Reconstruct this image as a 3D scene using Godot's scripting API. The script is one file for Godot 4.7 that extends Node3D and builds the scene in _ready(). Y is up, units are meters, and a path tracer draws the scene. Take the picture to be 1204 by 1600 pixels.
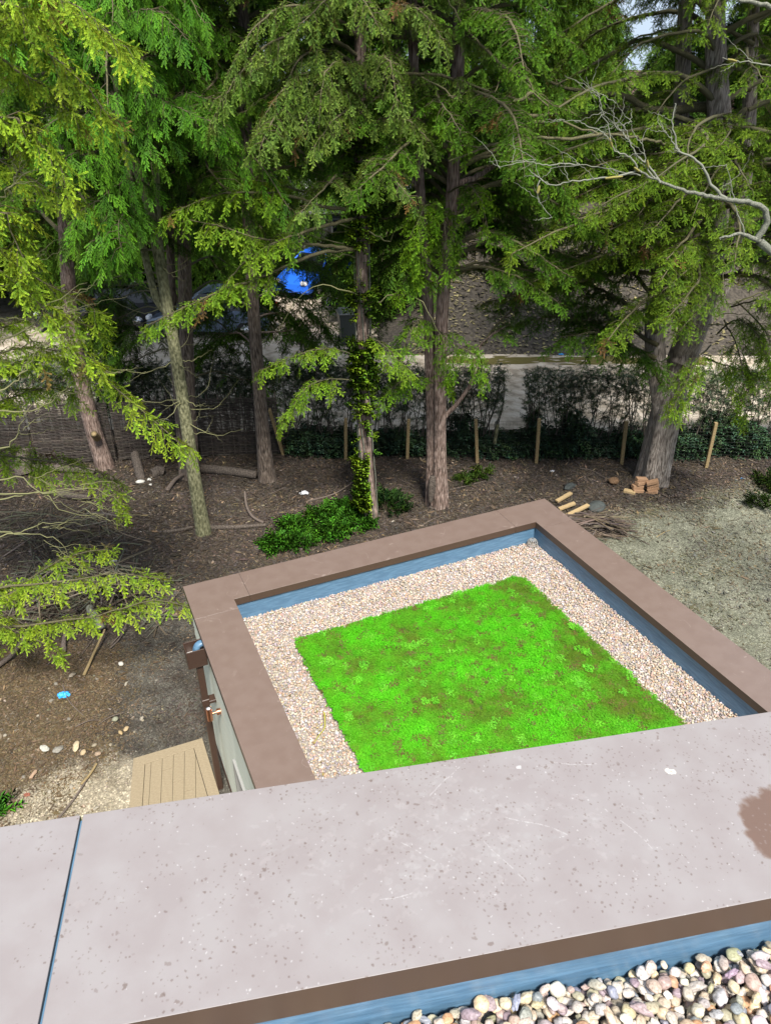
extends Node3D
# A green roof seen from the terrace above it, with a belt of yews and cypresses, a lane and gardens behind.

var rng := RandomNumberGenerator.new()
var M := {}
var S := {}
var wobble := FastNoiseLite.new()
var patchy := FastNoiseLite.new()


class Geo:
	var v := PackedVector3Array()
	var n := PackedVector3Array()
	var uv := PackedVector2Array()
	var c := PackedColorArray()
	var i := PackedInt32Array()

	func vert(p: Vector3, nn: Vector3, u := Vector2.ZERO, col := Color.WHITE) -> int:
		v.append(p); n.append(nn); uv.append(u); c.append(col)
		return v.size() - 1

	func tri(a: Vector3, b: Vector3, d: Vector3, col := Color.WHITE) -> void:   # counter-clockwise seen from the front
		var nn := (b - a).cross(d - a).normalized()
		var k := v.size()
		for p in [a, b, d]:
			vert(p, nn, Vector2.ZERO, col)
		i.append_array(PackedInt32Array([k, k + 2, k + 1]))

	func quad(a: Vector3, b: Vector3, d: Vector3, e: Vector3, col := Color.WHITE, us := [Vector2(0, 0), Vector2(1, 0), Vector2(1, 1), Vector2(0, 1)]) -> void:
		var nn := (b - a).cross(d - a)
		if nn.length() < 1e-12:
			nn = (d - a).cross(e - a)
		nn = nn.normalized()
		var k := v.size()
		vert(a, nn, us[0], col); vert(b, nn, us[1], col); vert(d, nn, us[2], col); vert(e, nn, us[3], col)
		i.append_array(PackedInt32Array([k, k + 2, k + 1, k, k + 3, k + 2]))

	func leaf(a: Vector3, tip: Vector3, side: Vector3, nn: Vector3, col: Color, cold: Color) -> void:   # a flat pointed leaf of two triangles
		var m := a.lerp(tip, 0.5)
		var k := v.size()
		vert(a, nn, Vector2.ZERO, cold); vert(m + side, nn, Vector2.ZERO, col); vert(tip, nn, Vector2.ZERO, col); vert(m - side, nn, Vector2.ZERO, col)
		i.append_array(PackedInt32Array([k, k + 2, k + 1, k, k + 3, k + 2]))

	func box(t: Transform3D, s: Vector3, b := 0.0, col := Color.WHITE) -> void:   # box with chamfered edges
		var h := s * 0.5
		b = minf(b, minf(h.x, minf(h.y, h.z)) * 0.6)
		for ax in 3:
			var a1 := (ax + 1) % 3
			var a2 := (ax + 2) % 3
			for sg in [-1.0, 1.0]:
				var cs := []
				for q in [[-1, -1], [1, -1], [1, 1], [-1, 1]]:
					var p := Vector3.ZERO
					p[ax] = sg * h[ax]
					p[a1] = q[0] * (h[a1] - b)
					p[a2] = q[1] * (h[a2] - b)
					cs.append(t * p)
				if sg > 0: quad(cs[0], cs[1], cs[2], cs[3], col)
				else: quad(cs[3], cs[2], cs[1], cs[0], col)
		if b <= 0.0:
			return
		for ax in 3:
			var a1 := (ax + 1) % 3
			var a2 := (ax + 2) % 3
			for s1 in [-1.0, 1.0]:
				for s2 in [-1.0, 1.0]:
					var ps := []
					for e in [-1.0, 1.0]:
						var p := Vector3.ZERO
						p[ax] = e * (h[ax] - b); p[a1] = s1 * h[a1]; p[a2] = s2 * (h[a2] - b)
						var r := Vector3.ZERO
						r[ax] = e * (h[ax] - b); r[a1] = s1 * (h[a1] - b); r[a2] = s2 * h[a2]
						ps.append(t * p); ps.append(t * r)
					if s1 * s2 > 0: quad(ps[1], ps[3], ps[2], ps[0], col)
					else: quad(ps[0], ps[2], ps[3], ps[1], col)
		for sx in [-1.0, 1.0]:
			for sy in [-1.0, 1.0]:
				for sz in [-1.0, 1.0]:
					var px := t * Vector3(sx * h.x, sy * (h.y - b), sz * (h.z - b))
					var py := t * Vector3(sx * (h.x - b), sy * h.y, sz * (h.z - b))
					var pz := t * Vector3(sx * (h.x - b), sy * (h.y - b), sz * h.z)
					if sx * sy * sz > 0: tri(px, py, pz, col)
					else: tri(px, pz, py, col)

	func tube(pts: PackedVector3Array, rad: PackedFloat32Array, sides := 6, flute := 0.0, lobes := 5, seed_ := 0.0, col := Color.WHITE, cap := true) -> void:
		var up := Vector3.UP if absf((pts[1] - pts[0]).normalized().y) < 0.9 else Vector3.RIGHT
		var k0 := v.size()
		var run := 0.0
		for j in pts.size():
			var d := (pts[mini(j + 1, pts.size() - 1)] - pts[maxi(j - 1, 0)]).normalized()
			var x := up.cross(d).normalized()
			var y := d.cross(x)
			up = y
			if j > 0: run += pts[j].distance_to(pts[j - 1])
			for s in sides + 1:
				var a := TAU * s / sides
				var r := rad[j]
				if flute > 0.0:
					r *= 1.0 + flute * (sin(a * lobes + seed_ + run * 0.5) + 0.5 * sin(a * (lobes * 2 + 1) - run * 0.9 + seed_ * 3.0) + 0.35 * sin(a * 3 + run * 2.3 + seed_))
				var o := x * cos(a) + y * sin(a)
				vert(pts[j] + o * r, o, Vector2(float(s) / sides, run), col)
		for j in pts.size() - 1:
			for s in sides:
				var a := k0 + j * (sides + 1) + s
				var b := a + sides + 1
				i.append_array(PackedInt32Array([a, b, a + 1, a + 1, b, b + 1]))
		if flute > 0.0:
			smooth(k0, pts.size(), sides)
		if cap:
			for e in 2:
				var j := 0 if e == 0 else pts.size() - 1
				var d := (pts[0] - pts[1]).normalized() if e == 0 else (pts[j] - pts[j - 1]).normalized()
				var m := vert(pts[j], d, Vector2(0.5, 0.5), col)
				for s in sides:
					var a := k0 + j * (sides + 1) + s
					if e == 0: i.append_array(PackedInt32Array([m, a, a + 1]))
					else: i.append_array(PackedInt32Array([m, a + 1, a]))

	func smooth(k0: int, rows: int, sides: int) -> void:
		for j in rows:
			for s in sides + 1:
				var a := k0 + j * (sides + 1) + s
				var l := k0 + j * (sides + 1) + (s + sides - 1) % sides
				var r := k0 + j * (sides + 1) + (s + 1) % sides
				var lo := a - (sides + 1) if j > 0 else a
				var hi := a + (sides + 1) if j < rows - 1 else a
				var nn := (v[r] - v[l]).cross(v[hi] - v[lo])
				if nn.dot(n[a]) < 0: nn = -nn
				n[a] = nn.normalized()

	func mesh() -> ArrayMesh:
		var m := ArrayMesh.new()
		if v.is_empty():
			return m
		var arr := []
		arr.resize(Mesh.ARRAY_MAX)
		arr[Mesh.ARRAY_VERTEX] = v
		arr[Mesh.ARRAY_NORMAL] = n
		arr[Mesh.ARRAY_TEX_UV] = uv
		arr[Mesh.ARRAY_COLOR] = c
		arr[Mesh.ARRAY_INDEX] = i
		m.add_surface_from_arrays(Mesh.PRIMITIVE_TRIANGLES, arr)
		return m


func rnd(a := 0.0, b := 1.0) -> float:
	return rng.randf_range(a, b)


func lin(r: float, g: float, b: float) -> Color:   # a linear base colour as albedo_color wants it
	return Color(r, g, b).linear_to_srgb()


func mat(called: String, col: Color, rough := 0.8, vc := false) -> StandardMaterial3D:
	var m := StandardMaterial3D.new()
	m.resource_name = called
	m.albedo_color = col
	m.roughness = rough
	m.vertex_color_use_as_albedo = vc
	M[called] = m
	return m


func noise_tex(seed_: int, freq: float, cols: Array, offs: Array, size := 512, normal := 0.0, oct := 5, kind := FastNoiseLite.TYPE_SIMPLEX_SMOOTH) -> NoiseTexture2D:
	var f := FastNoiseLite.new()
	f.seed = seed_
	f.frequency = freq
	f.noise_type = kind
	f.fractal_octaves = oct
	var t := NoiseTexture2D.new()
	t.width = size; t.height = size
	t.seamless = true
	t.noise = f
	if normal > 0.0:
		t.as_normal_map = true
		t.bump_strength = normal
	else:
		var g := Gradient.new()
		g.offsets = PackedFloat32Array(offs)
		var cc := PackedColorArray()
		for k in cols: cc.append(Color(k).linear_to_srgb())
		g.colors = cc
		t.color_ramp = g
	return t


func tri_mat(called: String, tex: Texture2D, scale: Vector3, rough: float, nrm: Texture2D = null, nstr := 1.0, world := false) -> StandardMaterial3D:
	var m := mat(called, Color.WHITE, rough)
	m.albedo_texture = tex
	m.uv1_triplanar = true
	m.uv1_world_triplanar = world
	m.uv1_scale = scale
	if nrm:
		m.normal_enabled = true
		m.normal_texture = nrm
		m.normal_scale = nstr
	return m


func numbered(called: String, parent: Node) -> String:
	if not parent.has_node(called):
		return called
	var k := 1
	while parent.has_node("%s_%03d" % [called, k]): k += 1
	return "%s_%03d" % [called, k]


func thing(called: String, label: String, category: String, at := Vector3.ZERO, turn := 0.0, group := "") -> Node3D:
	var o := Node3D.new()
	o.name = numbered(called, self)
	add_child(o)
	o.position = at
	o.rotation.y = turn
	tag(o, label, category, group)
	return o


func tag(o: Node, label: String, category := "", group := "", kind := "") -> void:
	if label: o.set_meta("label", label)
	if category: o.set_meta("category", category)
	if group: o.set_meta("group", group)
	if kind: o.set_meta("kind", kind)


var taken := {}

func part(called: String, m: Mesh, material: Material, parent: Node, label := "", kind := "") -> MeshInstance3D:
	var o := MeshInstance3D.new()
	var key := str(parent.get_instance_id()) + called
	var k: int = taken.get(key, 0)
	taken[key] = k + 1
	o.name = called if k == 0 else "%s_%03d" % [called, k]
	o.mesh = m
	o.material_override = material
	parent.add_child(o)
	tag(o, label, "", "", kind)
	return o


func geo_part(called: String, g: Geo, material: Material, parent: Node, label := "", kind := "") -> MeshInstance3D:
	return part(called, g.mesh(), material, parent, label, kind)


func single(called: String, g: Geo, material: Material, at: Vector3, label: String, category: String, group := "", kind := "") -> MeshInstance3D:
	var o := MeshInstance3D.new()
	o.name = numbered(called, self)
	o.mesh = g.mesh()
	o.material_override = material
	add_child(o)
	o.position = at
	tag(o, label, category, group, kind)
	return o


func many(called: String, m: Mesh, material: Material, parent: Node, ts: Array, cs: Array, label := "") -> MultiMeshInstance3D:
	var mm := MultiMesh.new()
	mm.transform_format = MultiMesh.TRANSFORM_3D
	mm.use_colors = true
	mm.mesh = m
	mm.instance_count = ts.size()
	for k in ts.size():
		mm.set_instance_transform(k, ts[k])
		mm.set_instance_color(k, cs[k])
	var o := MultiMeshInstance3D.new()
	var key := str(parent.get_instance_id()) + called
	var q: int = taken.get(key, 0)
	taken[key] = q + 1
	o.name = called if q == 0 else "%s_%03d" % [called, q]
	o.multimesh = mm
	o.material_override = material
	parent.add_child(o)
	o.set_meta("kind", "stuff")
	if label: o.set_meta("label", label)
	return o


func curve(pts: Array, steps: int) -> PackedVector3Array:   # smooth line through the points, evenly spaced
	var c := Curve3D.new()
	c.bake_interval = 0.04
	for k in pts.size():
		var d: Vector3 = (pts[mini(k + 1, pts.size() - 1)] - pts[maxi(k - 1, 0)]) / 6.0
		c.add_point(pts[k], -d, d)
	var out := PackedVector3Array()
	var l := c.get_baked_length()
	for s in steps + 1:
		out.append(c.sample_baked(l * s / steps, false))
	return out


func taper(n: int, r0: float, r1: float, flare := 0.0) -> PackedFloat32Array:
	var out := PackedFloat32Array()
	for k in n:
		var t := float(k) / (n - 1)
		out.append(lerpf(r0, r1, t) * (1.0 + flare * exp(-t * 14.0)))
	return out


func frame(dir: Vector3, up := Vector3.UP) -> Basis:
	if absf(dir.normalized().dot(up)) > 0.98: up = Vector3.RIGHT
	return Basis.looking_at(dir, up)


func stone(seed_: int, sub: int, rough := 0.18, squash := Vector3(1, 0.7, 0.85)) -> ArrayMesh:   # a water-worn stone of radius about 0.5
	var f := FastNoiseLite.new()
	f.seed = seed_
	f.frequency = 0.9
	f.fractal_octaves = 2
	var t := (1.0 + sqrt(5.0)) / 2.0
	var vs := [Vector3(-1, t, 0), Vector3(1, t, 0), Vector3(-1, -t, 0), Vector3(1, -t, 0), Vector3(0, -1, t), Vector3(0, 1, t), Vector3(0, -1, -t), Vector3(0, 1, -t), Vector3(t, 0, -1), Vector3(t, 0, 1), Vector3(-t, 0, -1), Vector3(-t, 0, 1)]
	var fs := [[0, 11, 5], [0, 5, 1], [0, 1, 7], [0, 7, 10], [0, 10, 11], [1, 5, 9], [5, 11, 4], [11, 10, 2], [10, 7, 6], [7, 1, 8], [3, 9, 4], [3, 4, 2], [3, 2, 6], [3, 6, 8], [3, 8, 9], [4, 9, 5], [2, 4, 11], [6, 2, 10], [8, 6, 7], [9, 8, 1]]
	for k in vs.size(): vs[k] = vs[k].normalized()
	for q in sub:
		var mid := {}
		var nf := []
		for tr in fs:
			var m := []
			for e in 3:
				var a: int = tr[e]
				var b: int = tr[(e + 1) % 3]
				var key := mini(a, b) * 10000 + maxi(a, b)
				if not mid.has(key):
					vs.append(((vs[a] + vs[b]) * 0.5).normalized())
					mid[key] = vs.size() - 1
				m.append(mid[key])
			nf.append([tr[0], m[0], m[2]]); nf.append([tr[1], m[1], m[0]]); nf.append([tr[2], m[2], m[1]]); nf.append([m[0], m[1], m[2]])
		fs = nf
	var g := Geo.new()
	for p in vs:
		var r := 0.5 * (1.0 + rough * 2.2 * f.get_noise_3dv(p * 1.0 + Vector3(seed_, 0, 0)))
		g.vert(p * r * squash, Vector3.ZERO, Vector2(p.x, p.z))
	for tr in fs:
		var nn: Vector3 = (g.v[tr[1]] - g.v[tr[0]]).cross(g.v[tr[2]] - g.v[tr[0]])
		for e in 3: g.n[tr[e]] += nn
		g.i.append_array(PackedInt32Array([tr[0], tr[2], tr[1]]))
	for k in g.n.size(): g.n[k] = g.n[k].normalized()
	return g.mesh()


func prism(poly: Array, y0: float, y1: float, ch := 0.003, sides: Geo = null) -> Geo:   # an upright prism over a plan (x, z), counter-clockwise seen from above; its top edge chamfered
	var g := Geo.new()
	var n := poly.size()
	var area := 0.0
	for k in n: area += poly[k].cross(poly[(k + 1) % n])
	if area > 0.0:
		poly = poly.duplicate()
		poly.reverse()
	if sides == null: sides = g
	var ins := []
	for k in n:
		var a: Vector2 = (poly[k] - poly[(k + n - 1) % n]).normalized()
		var b: Vector2 = (poly[(k + 1) % n] - poly[k]).normalized()
		var na := Vector2(a.y, -a.x)
		var nb := Vector2(b.y, -b.x)
		var m := (na + nb)
		ins.append(poly[k] + m / (1.0 + na.dot(nb)) * ch)
	var idx := Geometry2D.triangulate_polygon(PackedVector2Array(ins))
	for q in [[y1, Vector3.UP], [y0, Vector3.DOWN]]:
		var k0 := g.v.size()
		for p in ins: g.vert(Vector3(p.x, q[0], p.y), q[1], Vector2(p.x, p.y))
		for t in idx.size() / 3:
			var a := k0 + idx[t * 3]
			var b := k0 + idx[t * 3 + 1]
			var d := k0 + idx[t * 3 + 2]
			var up := (g.v[b] - g.v[a]).cross(g.v[d] - g.v[a]).y > 0
			if up == (q[1].y > 0): g.i.append_array(PackedInt32Array([a, d, b]))
			else: g.i.append_array(PackedInt32Array([a, b, d]))
	for k in n:
		var p: Vector2 = poly[k]
		var r: Vector2 = poly[(k + 1) % n]
		var pi: Vector2 = ins[k]
		var ri: Vector2 = ins[(k + 1) % n]
		var us := [p, r, r, p]
		sides.quad(Vector3(p.x, y0, p.y), Vector3(r.x, y0, r.y), Vector3(r.x, y1 - ch, r.y), Vector3(p.x, y1 - ch, p.y), Color.WHITE, us)
		g.quad(Vector3(p.x, y1 - ch, p.y), Vector3(r.x, y1 - ch, r.y), Vector3(ri.x, y1, ri.y), Vector3(pi.x, y1, pi.y), Color.WHITE, us)
	return g


func rect(x0: float, z0: float, x1: float, z1: float) -> Array:   # seen from above (z down the page), the way prism() wants it
	return [Vector2(x0, z1), Vector2(x1, z1), Vector2(x1, z0), Vector2(x0, z0)]


func slab(x0: float, y0: float, z0: float, x1: float, y1: float, z1: float, b := 0.004) -> Geo:
	var g := Geo.new()
	g.box(Transform3D(Basis(), Vector3(x0 + x1, y0 + y1, z0 + z1) * 0.5), Vector3(absf(x1 - x0), absf(y1 - y0), absf(z1 - z0)), b)
	return g


func lie(x: float, z: float) -> float:   # height of the ground
	var d := clampf((-z - 7.5) / 3.0 + maxf(0.0, -x - 4.0) * 0.2, 0.0, 1.0)
	var h := wobble.get_noise_2d(x * 1.0, z * 1.0) * 0.09 * d
	if z < -15.2: h *= clampf((z + 16.2), 0.0, 1.0)
	return h


func _ready() -> void:
	rng.seed = 20240411
	wobble.seed = 5; wobble.frequency = 0.35
	patchy.seed = 11; patchy.frequency = 0.6
	var cam := Camera3D.new()
	cam.name = "camera"
	cam.position = Vector3(0, 7.15, 0)
	cam.basis = Basis(Vector3.RIGHT, deg_to_rad(-30.517)) * Basis(Vector3.BACK, deg_to_rad(0.155))
	cam.fov = 70.49
	cam.near = 0.05
	cam.far = 600.0
	cam.current = true
	add_child(cam)
	var env := Environment.new()
	env.background_mode = Environment.BG_SKY
	var sky := ProceduralSkyMaterial.new()
	sky.sky_top_color = Color(0.86, 0.91, 1.0)
	sky.sky_horizon_color = Color(0.84, 0.92, 1.0)
	sky.sky_curve = 0.2
	sky.ground_bottom_color = Color(0.25, 0.24, 0.2)
	sky.ground_horizon_color = Color(0.5, 0.5, 0.48)
	sky.sky_energy_multiplier = 1.0
	env.sky = Sky.new()
	env.sky.sky_material = sky
	env.background_energy_multiplier = 0.55
	env.tonemap_mode = Environment.TONE_MAPPER_LINEAR
	env.tonemap_exposure = 1.8
	env.sdfgi_enabled = true
	env.ssao_enabled = true
	env.ssil_enabled = true
	var we := WorldEnvironment.new()
	we.name = "world_environment"
	we.environment = env
	add_child(we)
	var sun := DirectionalLight3D.new()
	sun.name = "sun"
	sun.light_color = Color(1.0, 0.975, 0.94)
	sun.light_energy = 1.4
	sun.light_angular_distance = 12.0
	sun.shadow_enabled = true
	sun.rotation_degrees = Vector3(-56, 14, 0)
	add_child(sun)
	materials()
	shapes()
	setting()
	pod()
	terrace()
	fences()
	far_side()
	trees()
	litter()
	oddments()


func materials() -> void:
	var bark_n := noise_tex(3, 0.02, [], [], 512, 9.0, 5)
	var bark := noise_tex(4, 0.018, [Color(0.035, 0.026, 0.02), Color(0.13, 0.098, 0.075), Color(0.24, 0.2, 0.165)], [0.25, 0.5, 0.85])
	tri_mat("bark_brown", bark, Vector3(3.5, 0.5, 3.5), 0.9, bark_n, 1.3)
	tri_mat("bark_yew", noise_tex(6, 0.018, [Color(0.06, 0.04, 0.03), Color(0.2, 0.14, 0.115), Color(0.36, 0.29, 0.25)], [0.25, 0.5, 0.85]), Vector3(4.0, 0.4, 4.0), 0.9, bark_n, 1.3)
	tri_mat("bark_green", noise_tex(8, 0.02, [Color(0.06, 0.062, 0.03), Color(0.16, 0.16, 0.085), Color(0.27, 0.265, 0.16)], [0.25, 0.5, 0.85]), Vector3(2.5, 0.8, 2.5), 0.9, bark_n, 0.8)
	tri_mat("bark_limb", noise_tex(9, 0.03, [Color(0.04, 0.035, 0.018), Color(0.1, 0.092, 0.045), Color(0.17, 0.16, 0.075)], [0.25, 0.5, 0.85]), Vector3(4, 4, 4), 0.9, bark_n, 0.6)
	tri_mat("bark_lichen", noise_tex(10, 0.03, [Color(0.06, 0.065, 0.048), Color(0.15, 0.157, 0.125), Color(0.27, 0.27, 0.215)], [0.25, 0.5, 0.8]), Vector3(5, 5, 5), 0.9, bark_n, 0.6)
	tri_mat("bark_grey", noise_tex(7, 0.018, [Color(0.07, 0.055, 0.045), Color(0.24, 0.205, 0.175), Color(0.42, 0.38, 0.34)], [0.2, 0.5, 0.85]), Vector3(3.5, 0.35, 3.5), 0.9, bark_n, 1.5)
	tri_mat("bark_log", noise_tex(5, 0.02, [Color(0.028, 0.022, 0.017), Color(0.085, 0.068, 0.055), Color(0.16, 0.135, 0.11)], [0.25, 0.5, 0.85]), Vector3(3, 3, 3), 0.9, bark_n, 1.0)
	tri_mat("lichen_yellow", noise_tex(12, 0.05, [Color(0.16, 0.16, 0.09), Color(0.34, 0.28, 0.035)], [0.3, 0.7]), Vector3(6, 6, 6), 0.95)
	tri_mat("timber_pale", noise_tex(13, 0.03, [Color(0.3, 0.21, 0.1), Color(0.46, 0.35, 0.19)], [0.3, 0.7]), Vector3(6, 1, 6), 0.8)
	tri_mat("timber_post", noise_tex(14, 0.03, [Color(0.16, 0.11, 0.05), Color(0.36, 0.28, 0.14)], [0.3, 0.7]), Vector3(9, 1.4, 9), 0.85)
	tri_mat("dead_wood", noise_tex(15, 0.03, [Color(0.07, 0.055, 0.045), Color(0.19, 0.15, 0.125)], [0.3, 0.7]), Vector3(5, 5, 5), 0.9, bark_n, 0.6)
	var leaf := mat("leaf", Color.WHITE, 0.55, true)
	leaf.backlight_enabled = true
	leaf.backlight = Color(0.5, 0.5, 0.5)
	leaf.metallic_specular = 0.2
	leaf.cull_mode = BaseMaterial3D.CULL_DISABLED
	var needle := mat("needle", Color.WHITE, 0.55, true)
	needle.backlight_enabled = true
	needle.backlight = Color(0.16, 0.16, 0.16)
	needle.metallic_specular = 0.2
	needle.cull_mode = BaseMaterial3D.CULL_DISABLED
	mat("twig", Color.WHITE, 0.9, true)
	mat("pebble", Color.WHITE, 0.5, true)
	var peb := M.pebble as StandardMaterial3D
	peb.albedo_texture = noise_tex(21, 0.012, [Color(0.62, 0.6, 0.58), Color(0.95, 0.94, 0.92), Color(1, 1, 1)], [0.2, 0.5, 0.8], 256)
	peb.uv1_triplanar = true
	peb.uv1_scale = Vector3(1.3, 1.3, 1.3)
	mat("soil_mat", lin(0.05, 0.075, 0.02), 0.95)
	tri_mat("bedding", noise_tex(23, 0.06, [Color(0.2, 0.18, 0.16), Color(0.42, 0.38, 0.33)], [0.3, 0.7]), Vector3(6, 6, 6), 0.9)
	mat("fascia", lin(0.07, 0.044, 0.03), 0.42)
	mat("brown_metal", lin(0.055, 0.031, 0.022), 0.4)
	mat("membrane", lin(0.108, 0.217, 0.338), 0.42)
	var mem := M.membrane as StandardMaterial3D
	mem.albedo_texture = noise_tex(31, 0.01, [Color(0.75, 0.78, 0.8), Color(1, 1, 1)], [0.3, 0.7], 512)
	mem.uv1_triplanar = true
	mem.uv1_scale = Vector3(0.8, 6, 0.8)
	mem.normal_enabled = true
	mem.normal_texture = noise_tex(32, 0.012, [], [], 512, 5.0, 3)
	mem.normal_scale = 0.7
	tri_mat("cladding", noise_tex(33, 0.012, [Color(0.62, 0.66, 0.55), Color(0.78, 0.81, 0.7)], [0.3, 0.7]), Vector3(0.5, 14, 0.5), 0.6)
	mat("white_paint", lin(0.78, 0.78, 0.76), 0.5)
	mat("pale_grey", lin(0.3, 0.3, 0.285), 0.5)
	mat("dark_glass", lin(0.015, 0.018, 0.02), 0.08)
	mat("copper", lin(0.72, 0.33, 0.2), 0.3).metallic = 1.0
	tri_mat("deck_board", noise_tex(34, 0.02, [Color(0.235, 0.188, 0.12), Color(0.3, 0.245, 0.162)], [0.3, 0.7]), Vector3(2, 2, 12), 0.75)
	mat("deck_gap", lin(0.02, 0.016, 0.012), 0.9)
	M.near_coping = coping_material(true)
	M.pod_coping = coping_material(false)
	tri_mat("brick_red", noise_tex(41, 0.03, [Color(0.16, 0.055, 0.035), Color(0.34, 0.13, 0.085)], [0.3, 0.7]), Vector3(2, 2, 2), 0.9)
	tri_mat("brick_tan", noise_tex(42, 0.04, [Color(0.2, 0.1, 0.05), Color(0.42, 0.28, 0.17)], [0.3, 0.7]), Vector3(4, 4, 4), 0.9)
	mat("mortar", lin(0.36, 0.33, 0.28), 0.95)
	tri_mat("roof_tile", noise_tex(43, 0.03, [Color(0.42, 0.42, 0.43), Color(0.62, 0.62, 0.63)], [0.3, 0.7]), Vector3(2, 2, 2), 0.8)
	tri_mat("red_tile", noise_tex(44, 0.03, [Color(0.07, 0.042, 0.03), Color(0.14, 0.085, 0.065)], [0.3, 0.7]), Vector3(2, 2, 2), 0.85)
	mat("wire", lin(0.06, 0.065, 0.06), 0.5).metallic = 0.6
	mat("bin_plastic", lin(0.03, 0.04, 0.04), 0.45)
	mat("bin_lid", lin(0.08, 0.09, 0.09), 0.45)
	mat("rubber", lin(0.012, 0.012, 0.012), 0.85)
	mat("blue_plastic", lin(0.03, 0.32, 0.75), 0.5)
	mat("white_plastic", lin(0.7, 0.72, 0.75), 0.5)
	mat("slate_blue", lin(0.05, 0.068, 0.072), 0.85)
	for c in [["car_blue", Color(0.02, 0.14, 0.75)], ["car_black", Color(0.012, 0.014, 0.02)], ["car_silver", Color(0.1, 0.14, 0.21)], ["car_purple", Color(0.16, 0.06, 0.42)]]:
		var m := mat(c[0], c[1].linear_to_srgb(), 0.35)
		m.clearcoat_enabled = true
		m.clearcoat = 1.0
		m.clearcoat_roughness = 0.05
	mat("chrome", lin(0.6, 0.6, 0.62), 0.2).metallic = 1.0
	mat("lamp_red", lin(0.4, 0.01, 0.01), 0.25)
	mat("lamp_clear", lin(0.7, 0.72, 0.75), 0.15)
	mat("yellow_weed", lin(0.38, 0.35, 0.07), 0.8)


func stamp(b: PackedByteArray, w: int, h: int, x: float, y: float, rx: float, ry: float, turn: float, col: Color, strength: float, f: FastNoiseLite, amp := 0.9) -> void:
	var r := int(maxf(rx, ry) * 1.4) + 1
	var cs := cos(turn)
	var sn := sin(turn)
	for py in range(maxi(0, int(y) - r), mini(h, int(y) + r + 1)):
		for px in range(maxi(0, int(x) - r), mini(w, int(x) + r + 1)):
			var dx := px - x
			var dy := py - y
			var a := (dx * cs + dy * sn) / rx
			var d := (-dx * sn + dy * cs) / ry
			var q := a * a + d * d + f.get_noise_2d(px * 3.0, py * 3.0) * amp
			if q < 1.0:
				var k := (py * w + px) * 3
				var s := strength * clampf((1.0 - q) * 4.0, 0.0, 1.0)
				b[k] = int(lerpf(b[k], col.r8, s)); b[k + 1] = int(lerpf(b[k + 1], col.g8, s)); b[k + 2] = int(lerpf(b[k + 2], col.b8, s))


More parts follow.
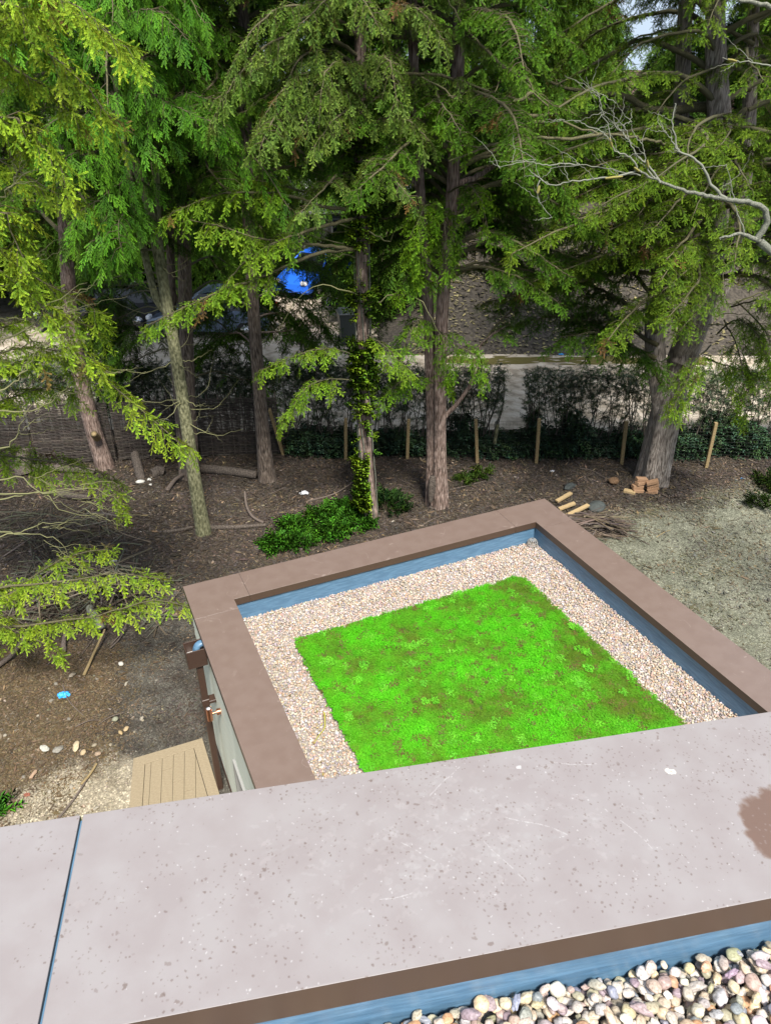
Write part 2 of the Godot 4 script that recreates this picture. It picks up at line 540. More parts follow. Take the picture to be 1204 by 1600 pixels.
func coping_material(near: bool) -> StandardMaterial3D:   # powder-coated brown sheet with dried dust, rain spots and scuffs
	var w := 2000 if near else 1024
	var h := 256 if near else 1024
	var per := 1.0 / 0.0018 if near else 1.0 / 0.0025           # texels per metre
	var f := FastNoiseLite.new()
	f.seed = 71; f.frequency = 0.012; f.fractal_octaves = 4
	var fine := FastNoiseLite.new()
	fine.seed = 72; fine.frequency = 0.05; fine.fractal_octaves = 2
	var b := PackedByteArray()
	b.resize(w * h * 3)
	var base := Color(0.236, 0.21, 0.206) if near else Color(0.166, 0.119, 0.099)
	var alt := Color(0.258, 0.237, 0.234) if near else Color(0.182, 0.134, 0.113)
	var g := RandomNumberGenerator.new()
	g.seed = 73
	for y in h:
		for x in w:
			var c := base.lerp(alt, clampf(0.5 + f.get_noise_2d(x, y) * 1.1 + g.randf_range(-0.1, 0.1), 0.0, 1.0)).linear_to_srgb()
			var k := (y * w + x) * 3
			b[k] = c.r8; b[k + 1] = c.g8; b[k + 2] = c.b8
	var brown := (Color(0.1, 0.068, 0.055) if near else Color(0.15, 0.09, 0.07)).linear_to_srgb()
	var pale := (Color(0.44, 0.435, 0.43) if near else Color(0.42, 0.35, 0.32)).linear_to_srgb()
	if near:
		for k in 9500:
			var x := g.randf() * w
			var y := g.randf() * h
			var dens := 0.34 + f.get_noise_2d(x * 0.55 + 900, y * 0.8) * 1.1 + (0.25 if x > w * 0.42 else 0.0)
			if g.randf() > dens: continue
			var r := g.randf_range(0.5, 1.2) * (1.8 if g.randf() < 0.06 else 1.0)
			stamp(b, w, h, x, y, r * g.randf_range(0.9, 1.7), r, g.randf() * 3.0, brown, g.randf_range(0.15, 0.6), fine, 1.5)
		for k in 420:                                             # chalky water marks
			var q := Vector2(0.33 + g.randfn() * 0.22, 0.2 + g.randfn() * 0.09)
			stamp(b, w, h, (q.x + 1.6) * per, q.y * per, g.randf_range(2, 11), g.randf_range(1, 5), g.randf_range(-0.6, 0.9), pale, g.randf_range(0.04, 0.13), fine, 1.6)
		for k in 360:                                             # flecks of lime
			stamp(b, w, h, (0.35 + 0.42 * g.randf()) * w, g.randf() * h, g.randf_range(0.6, 1.5), g.randf_range(0.5, 1.0), g.randf() * 3.0, pale, 0.7, fine)
		for s in [[0.45, 0.17, 0.16, 0.5], [0.40, 0.23, 0.12, 1.1], [0.62, 0.05, 0.12, 0.2], [0.70, 0.2, 0.13, 1.25], [0.22, 0.2, 0.1, 0.7], [0.3, 0.1, 0.13, -0.4], [0.15, 0.32, 0.07, 0.1]]:   # chalky scuffs (metres along, across, length, heading)
			var p := Vector2((s[0] + 1.6) * per, s[1] * per)
			var a: float = s[3]
			for q in int(s[2] * per / 1.2):
				a += g.randf_range(-0.07, 0.08)
				p += Vector2(cos(a), sin(a)) * 1.2
				if fine.get_noise_2d(p.x * 2.0, p.y) > -0.25: stamp(b, w, h, p.x, p.y, 1.0, 0.8, a, pale, 0.35, fine)
		stamp(b, w, h, (0.904 + 1.6) * per, 0.132 * per, 8, 5, 0.5, Color(0.9, 0.9, 0.84), 0.9, fine)      # bird lime
		stamp(b, w, h, (0.906 + 1.6) * per, 0.133 * per, 2.4, 1.4, 0.5, brown, 0.5, fine)
		stamp(b, w, h, (0.545 + 1.6) * per, 0.052 * per, 4.0, 3.0, 0.2, pale, 0.9, fine)
		stamp(b, w, h, (1.105 + 1.6) * per, 0.335 * per, 72, 66, 0.3, Color(0.125, 0.075, 0.052).linear_to_srgb(), 0.95, f, 0.3)   # the wet patch
		for k in 90:
			stamp(b, w, h, (1.105 + 1.6 + g.randfn() * 0.06) * per, (0.335 + g.randfn() * 0.06) * per, 1.5, 1.0, g.randf() * 3.0, base.linear_to_srgb(), 0.4, fine)
	else:
		for k in 500:
			stamp(b, w, h, g.randf() * w, g.randf() * h, g.randf_range(0.5, 1.1), g.randf_range(0.5, 0.9), 0.0, pale, g.randf_range(0.3, 0.9), fine)
		for k in 12:
			var p := Vector2(g.randf() * w, g.randf() * h)
			var a := g.randf() * TAU
			for q in g.randi_range(8, 70):
				a += g.randfn() * 0.2
				p += Vector2(cos(a), sin(a)) * 1.5
				stamp(b, w, h, p.x, p.y, g.randf_range(1, 4), 1.2, a, pale, 0.12, fine)
		for k in 46:
			stamp(b, w, h, g.randf() * w, g.randf() * h, g.randf_range(3, 18), g.randf_range(2, 8), g.randf() * 3.0, pale, g.randf_range(0.1, 0.45), fine, 1.7)
	var im := Image.create_from_data(w, h, false, Image.FORMAT_RGB8, b)
	var m := mat("near_coping" if near else "pod_coping", Color.WHITE, 0.4)
	m.albedo_texture = ImageTexture.create_from_image(im)
	m.uv1_scale = Vector3(per / w, per / h, 1)
	if near: m.uv1_offset = Vector3(1.6 * per / w, 0, 0)
	m.clearcoat_enabled = true
	m.clearcoat = 0.8
	m.clearcoat_roughness = 0.22
	return m


func shapes() -> void:
	S.yew = [yew_spray(1), yew_spray(2), yew_spray(3)]
	S.cypress = [cypress_spray(1), cypress_spray(2)]
	S.privet = [leaf_twig(1, 0.05, 0.02, 16, 0.32), leaf_twig(2, 0.05, 0.02, 13, 0.28)]
	S.ivy = [leaf_twig(3, 0.075, 0.052, 12, 0.26), leaf_twig(4, 0.07, 0.05, 10, 0.22)]
	S.bush = [leaf_twig(5, 0.075, 0.03, 16, 0.24), leaf_twig(6, 0.07, 0.03, 14, 0.2)]
	S.stones = []
	for k in 7: S.stones.append(stone(k + 1, 2, [0.09, 0.14, 0.11, 0.2, 0.07, 0.22, 0.12][k], [Vector3(1, 0.5, 0.8), Vector3(1.1, 0.6, 0.7), Vector3(0.9, 0.65, 0.9), Vector3(1.05, 0.4, 0.75), Vector3(1, 0.55, 0.95), Vector3(1.2, 0.5, 0.6), Vector3(0.9, 0.55, 0.8)][k]))
	S.grit = []
	for k in 4: S.grit.append(stone(k + 21, 1, 0.35, Vector3(1, 0.65, 0.8)))
	S.chips = [chip_bunch(1), chip_bunch(2), chip_bunch(3)]
	S.tuft = [tuft(1), tuft(2), tuft(3)]


func tint(base: Color, k := 0.12) -> Color:
	var s := rnd(1.0 - k, 1.0 + k)
	return Color(base.r * s * rnd(1.0 - k * 0.5, 1.0 + k * 0.5), base.g * s, base.b * s * rnd(1.0 - k, 1.0 + k))


func yew_spray(seed_: int) -> ArrayMesh:   # a shoot with side shoots in one plane, each with two ranks of needles; it grows towards -z
	rng.seed = 100 + seed_
	var g := Geo.new()
	var L := 0.27
	var shoots := [[Vector3.ZERO, Vector3(0, -0.1, -1).normalized(), L]]
	var n := 9
	for k in n:
		var t := 0.12 + 0.8 * (k + rnd(-0.3, 0.3)) / n
		var sd := 1.0 if k % 2 == 0 else -1.0
		var p := Vector3(0, -0.1 * t * L, -t * L)
		shoots.append([p, Vector3(sd * rnd(0.4, 1.1), rnd(-0.85, 0.5), -rnd(0.4, 1.1)).normalized(), lerpf(0.13, 0.06, t) * rnd(0.5, 1.5)])
	for s in shoots:
		var a: Vector3 = s[0]
		var d: Vector3 = s[1]
		var l: float = s[2]
		var e := a + d * l + Vector3(rnd(-0.25, 0.25), rnd(-0.4, 0.15), rnd(-0.25, 0.25)) * l
		g.tube(PackedVector3Array([a, a.lerp(e, 0.5) + Vector3(0, 0.02 * l, 0), e]), PackedFloat32Array([0.003, 0.0022, 0.001]), 3, 0, 5, 0, Color(0.5, 0.38, 0.3), false)
		var side := d.cross(Vector3.UP).normalized()
		var nn := side.cross(d).normalized()
		var m := int(l / 0.0095)
		for k in m:
			var t := (k + 0.6) / m
			var p := a.lerp(e, t)
			var young := smoothstep(0.35, 0.95, t)
			for sd in [-1.0, 1.0]:
				if rnd() < 0.05: continue
				var nd: Vector3 = (d * rnd(0.45, 0.8) + side * sd * rnd(0.7, 0.95) + nn * rnd(-0.35, 0.35)).normalized()
				var ln := rnd(0.017, 0.026) * (1.0 - 0.25 * t)
				var c := Color(0.42, 0.52, 0.45).lerp(Color(1.6, 1.65, 1.25), young * rnd(0.4, 1.0)) * rnd(0.75, 1.2)
				g.leaf(p, p + nd * ln, nd.cross(nn).normalized() * 0.0042, (nn + Vector3(rnd(-0.4, 0.4), 0, rnd(-0.4, 0.4))).normalized(), c, c * 0.8)
	return g.mesh()


func cypress_spray(seed_: int) -> ArrayMesh:   # a flat fan of scaly branchlets
	rng.seed = 200 + seed_
	var g := Geo.new()
	var L := 0.34
	var n := 12
	g.tube(PackedVector3Array([Vector3.ZERO, Vector3(0, -0.01, -L * 0.5), Vector3(0, -0.07, -L)]), PackedFloat32Array([0.004, 0.003, 0.001]), 3, 0, 5, 0, Color(0.4, 0.35, 0.25), false)
	for k in n:
		var t := 0.08 + 0.9 * k / n
		var sd := 1.0 if k % 2 == 0 else -1.0
		var a := Vector3(0, -0.07 * t * t, -t * L)
		var d := Vector3(sd * lerpf(0.9, 0.45, t) * rnd(0.6, 1.2), rnd(-0.45, 0.15), -lerpf(0.7, 1.0, t)).normalized()
		var l := lerpf(0.17, 0.06, t) * rnd(0.35, 1.35)
		var side := d.cross(Vector3.UP).normalized()
		var m := int(l / 0.014)
		for q in m:
			var u := (q + 0.5) / m
			var p := a + d * l * u + Vector3(0, -0.25 * l * u * u, 0)
			var c := Color(0.4, 0.48, 0.55).lerp(Color(1.5, 1.45, 0.95), u * rnd(0.3, 1.0)) * rnd(0.75, 1.15)
			for s2 in [-1.0, 1.0]:
				var nd: Vector3 = (d * rnd(0.8, 1.0) + side * s2 * rnd(0.45, 0.75) + Vector3(0, rnd(-0.3, 0.1), 0)).normalized()
				var nn := Vector3(rnd(-0.35, 0.35), 1, rnd(-0.35, 0.35)).normalized()
				g.leaf(p, p + nd * rnd(0.018, 0.036) * (1.15 - 0.4 * u), nd.cross(nn).normalized() * 0.0048, nn, c, c * 0.85)
			g.leaf(p, p + d * 0.03, side * 0.004, Vector3.UP, c, c)
	return g.mesh()


func leaf_twig(seed_: int, ll: float, lw: float, n: int, L: float) -> ArrayMesh:   # a twig with folded oval leaves
	rng.seed = 300 + seed_
	var g := Geo.new()
	g.tube(PackedVector3Array([Vector3.ZERO, Vector3(0.01, 0, -L * 0.5), Vector3(0, -0.02, -L)]), PackedFloat32Array([0.003, 0.0025, 0.0015]), 3, 0, 5, 0, Color(0.6, 0.45, 0.35), false)
	for k in n:
		var t := 0.1 + 0.9 * k / n
		var p := Vector3(0, -0.02 * t, -t * L)
		var a := k * 2.4 + rnd(-0.4, 0.4)
		var d := Vector3(cos(a) * 0.9, sin(a) * 0.6 + 0.15, -0.7 + rnd(-0.3, 0.3)).normalized()
		var l := ll * rnd(0.7, 1.2)
		var up := Vector3(rnd(-0.4, 0.4), 1, rnd(-0.4, 0.4)).normalized()
		var side := d.cross(up).normalized()
		var nn := side.cross(d).normalized()
		var c := Color(0.8, 0.85, 0.8).lerp(Color(1.25, 1.2, 1.0), rnd()) * (0.85 + 0.25 * t)
		var a0 := p + d * 0.008
		var m1 := a0 + d * l * 0.45 - nn * l * 0.06
		var tip := a0 + d * l - nn * l * 0.12
		for sd in [-1.0, 1.0]:
			var e1: Vector3 = a0 + d * l * 0.35 + side * sd * lw * 0.5 + nn * lw * 0.12
			var e2: Vector3 = a0 + d * l * 0.68 + side * sd * lw * 0.38 + nn * lw * 0.08
			var n2: Vector3 = (nn - side * sd * 0.3).normalized()
			var k0 := g.v.size()
			for q in [a0, e1, e2, tip, m1]: g.vert(q, n2, Vector2.ZERO, c)
			g.i.append_array(PackedInt32Array([k0, k0 + 1, k0 + 4, k0 + 1, k0 + 2, k0 + 4, k0 + 2, k0 + 3, k0 + 4]))
	return g.mesh()


func chip_bunch(seed_: int) -> ArrayMesh:   # bark chips, needles and broken twigs as they lie, over about 0.3 m
	rng.seed = 400 + seed_
	var g := Geo.new()
	for k in 26:
		var a := Vector3(rnd(-0.16, 0.16), rnd(0.003, 0.014), rnd(-0.16, 0.16))
		var h := rnd(0, TAU)
		var l := rnd(0.02, 0.07) * (2.2 if rnd() < 0.12 else 1.0)
		var d := Vector3(cos(h), rnd(-0.12, 0.22), sin(h))
		var w := rnd(0.0025, 0.007) if rnd() < 0.75 else rnd(0.008, 0.016)
		var c := Color(1, 0.85, 0.7).lerp(Color(1.5, 1.35, 1.1), rnd()) * (rnd(0.3, 1.1) if rnd() < 0.75 else rnd(1.5, 3.2))
		g.leaf(a, a + d * l, Vector3(-d.z, rnd(-0.4, 0.4), d.x) * w, Vector3(rnd(-0.5, 0.5), 1, rnd(-0.5, 0.5)).normalized(), c, c)
	return g.mesh()


func tuft(seed_: int) -> ArrayMesh:   # a cushion of stonecrop shoots about 7 cm across
	rng.seed = 500 + seed_
	var g := Geo.new()
	for k in 16:
		var p := Vector3(rnd(-0.035, 0.035), 0, rnd(-0.035, 0.035))
		var h := rnd(0.012, 0.034)
		var top := p + Vector3(rnd(-0.008, 0.008), h, rnd(-0.008, 0.008))
		for q in 6:
			var a := q * TAU / 6.0 + rnd(-0.3, 0.3)
			var d := Vector3(cos(a), rnd(0.2, 0.9), sin(a)).normalized()
			var b := p.lerp(top, rnd(0.45, 1.0))
			var c := Color(0.75, 0.8, 0.7).lerp(Color(1.3, 1.2, 1.0), rnd())
			g.leaf(b, b + d * rnd(0.011, 0.019), Vector3(-d.z, 0, d.x) * 0.0046, Vector3(rnd(-0.4, 0.4), 1, rnd(-0.4, 0.4)).normalized(), c, c * 0.85)
	return g.mesh()


func setting() -> void:
	# the earth: one sheet out to the horizon, finer where it is seen
	var f1 := FastNoiseLite.new()
	f1.seed = 51; f1.frequency = 0.35; f1.fractal_octaves = 4
	var f2 := FastNoiseLite.new()
	f2.seed = 52; f2.frequency = 2.2; f2.fractal_octaves = 3
	var W := 1760
	var HH := 1600
	var b := PackedByteArray()
	b.resize(W * HH * 3)
	var g := RandomNumberGenerator.new()
	g.seed = 53
	for py in HH:
		var z := -17.0 + 20.0 * py / HH
		for px in W:
			var x := -11.0 + 22.0 * px / W
			var a := f1.get_noise_2d(x, z)
			var q := f2.get_noise_2d(x, z)
			var c := Color(0.032, 0.026, 0.0205).lerp(Color(0.088, 0.071, 0.056), clampf(0.45 + a * 0.7 + q * 0.9, 0, 1))
			var lawn := smoothstep(-0.8, 0.8, (x - 2.5) * 0.35 + (z + 11.4) * 0.9 + a * 1.3 + q * 0.5) if x > 0.0 else 0.0
			c = c.lerp(Color(0.125, 0.13, 0.096).lerp(Color(0.185, 0.187, 0.142), clampf(0.5 + q * 0.8, 0, 1)), lawn)
			if x < 0.0 and z > -12.0:
				var grit := smoothstep(-0.5, 0.5, 1.0 - absf(x + 2.6 - (z + 6.5) * 0.25) * 0.95 + a * 0.5) * smoothstep(-10.8, -9.4, z + a)
				c = c.lerp(Color(0.055, 0.05, 0.042).lerp(Color(0.095, 0.09, 0.075), clampf(0.5 + q, 0, 1)), grit)
				var sand := smoothstep(-0.35, 0.35, 0.95 - Vector2(x + 3.6, (z + 5.2) * 0.9).length() + a * 0.35 + q * 0.25)
				c = c.lerp(Color(0.23, 0.198, 0.142).lerp(Color(0.32, 0.283, 0.212), clampf(0.5 + q, 0, 1)), sand)
				var chips := smoothstep(-0.4, 0.4, 1.3 - Vector2(x + 4.9, (z + 6.3) * 0.8).length() + a * 0.6)
				c = c.lerp(Color(0.085, 0.066, 0.042), chips * (1.0 - sand) * 0.7)
			var gr := g.randf_range(0.5, 1.35) if g.randf() < 0.93 else g.randf_range(1.6, 2.8)
			c = Color(c.r * gr, c.g * gr, c.b * gr).linear_to_srgb()
			var k := (py * W + px) * 3
			b[k] = c.r8; b[k + 1] = c.g8; b[k + 2] = c.b8
	var m := mat("earth", Color.WHITE, 0.95)
	m.albedo_texture = ImageTexture.create_from_image(Image.create_from_data(W, HH, false, Image.FORMAT_RGB8, b))
	m.metallic_specular = 0.2
	var gd := Geo.new()
	var xs := []
	var zs := []
	for k in 9: xs.append(-300.0 + k * 35.0)
	for k in 161: xs.append(-16.0 + k * 0.2)
	for k in 9: xs.append(20.0 + k * 35.0)
	for k in 9: zs.append(-300.0 + k * 34.0)
	for k in 161: zs.append(-24.0 + k * 0.2)
	for k in 5: zs.append(12.0 + k * 30.0)
	for z in zs:
		for x in xs:
			var n := Vector3(lie(x - 0.1, z) - lie(x + 0.1, z), 0.2, lie(x, z - 0.1) - lie(x, z + 0.1)).normalized()
			gd.vert(Vector3(x, lie(x, z), z), n, Vector2((x + 11.0) / 22.0, (z + 17.0) / 20.0))
	for j in zs.size() - 1:
		for k in xs.size() - 1:
			var a := j * xs.size() + k
			gd.i.append_array(PackedInt32Array([a, a + 1, a + xs.size(), a + 1, a + xs.size() + 1, a + xs.size()]))
	var e := geo_part("ground", gd, m, self)
	tag(e, "brown leaf-strewn soil of the garden, turning to grey grit near the buildings", "ground", "", "structure")
	# the lane and the parking court it opens into
	tri_mat("lane_mat", noise_tex(55, 0.008, [Color(0.27, 0.225, 0.165), Color(0.44, 0.375, 0.29), Color(0.52, 0.46, 0.375)], [0.25, 0.5, 0.8], 1024, 0.0, 6), Vector3(0.18, 0.18, 0.18), 0.9, noise_tex(56, 0.1, [], [], 256, 3.0), 0.4, true)
	var lane := Geo.new()
	var edge := []
	for k in 41: edge.append(Vector2(-40.0 + k * 2.0, -15.9 + patchy.get_noise_1d(k * 3.0) * 0.25))
	edge.append(Vector2(40, -21.4))
	for k in 20: edge.append(Vector2(38.0 - k * 2.0, -21.55 + patchy.get_noise_1d(k * 5.0 + 90.0) * 0.35))
	edge.append(Vector2(-0.3, -21.6)); edge.append(Vector2(-0.2, -31)); edge.append(Vector2(-40, -31))
	var road := prism(edge, -0.1, 0.03, 0.01)
	var r := geo_part("lane", road, M.lane_mat, self)
	tag(r, "pale worn tarmac lane running behind the clipped hedge", "road", "", "structure")
	var moss := Geo.new()
	mat("moss", lin(0.1, 0.085, 0.018), 0.95)
	for k in 130:
		var x := rnd(1.6, 9.5)
		var zz := -20.75 - rnd(0.0, 0.65) + 0.3 * patchy.get_noise_1d(x * 4.0)
		var p := []
		var s := rnd(0.08, 0.3)
		for q in 9: p.append(Vector2(x + cos(q * TAU / 9) * s * 2.0 * rnd(0.6, 1.1), zz + sin(q * TAU / 9) * s * 0.4 * rnd(0.6, 1.1)))
		var pr := prism(p, 0.028, 0.033 + k * 0.00012, 0.002)
		var k0 := moss.v.size()
		moss.v.append_array(pr.v); moss.n.append_array(pr.n); moss.uv.append_array(pr.uv); moss.c.append_array(pr.c)
		for q in pr.i: moss.i.append(q + k0)
	var mo := geo_part("moss_verge", moss, M.moss, self, "yellow-green moss creeping over the far edge of the lane", "stuff")
	mo.set_meta("category", "moss")
	# the bank beyond the lane
	tri_mat("bank_mat", noise_tex(57, 0.02, [Color(0.025, 0.021, 0.016), Color(0.058, 0.049, 0.038), Color(0.1, 0.086, 0.066)], [0.2, 0.5, 0.85], 1024), Vector3(0.35, 0.35, 0.35), 0.95, noise_tex(54, 0.03, [], [], 512, 8.0, 5), 1.0, true)
	var bk := Geo.new()
	for j in 45:
		for k in 73:
			var x := -0.4 + k * 0.5
			var z := -21.3 - j * 0.25
			var h := minf(3.2, maxf(0.0, (-z - 21.7)) * 0.42) * smoothstep(-0.4, 2.4, x) + patchy.get_noise_2d(x * 1.4, z * 1.4) * 0.16 * smoothstep(-21.5, -23.0, z)
			bk.vert(Vector3(x, h + 0.01 if j > 0 else -0.1, z), Vector3.UP, Vector2(x, z))
	for j in 44:
		for k in 72:
			var a := j * 73 + k
			bk.i.append_array(PackedInt32Array([a, a + 73, a + 1, a + 1, a + 73, a + 74]))
	for k in bk.v.size():
		var j := k / 73
		var c := k % 73
		if j > 0 and j < 44 and c > 0 and c < 72:
			var nn := (bk.v[k + 73] - bk.v[k - 73]).cross(bk.v[k + 1] - bk.v[k - 1])
			bk.n[k] = (nn if nn.y > 0 else -nn).normalized()
	var bank := geo_part("bank", bk, M.bank_mat, self)
	tag(bank, "leaf-littered earth bank rising beyond the lane", "bank", "", "structure")


func bank_h(x: float, z: float) -> float:
	return minf(3.2, maxf(0.0, (-z - 21.7)) * 0.42) * smoothstep(-0.4, 2.4, x) + patchy.get_noise_2d(x * 1.4, z * 1.4) * 0.16 * smoothstep(-21.5, -23.0, z) + 0.01


func coping(poly: Array, y0: float, y1: float, top: Material, parent: Node) -> MeshInstance3D:
	var s := Geo.new()
	var g := prism(poly, y0, y1, 0.001, s)
	var o := geo_part("coping", g, top, parent)
	geo_part("fascia", s, M.fascia, o)
	return o


func boards(parent: Node, x0: float, x1: float, z: float, y0: float, y1: float, out: Vector3, n: int) -> void:   # lap boards along a wall; out: the way it faces
	var h := (y1 - y0) / n
	for k in n:
		var g := Geo.new()
		var t := Transform3D(Basis(), Vector3.ZERO)
		var mid := (x0 + x1) * 0.5
		var y := y0 + (k + 0.5) * h
		var lean := 0.05
		if absf(out.z) > 0.5:
			t.basis = Basis(Vector3.RIGHT, -lean * out.z)
			t.origin = Vector3(mid, y, z)
			g.box(t, Vector3(x1 - x0, h - 0.004, 0.018), 0.003)
		else:
			t.basis = Basis(Vector3.BACK, lean * out.x)
			t.origin = Vector3(z, y, mid)
			g.box(t, Vector3(0.018, h - 0.004, x1 - x0), 0.003)
		geo_part("cladding_board", g, M.cladding, parent)


func pod() -> void:
	var P := thing("garden_pod", "single-storey timber-clad garden building with brown copings and a planted flat roof", "building", Vector3(-2.279, 0, -6.605), deg_to_rad(24.63))
	var U := 4.9
	var V := 4.69
	var w := 0.467
	geo_part("wall_core", slab(0.07, 0.02, 0.07, U - 0.07, 1.88, V - 0.07), M.fascia, P)
	geo_part("plinth", slab(0.03, -0.2, 0.03, U - 0.03, 0.1, V - 0.03), M.brown_metal, P)
	boards(P, 0.05, 1.75, 0.052, 0.1, 2.19, Vector3.LEFT, 14)
	boards(P, 2.62, V - 0.05, 0.052, 0.1, 2.19, Vector3.LEFT, 14)
	boards(P, 1.75, 2.62, 0.052, 1.294, 2.19, Vector3.LEFT, 6)
	boards(P, 0.07, U - 0.07, 0.052, 0.1, 2.19, Vector3.FORWARD, 14)
	boards(P, 0.07, V - 0.05, U - 0.052, 0.1, 2.19, Vector3.RIGHT, 14)
	var win := Geo.new()
	for q in [[0.1, 0.16, 1.75, 2.62], [1.234, 1.294, 1.75, 2.62], [0.16, 1.234, 1.75, 1.81], [0.16, 1.234, 2.56, 2.62], [0.16, 1.234, 2.15, 2.19]]:
		win.box(Transform3D(Basis(), Vector3(0.05, (q[0] + q[1]) * 0.5, (q[2] + q[3]) * 0.5)), Vector3(0.07, q[1] - q[0] - 0.001, q[3] - q[2] - 0.001), 0.004)
	var wf := geo_part("window", win, M.pale_grey, P)
	geo_part("pane", slab(0.062, 0.16, 1.81, 0.068, 1.234, 2.56, 0.0), M.dark_glass, wf)
	geo_part("roof_deck", slab(0.07, 1.88, 0.07, U - 0.07, 1.91, V - 0.07), M.membrane, P)
	for q in [[0.05, 0.05, U - 0.05, w - 0.02], [0.05, V - w + 0.02, U - 0.05, V - 0.05], [0.05, w - 0.018, w - 0.02, V - w + 0.018], [U - w + 0.02, w - 0.018, U - 0.05, V - w + 0.018]]:
		geo_part("membrane_upstand", slab(q[0], 1.9, q[1], q[2], 2.187, q[3], 0.006), M.membrane, P)
	var gp := 0.0028
	var ja := 0.641
	var jb := 4.13
	var jr := 0.62
	coping([Vector2(0, 0), Vector2(0, ja), Vector2(w, ja), Vector2(w, w), Vector2(ja, w), Vector2(ja, 0)], 2.187, 2.275, M.pod_coping, P)
	coping(rect(ja + gp, 0, jb - gp, w), 2.187, 2.275, M.pod_coping, P)
	coping([Vector2(jb, 0), Vector2(jb, w), Vector2(U - w, w), Vector2(U - w, jr), Vector2(U, jr), Vector2(U, 0)], 2.187, 2.275, M.pod_coping, P)
	coping(rect(U - w, jr + gp, U, V - w - gp), 2.187, 2.275, M.pod_coping, P)
	coping(rect(0, ja + gp, w, V - w - gp), 2.187, 2.275, M.pod_coping, P)
	coping(rect(0, V - w, U, V), 2.187, 2.275, M.pod_coping, P)
	# rainwater goods on the left wall
	var hop := Geo.new()
	for q in [[-0.2, -0.19, 0.84, 1.02], [-0.012, 0.0, 0.84, 1.02], [-0.19, -0.012, 0.84, 0.85], [-0.19, -0.012, 1.01, 1.02]]:
		hop.box(Transform3D(Basis(), Vector3((q[0] + q[1]) * 0.5 + 0.02, 2.06, (q[2] + q[3]) * 0.5)), Vector3(q[1] - q[0], 0.22, q[3] - q[2]), 0.001)
	var hp := geo_part("hopper_head", hop, M.brown_metal, P)
	geo_part("hopper_floor", slab(-0.172, 2.02, 0.848, 0.01, 2.04, 1.012, 0.0), M.white_paint, hp)
	var sp := Geo.new()
	sp.tube(curve([Vector3(0.05, 2.15, 0.9), Vector3(-0.02, 2.145, 0.9), Vector3(-0.055, 2.11, 0.905), Vector3(-0.06, 2.05, 0.905)], 8), taper(9, 0.036, 0.042), 10, 0.1, 3, 1.0)
	geo_part("spout", sp, M.membrane, hp)
	var dp := geo_part("downpipe", slab(-0.098, 0.0, 0.915, -0.028, 1.95, 0.985, 0.008), M.brown_metal, P)
	geo_part("collar", slab(-0.104, 1.36, 0.909, -0.022, 1.45, 0.991, 0.006), M.brown_metal, dp)
	geo_part("bracket", slab(-0.03, 1.385, 0.90, 0.06, 1.425, 1.0, 0.004), M.brown_metal, dp)
	var li := Geo.new()
	li.tube(PackedVector3Array([Vector3(-0.075, 1.4, 1.24), Vector3(-0.075, 1.5, 1.24), Vector3(-0.075, 1.565, 1.24)]), PackedFloat32Array([0.03, 0.03, 0.03]), 20)
	var lt := geo_part("wall_light", li, M.copper, P, "copper up-and-down wall light by the downpipe")
	var ln := Geo.new()
	ln.tube(PackedVector3Array([Vector3(-0.075, 1.564, 1.24), Vector3(-0.075, 1.568, 1.24)]), PackedFloat32Array([0.024, 0.024]), 20)
	geo_part("lens", ln, M.lamp_clear, lt)
	var ar := Geo.new()
	ar.tube(PackedVector3Array([Vector3(-0.05, 1.48, 1.24), Vector3(0.0, 1.48, 1.24)]), PackedFloat32Array([0.012, 0.012]), 10)
	ar.tube(PackedVector3Array([Vector3(0.0, 1.48, 1.24), Vector3(0.04, 1.48, 1.24)]), PackedFloat32Array([0.035, 0.035]), 18)
	geo_part("bracket", ar, M.copper, lt)
	# roof outlet guard in the far right corner
	var og := Geo.new()
	for k in 12:
		var a := k * TAU / 12
		var c0 := Vector3(4.375 + cos(a) * 0.07, 1.95, 0.525 + sin(a) * 0.07)
		og.tube(curve([c0, Vector3(4.375 + cos(a) * 0.062, 2.03, 0.525 + sin(a) * 0.062), Vector3(4.375 + cos(a) * 0.015, 2.07, 0.525 + sin(a) * 0.015)], 5), taper(6, 0.0045, 0.004), 4)
	for q in [[1.985, 0.068], [2.02, 0.064], [2.052, 0.04]]:
		var ring := PackedVector3Array()
		for k in 17: ring.append(Vector3(4.375 + cos(k * TAU / 16) * q[1], q[0], 0.525 + sin(k * TAU / 16) * q[1]))
		og.tube(ring, taper(17, 0.004, 0.004), 4)
	geo_part("outlet_guard", og, M.pale_grey, P, "domed pale wire guard over the corner roof outlet")
	# gravel margin and stonecrop
	var bx := P.transform
	var gt := [[], [], [], []]
	var gc := [[], [], [], []]
	var cols := [Color(0.57, 0.49, 0.4), Color(0.63, 0.57, 0.49), Color(0.52, 0.37, 0.27), Color(0.45, 0.39, 0.37), Color(0.7, 0.64, 0.58), Color(0.4, 0.35, 0.36), Color(0.6, 0.43, 0.35), Color(0.5, 0.41, 0.31)]
	var st := 0.0205
	var x := w - 0.02
	while x < U - w + 0.02:
		var z := w - 0.02
		while z < V - w + 0.02:
			if x < 1.03 or x > 3.75 or z < 1.14 or z > 3.7:
				var d := rnd(0.015, 0.031)
				var k := rng.randi() % 4
				var bs := Basis.from_euler(Vector3(rnd(-0.5, 0.5), rnd(0, TAU), rnd(-0.5, 0.5))).scaled(Vector3.ONE * d)
				gt[k].append(Transform3D(bs, Vector3(x + rnd(-0.011, 0.011), 1.955 + rnd(-0.006, 0.01) + 0.012 * patchy.get_noise_2d(x * 5, z * 5), z + rnd(-0.011, 0.011))))
				gc[k].append(tint(cols[rng.randi() % cols.size()] * 0.9, 0.18))
			z += st
		x += st
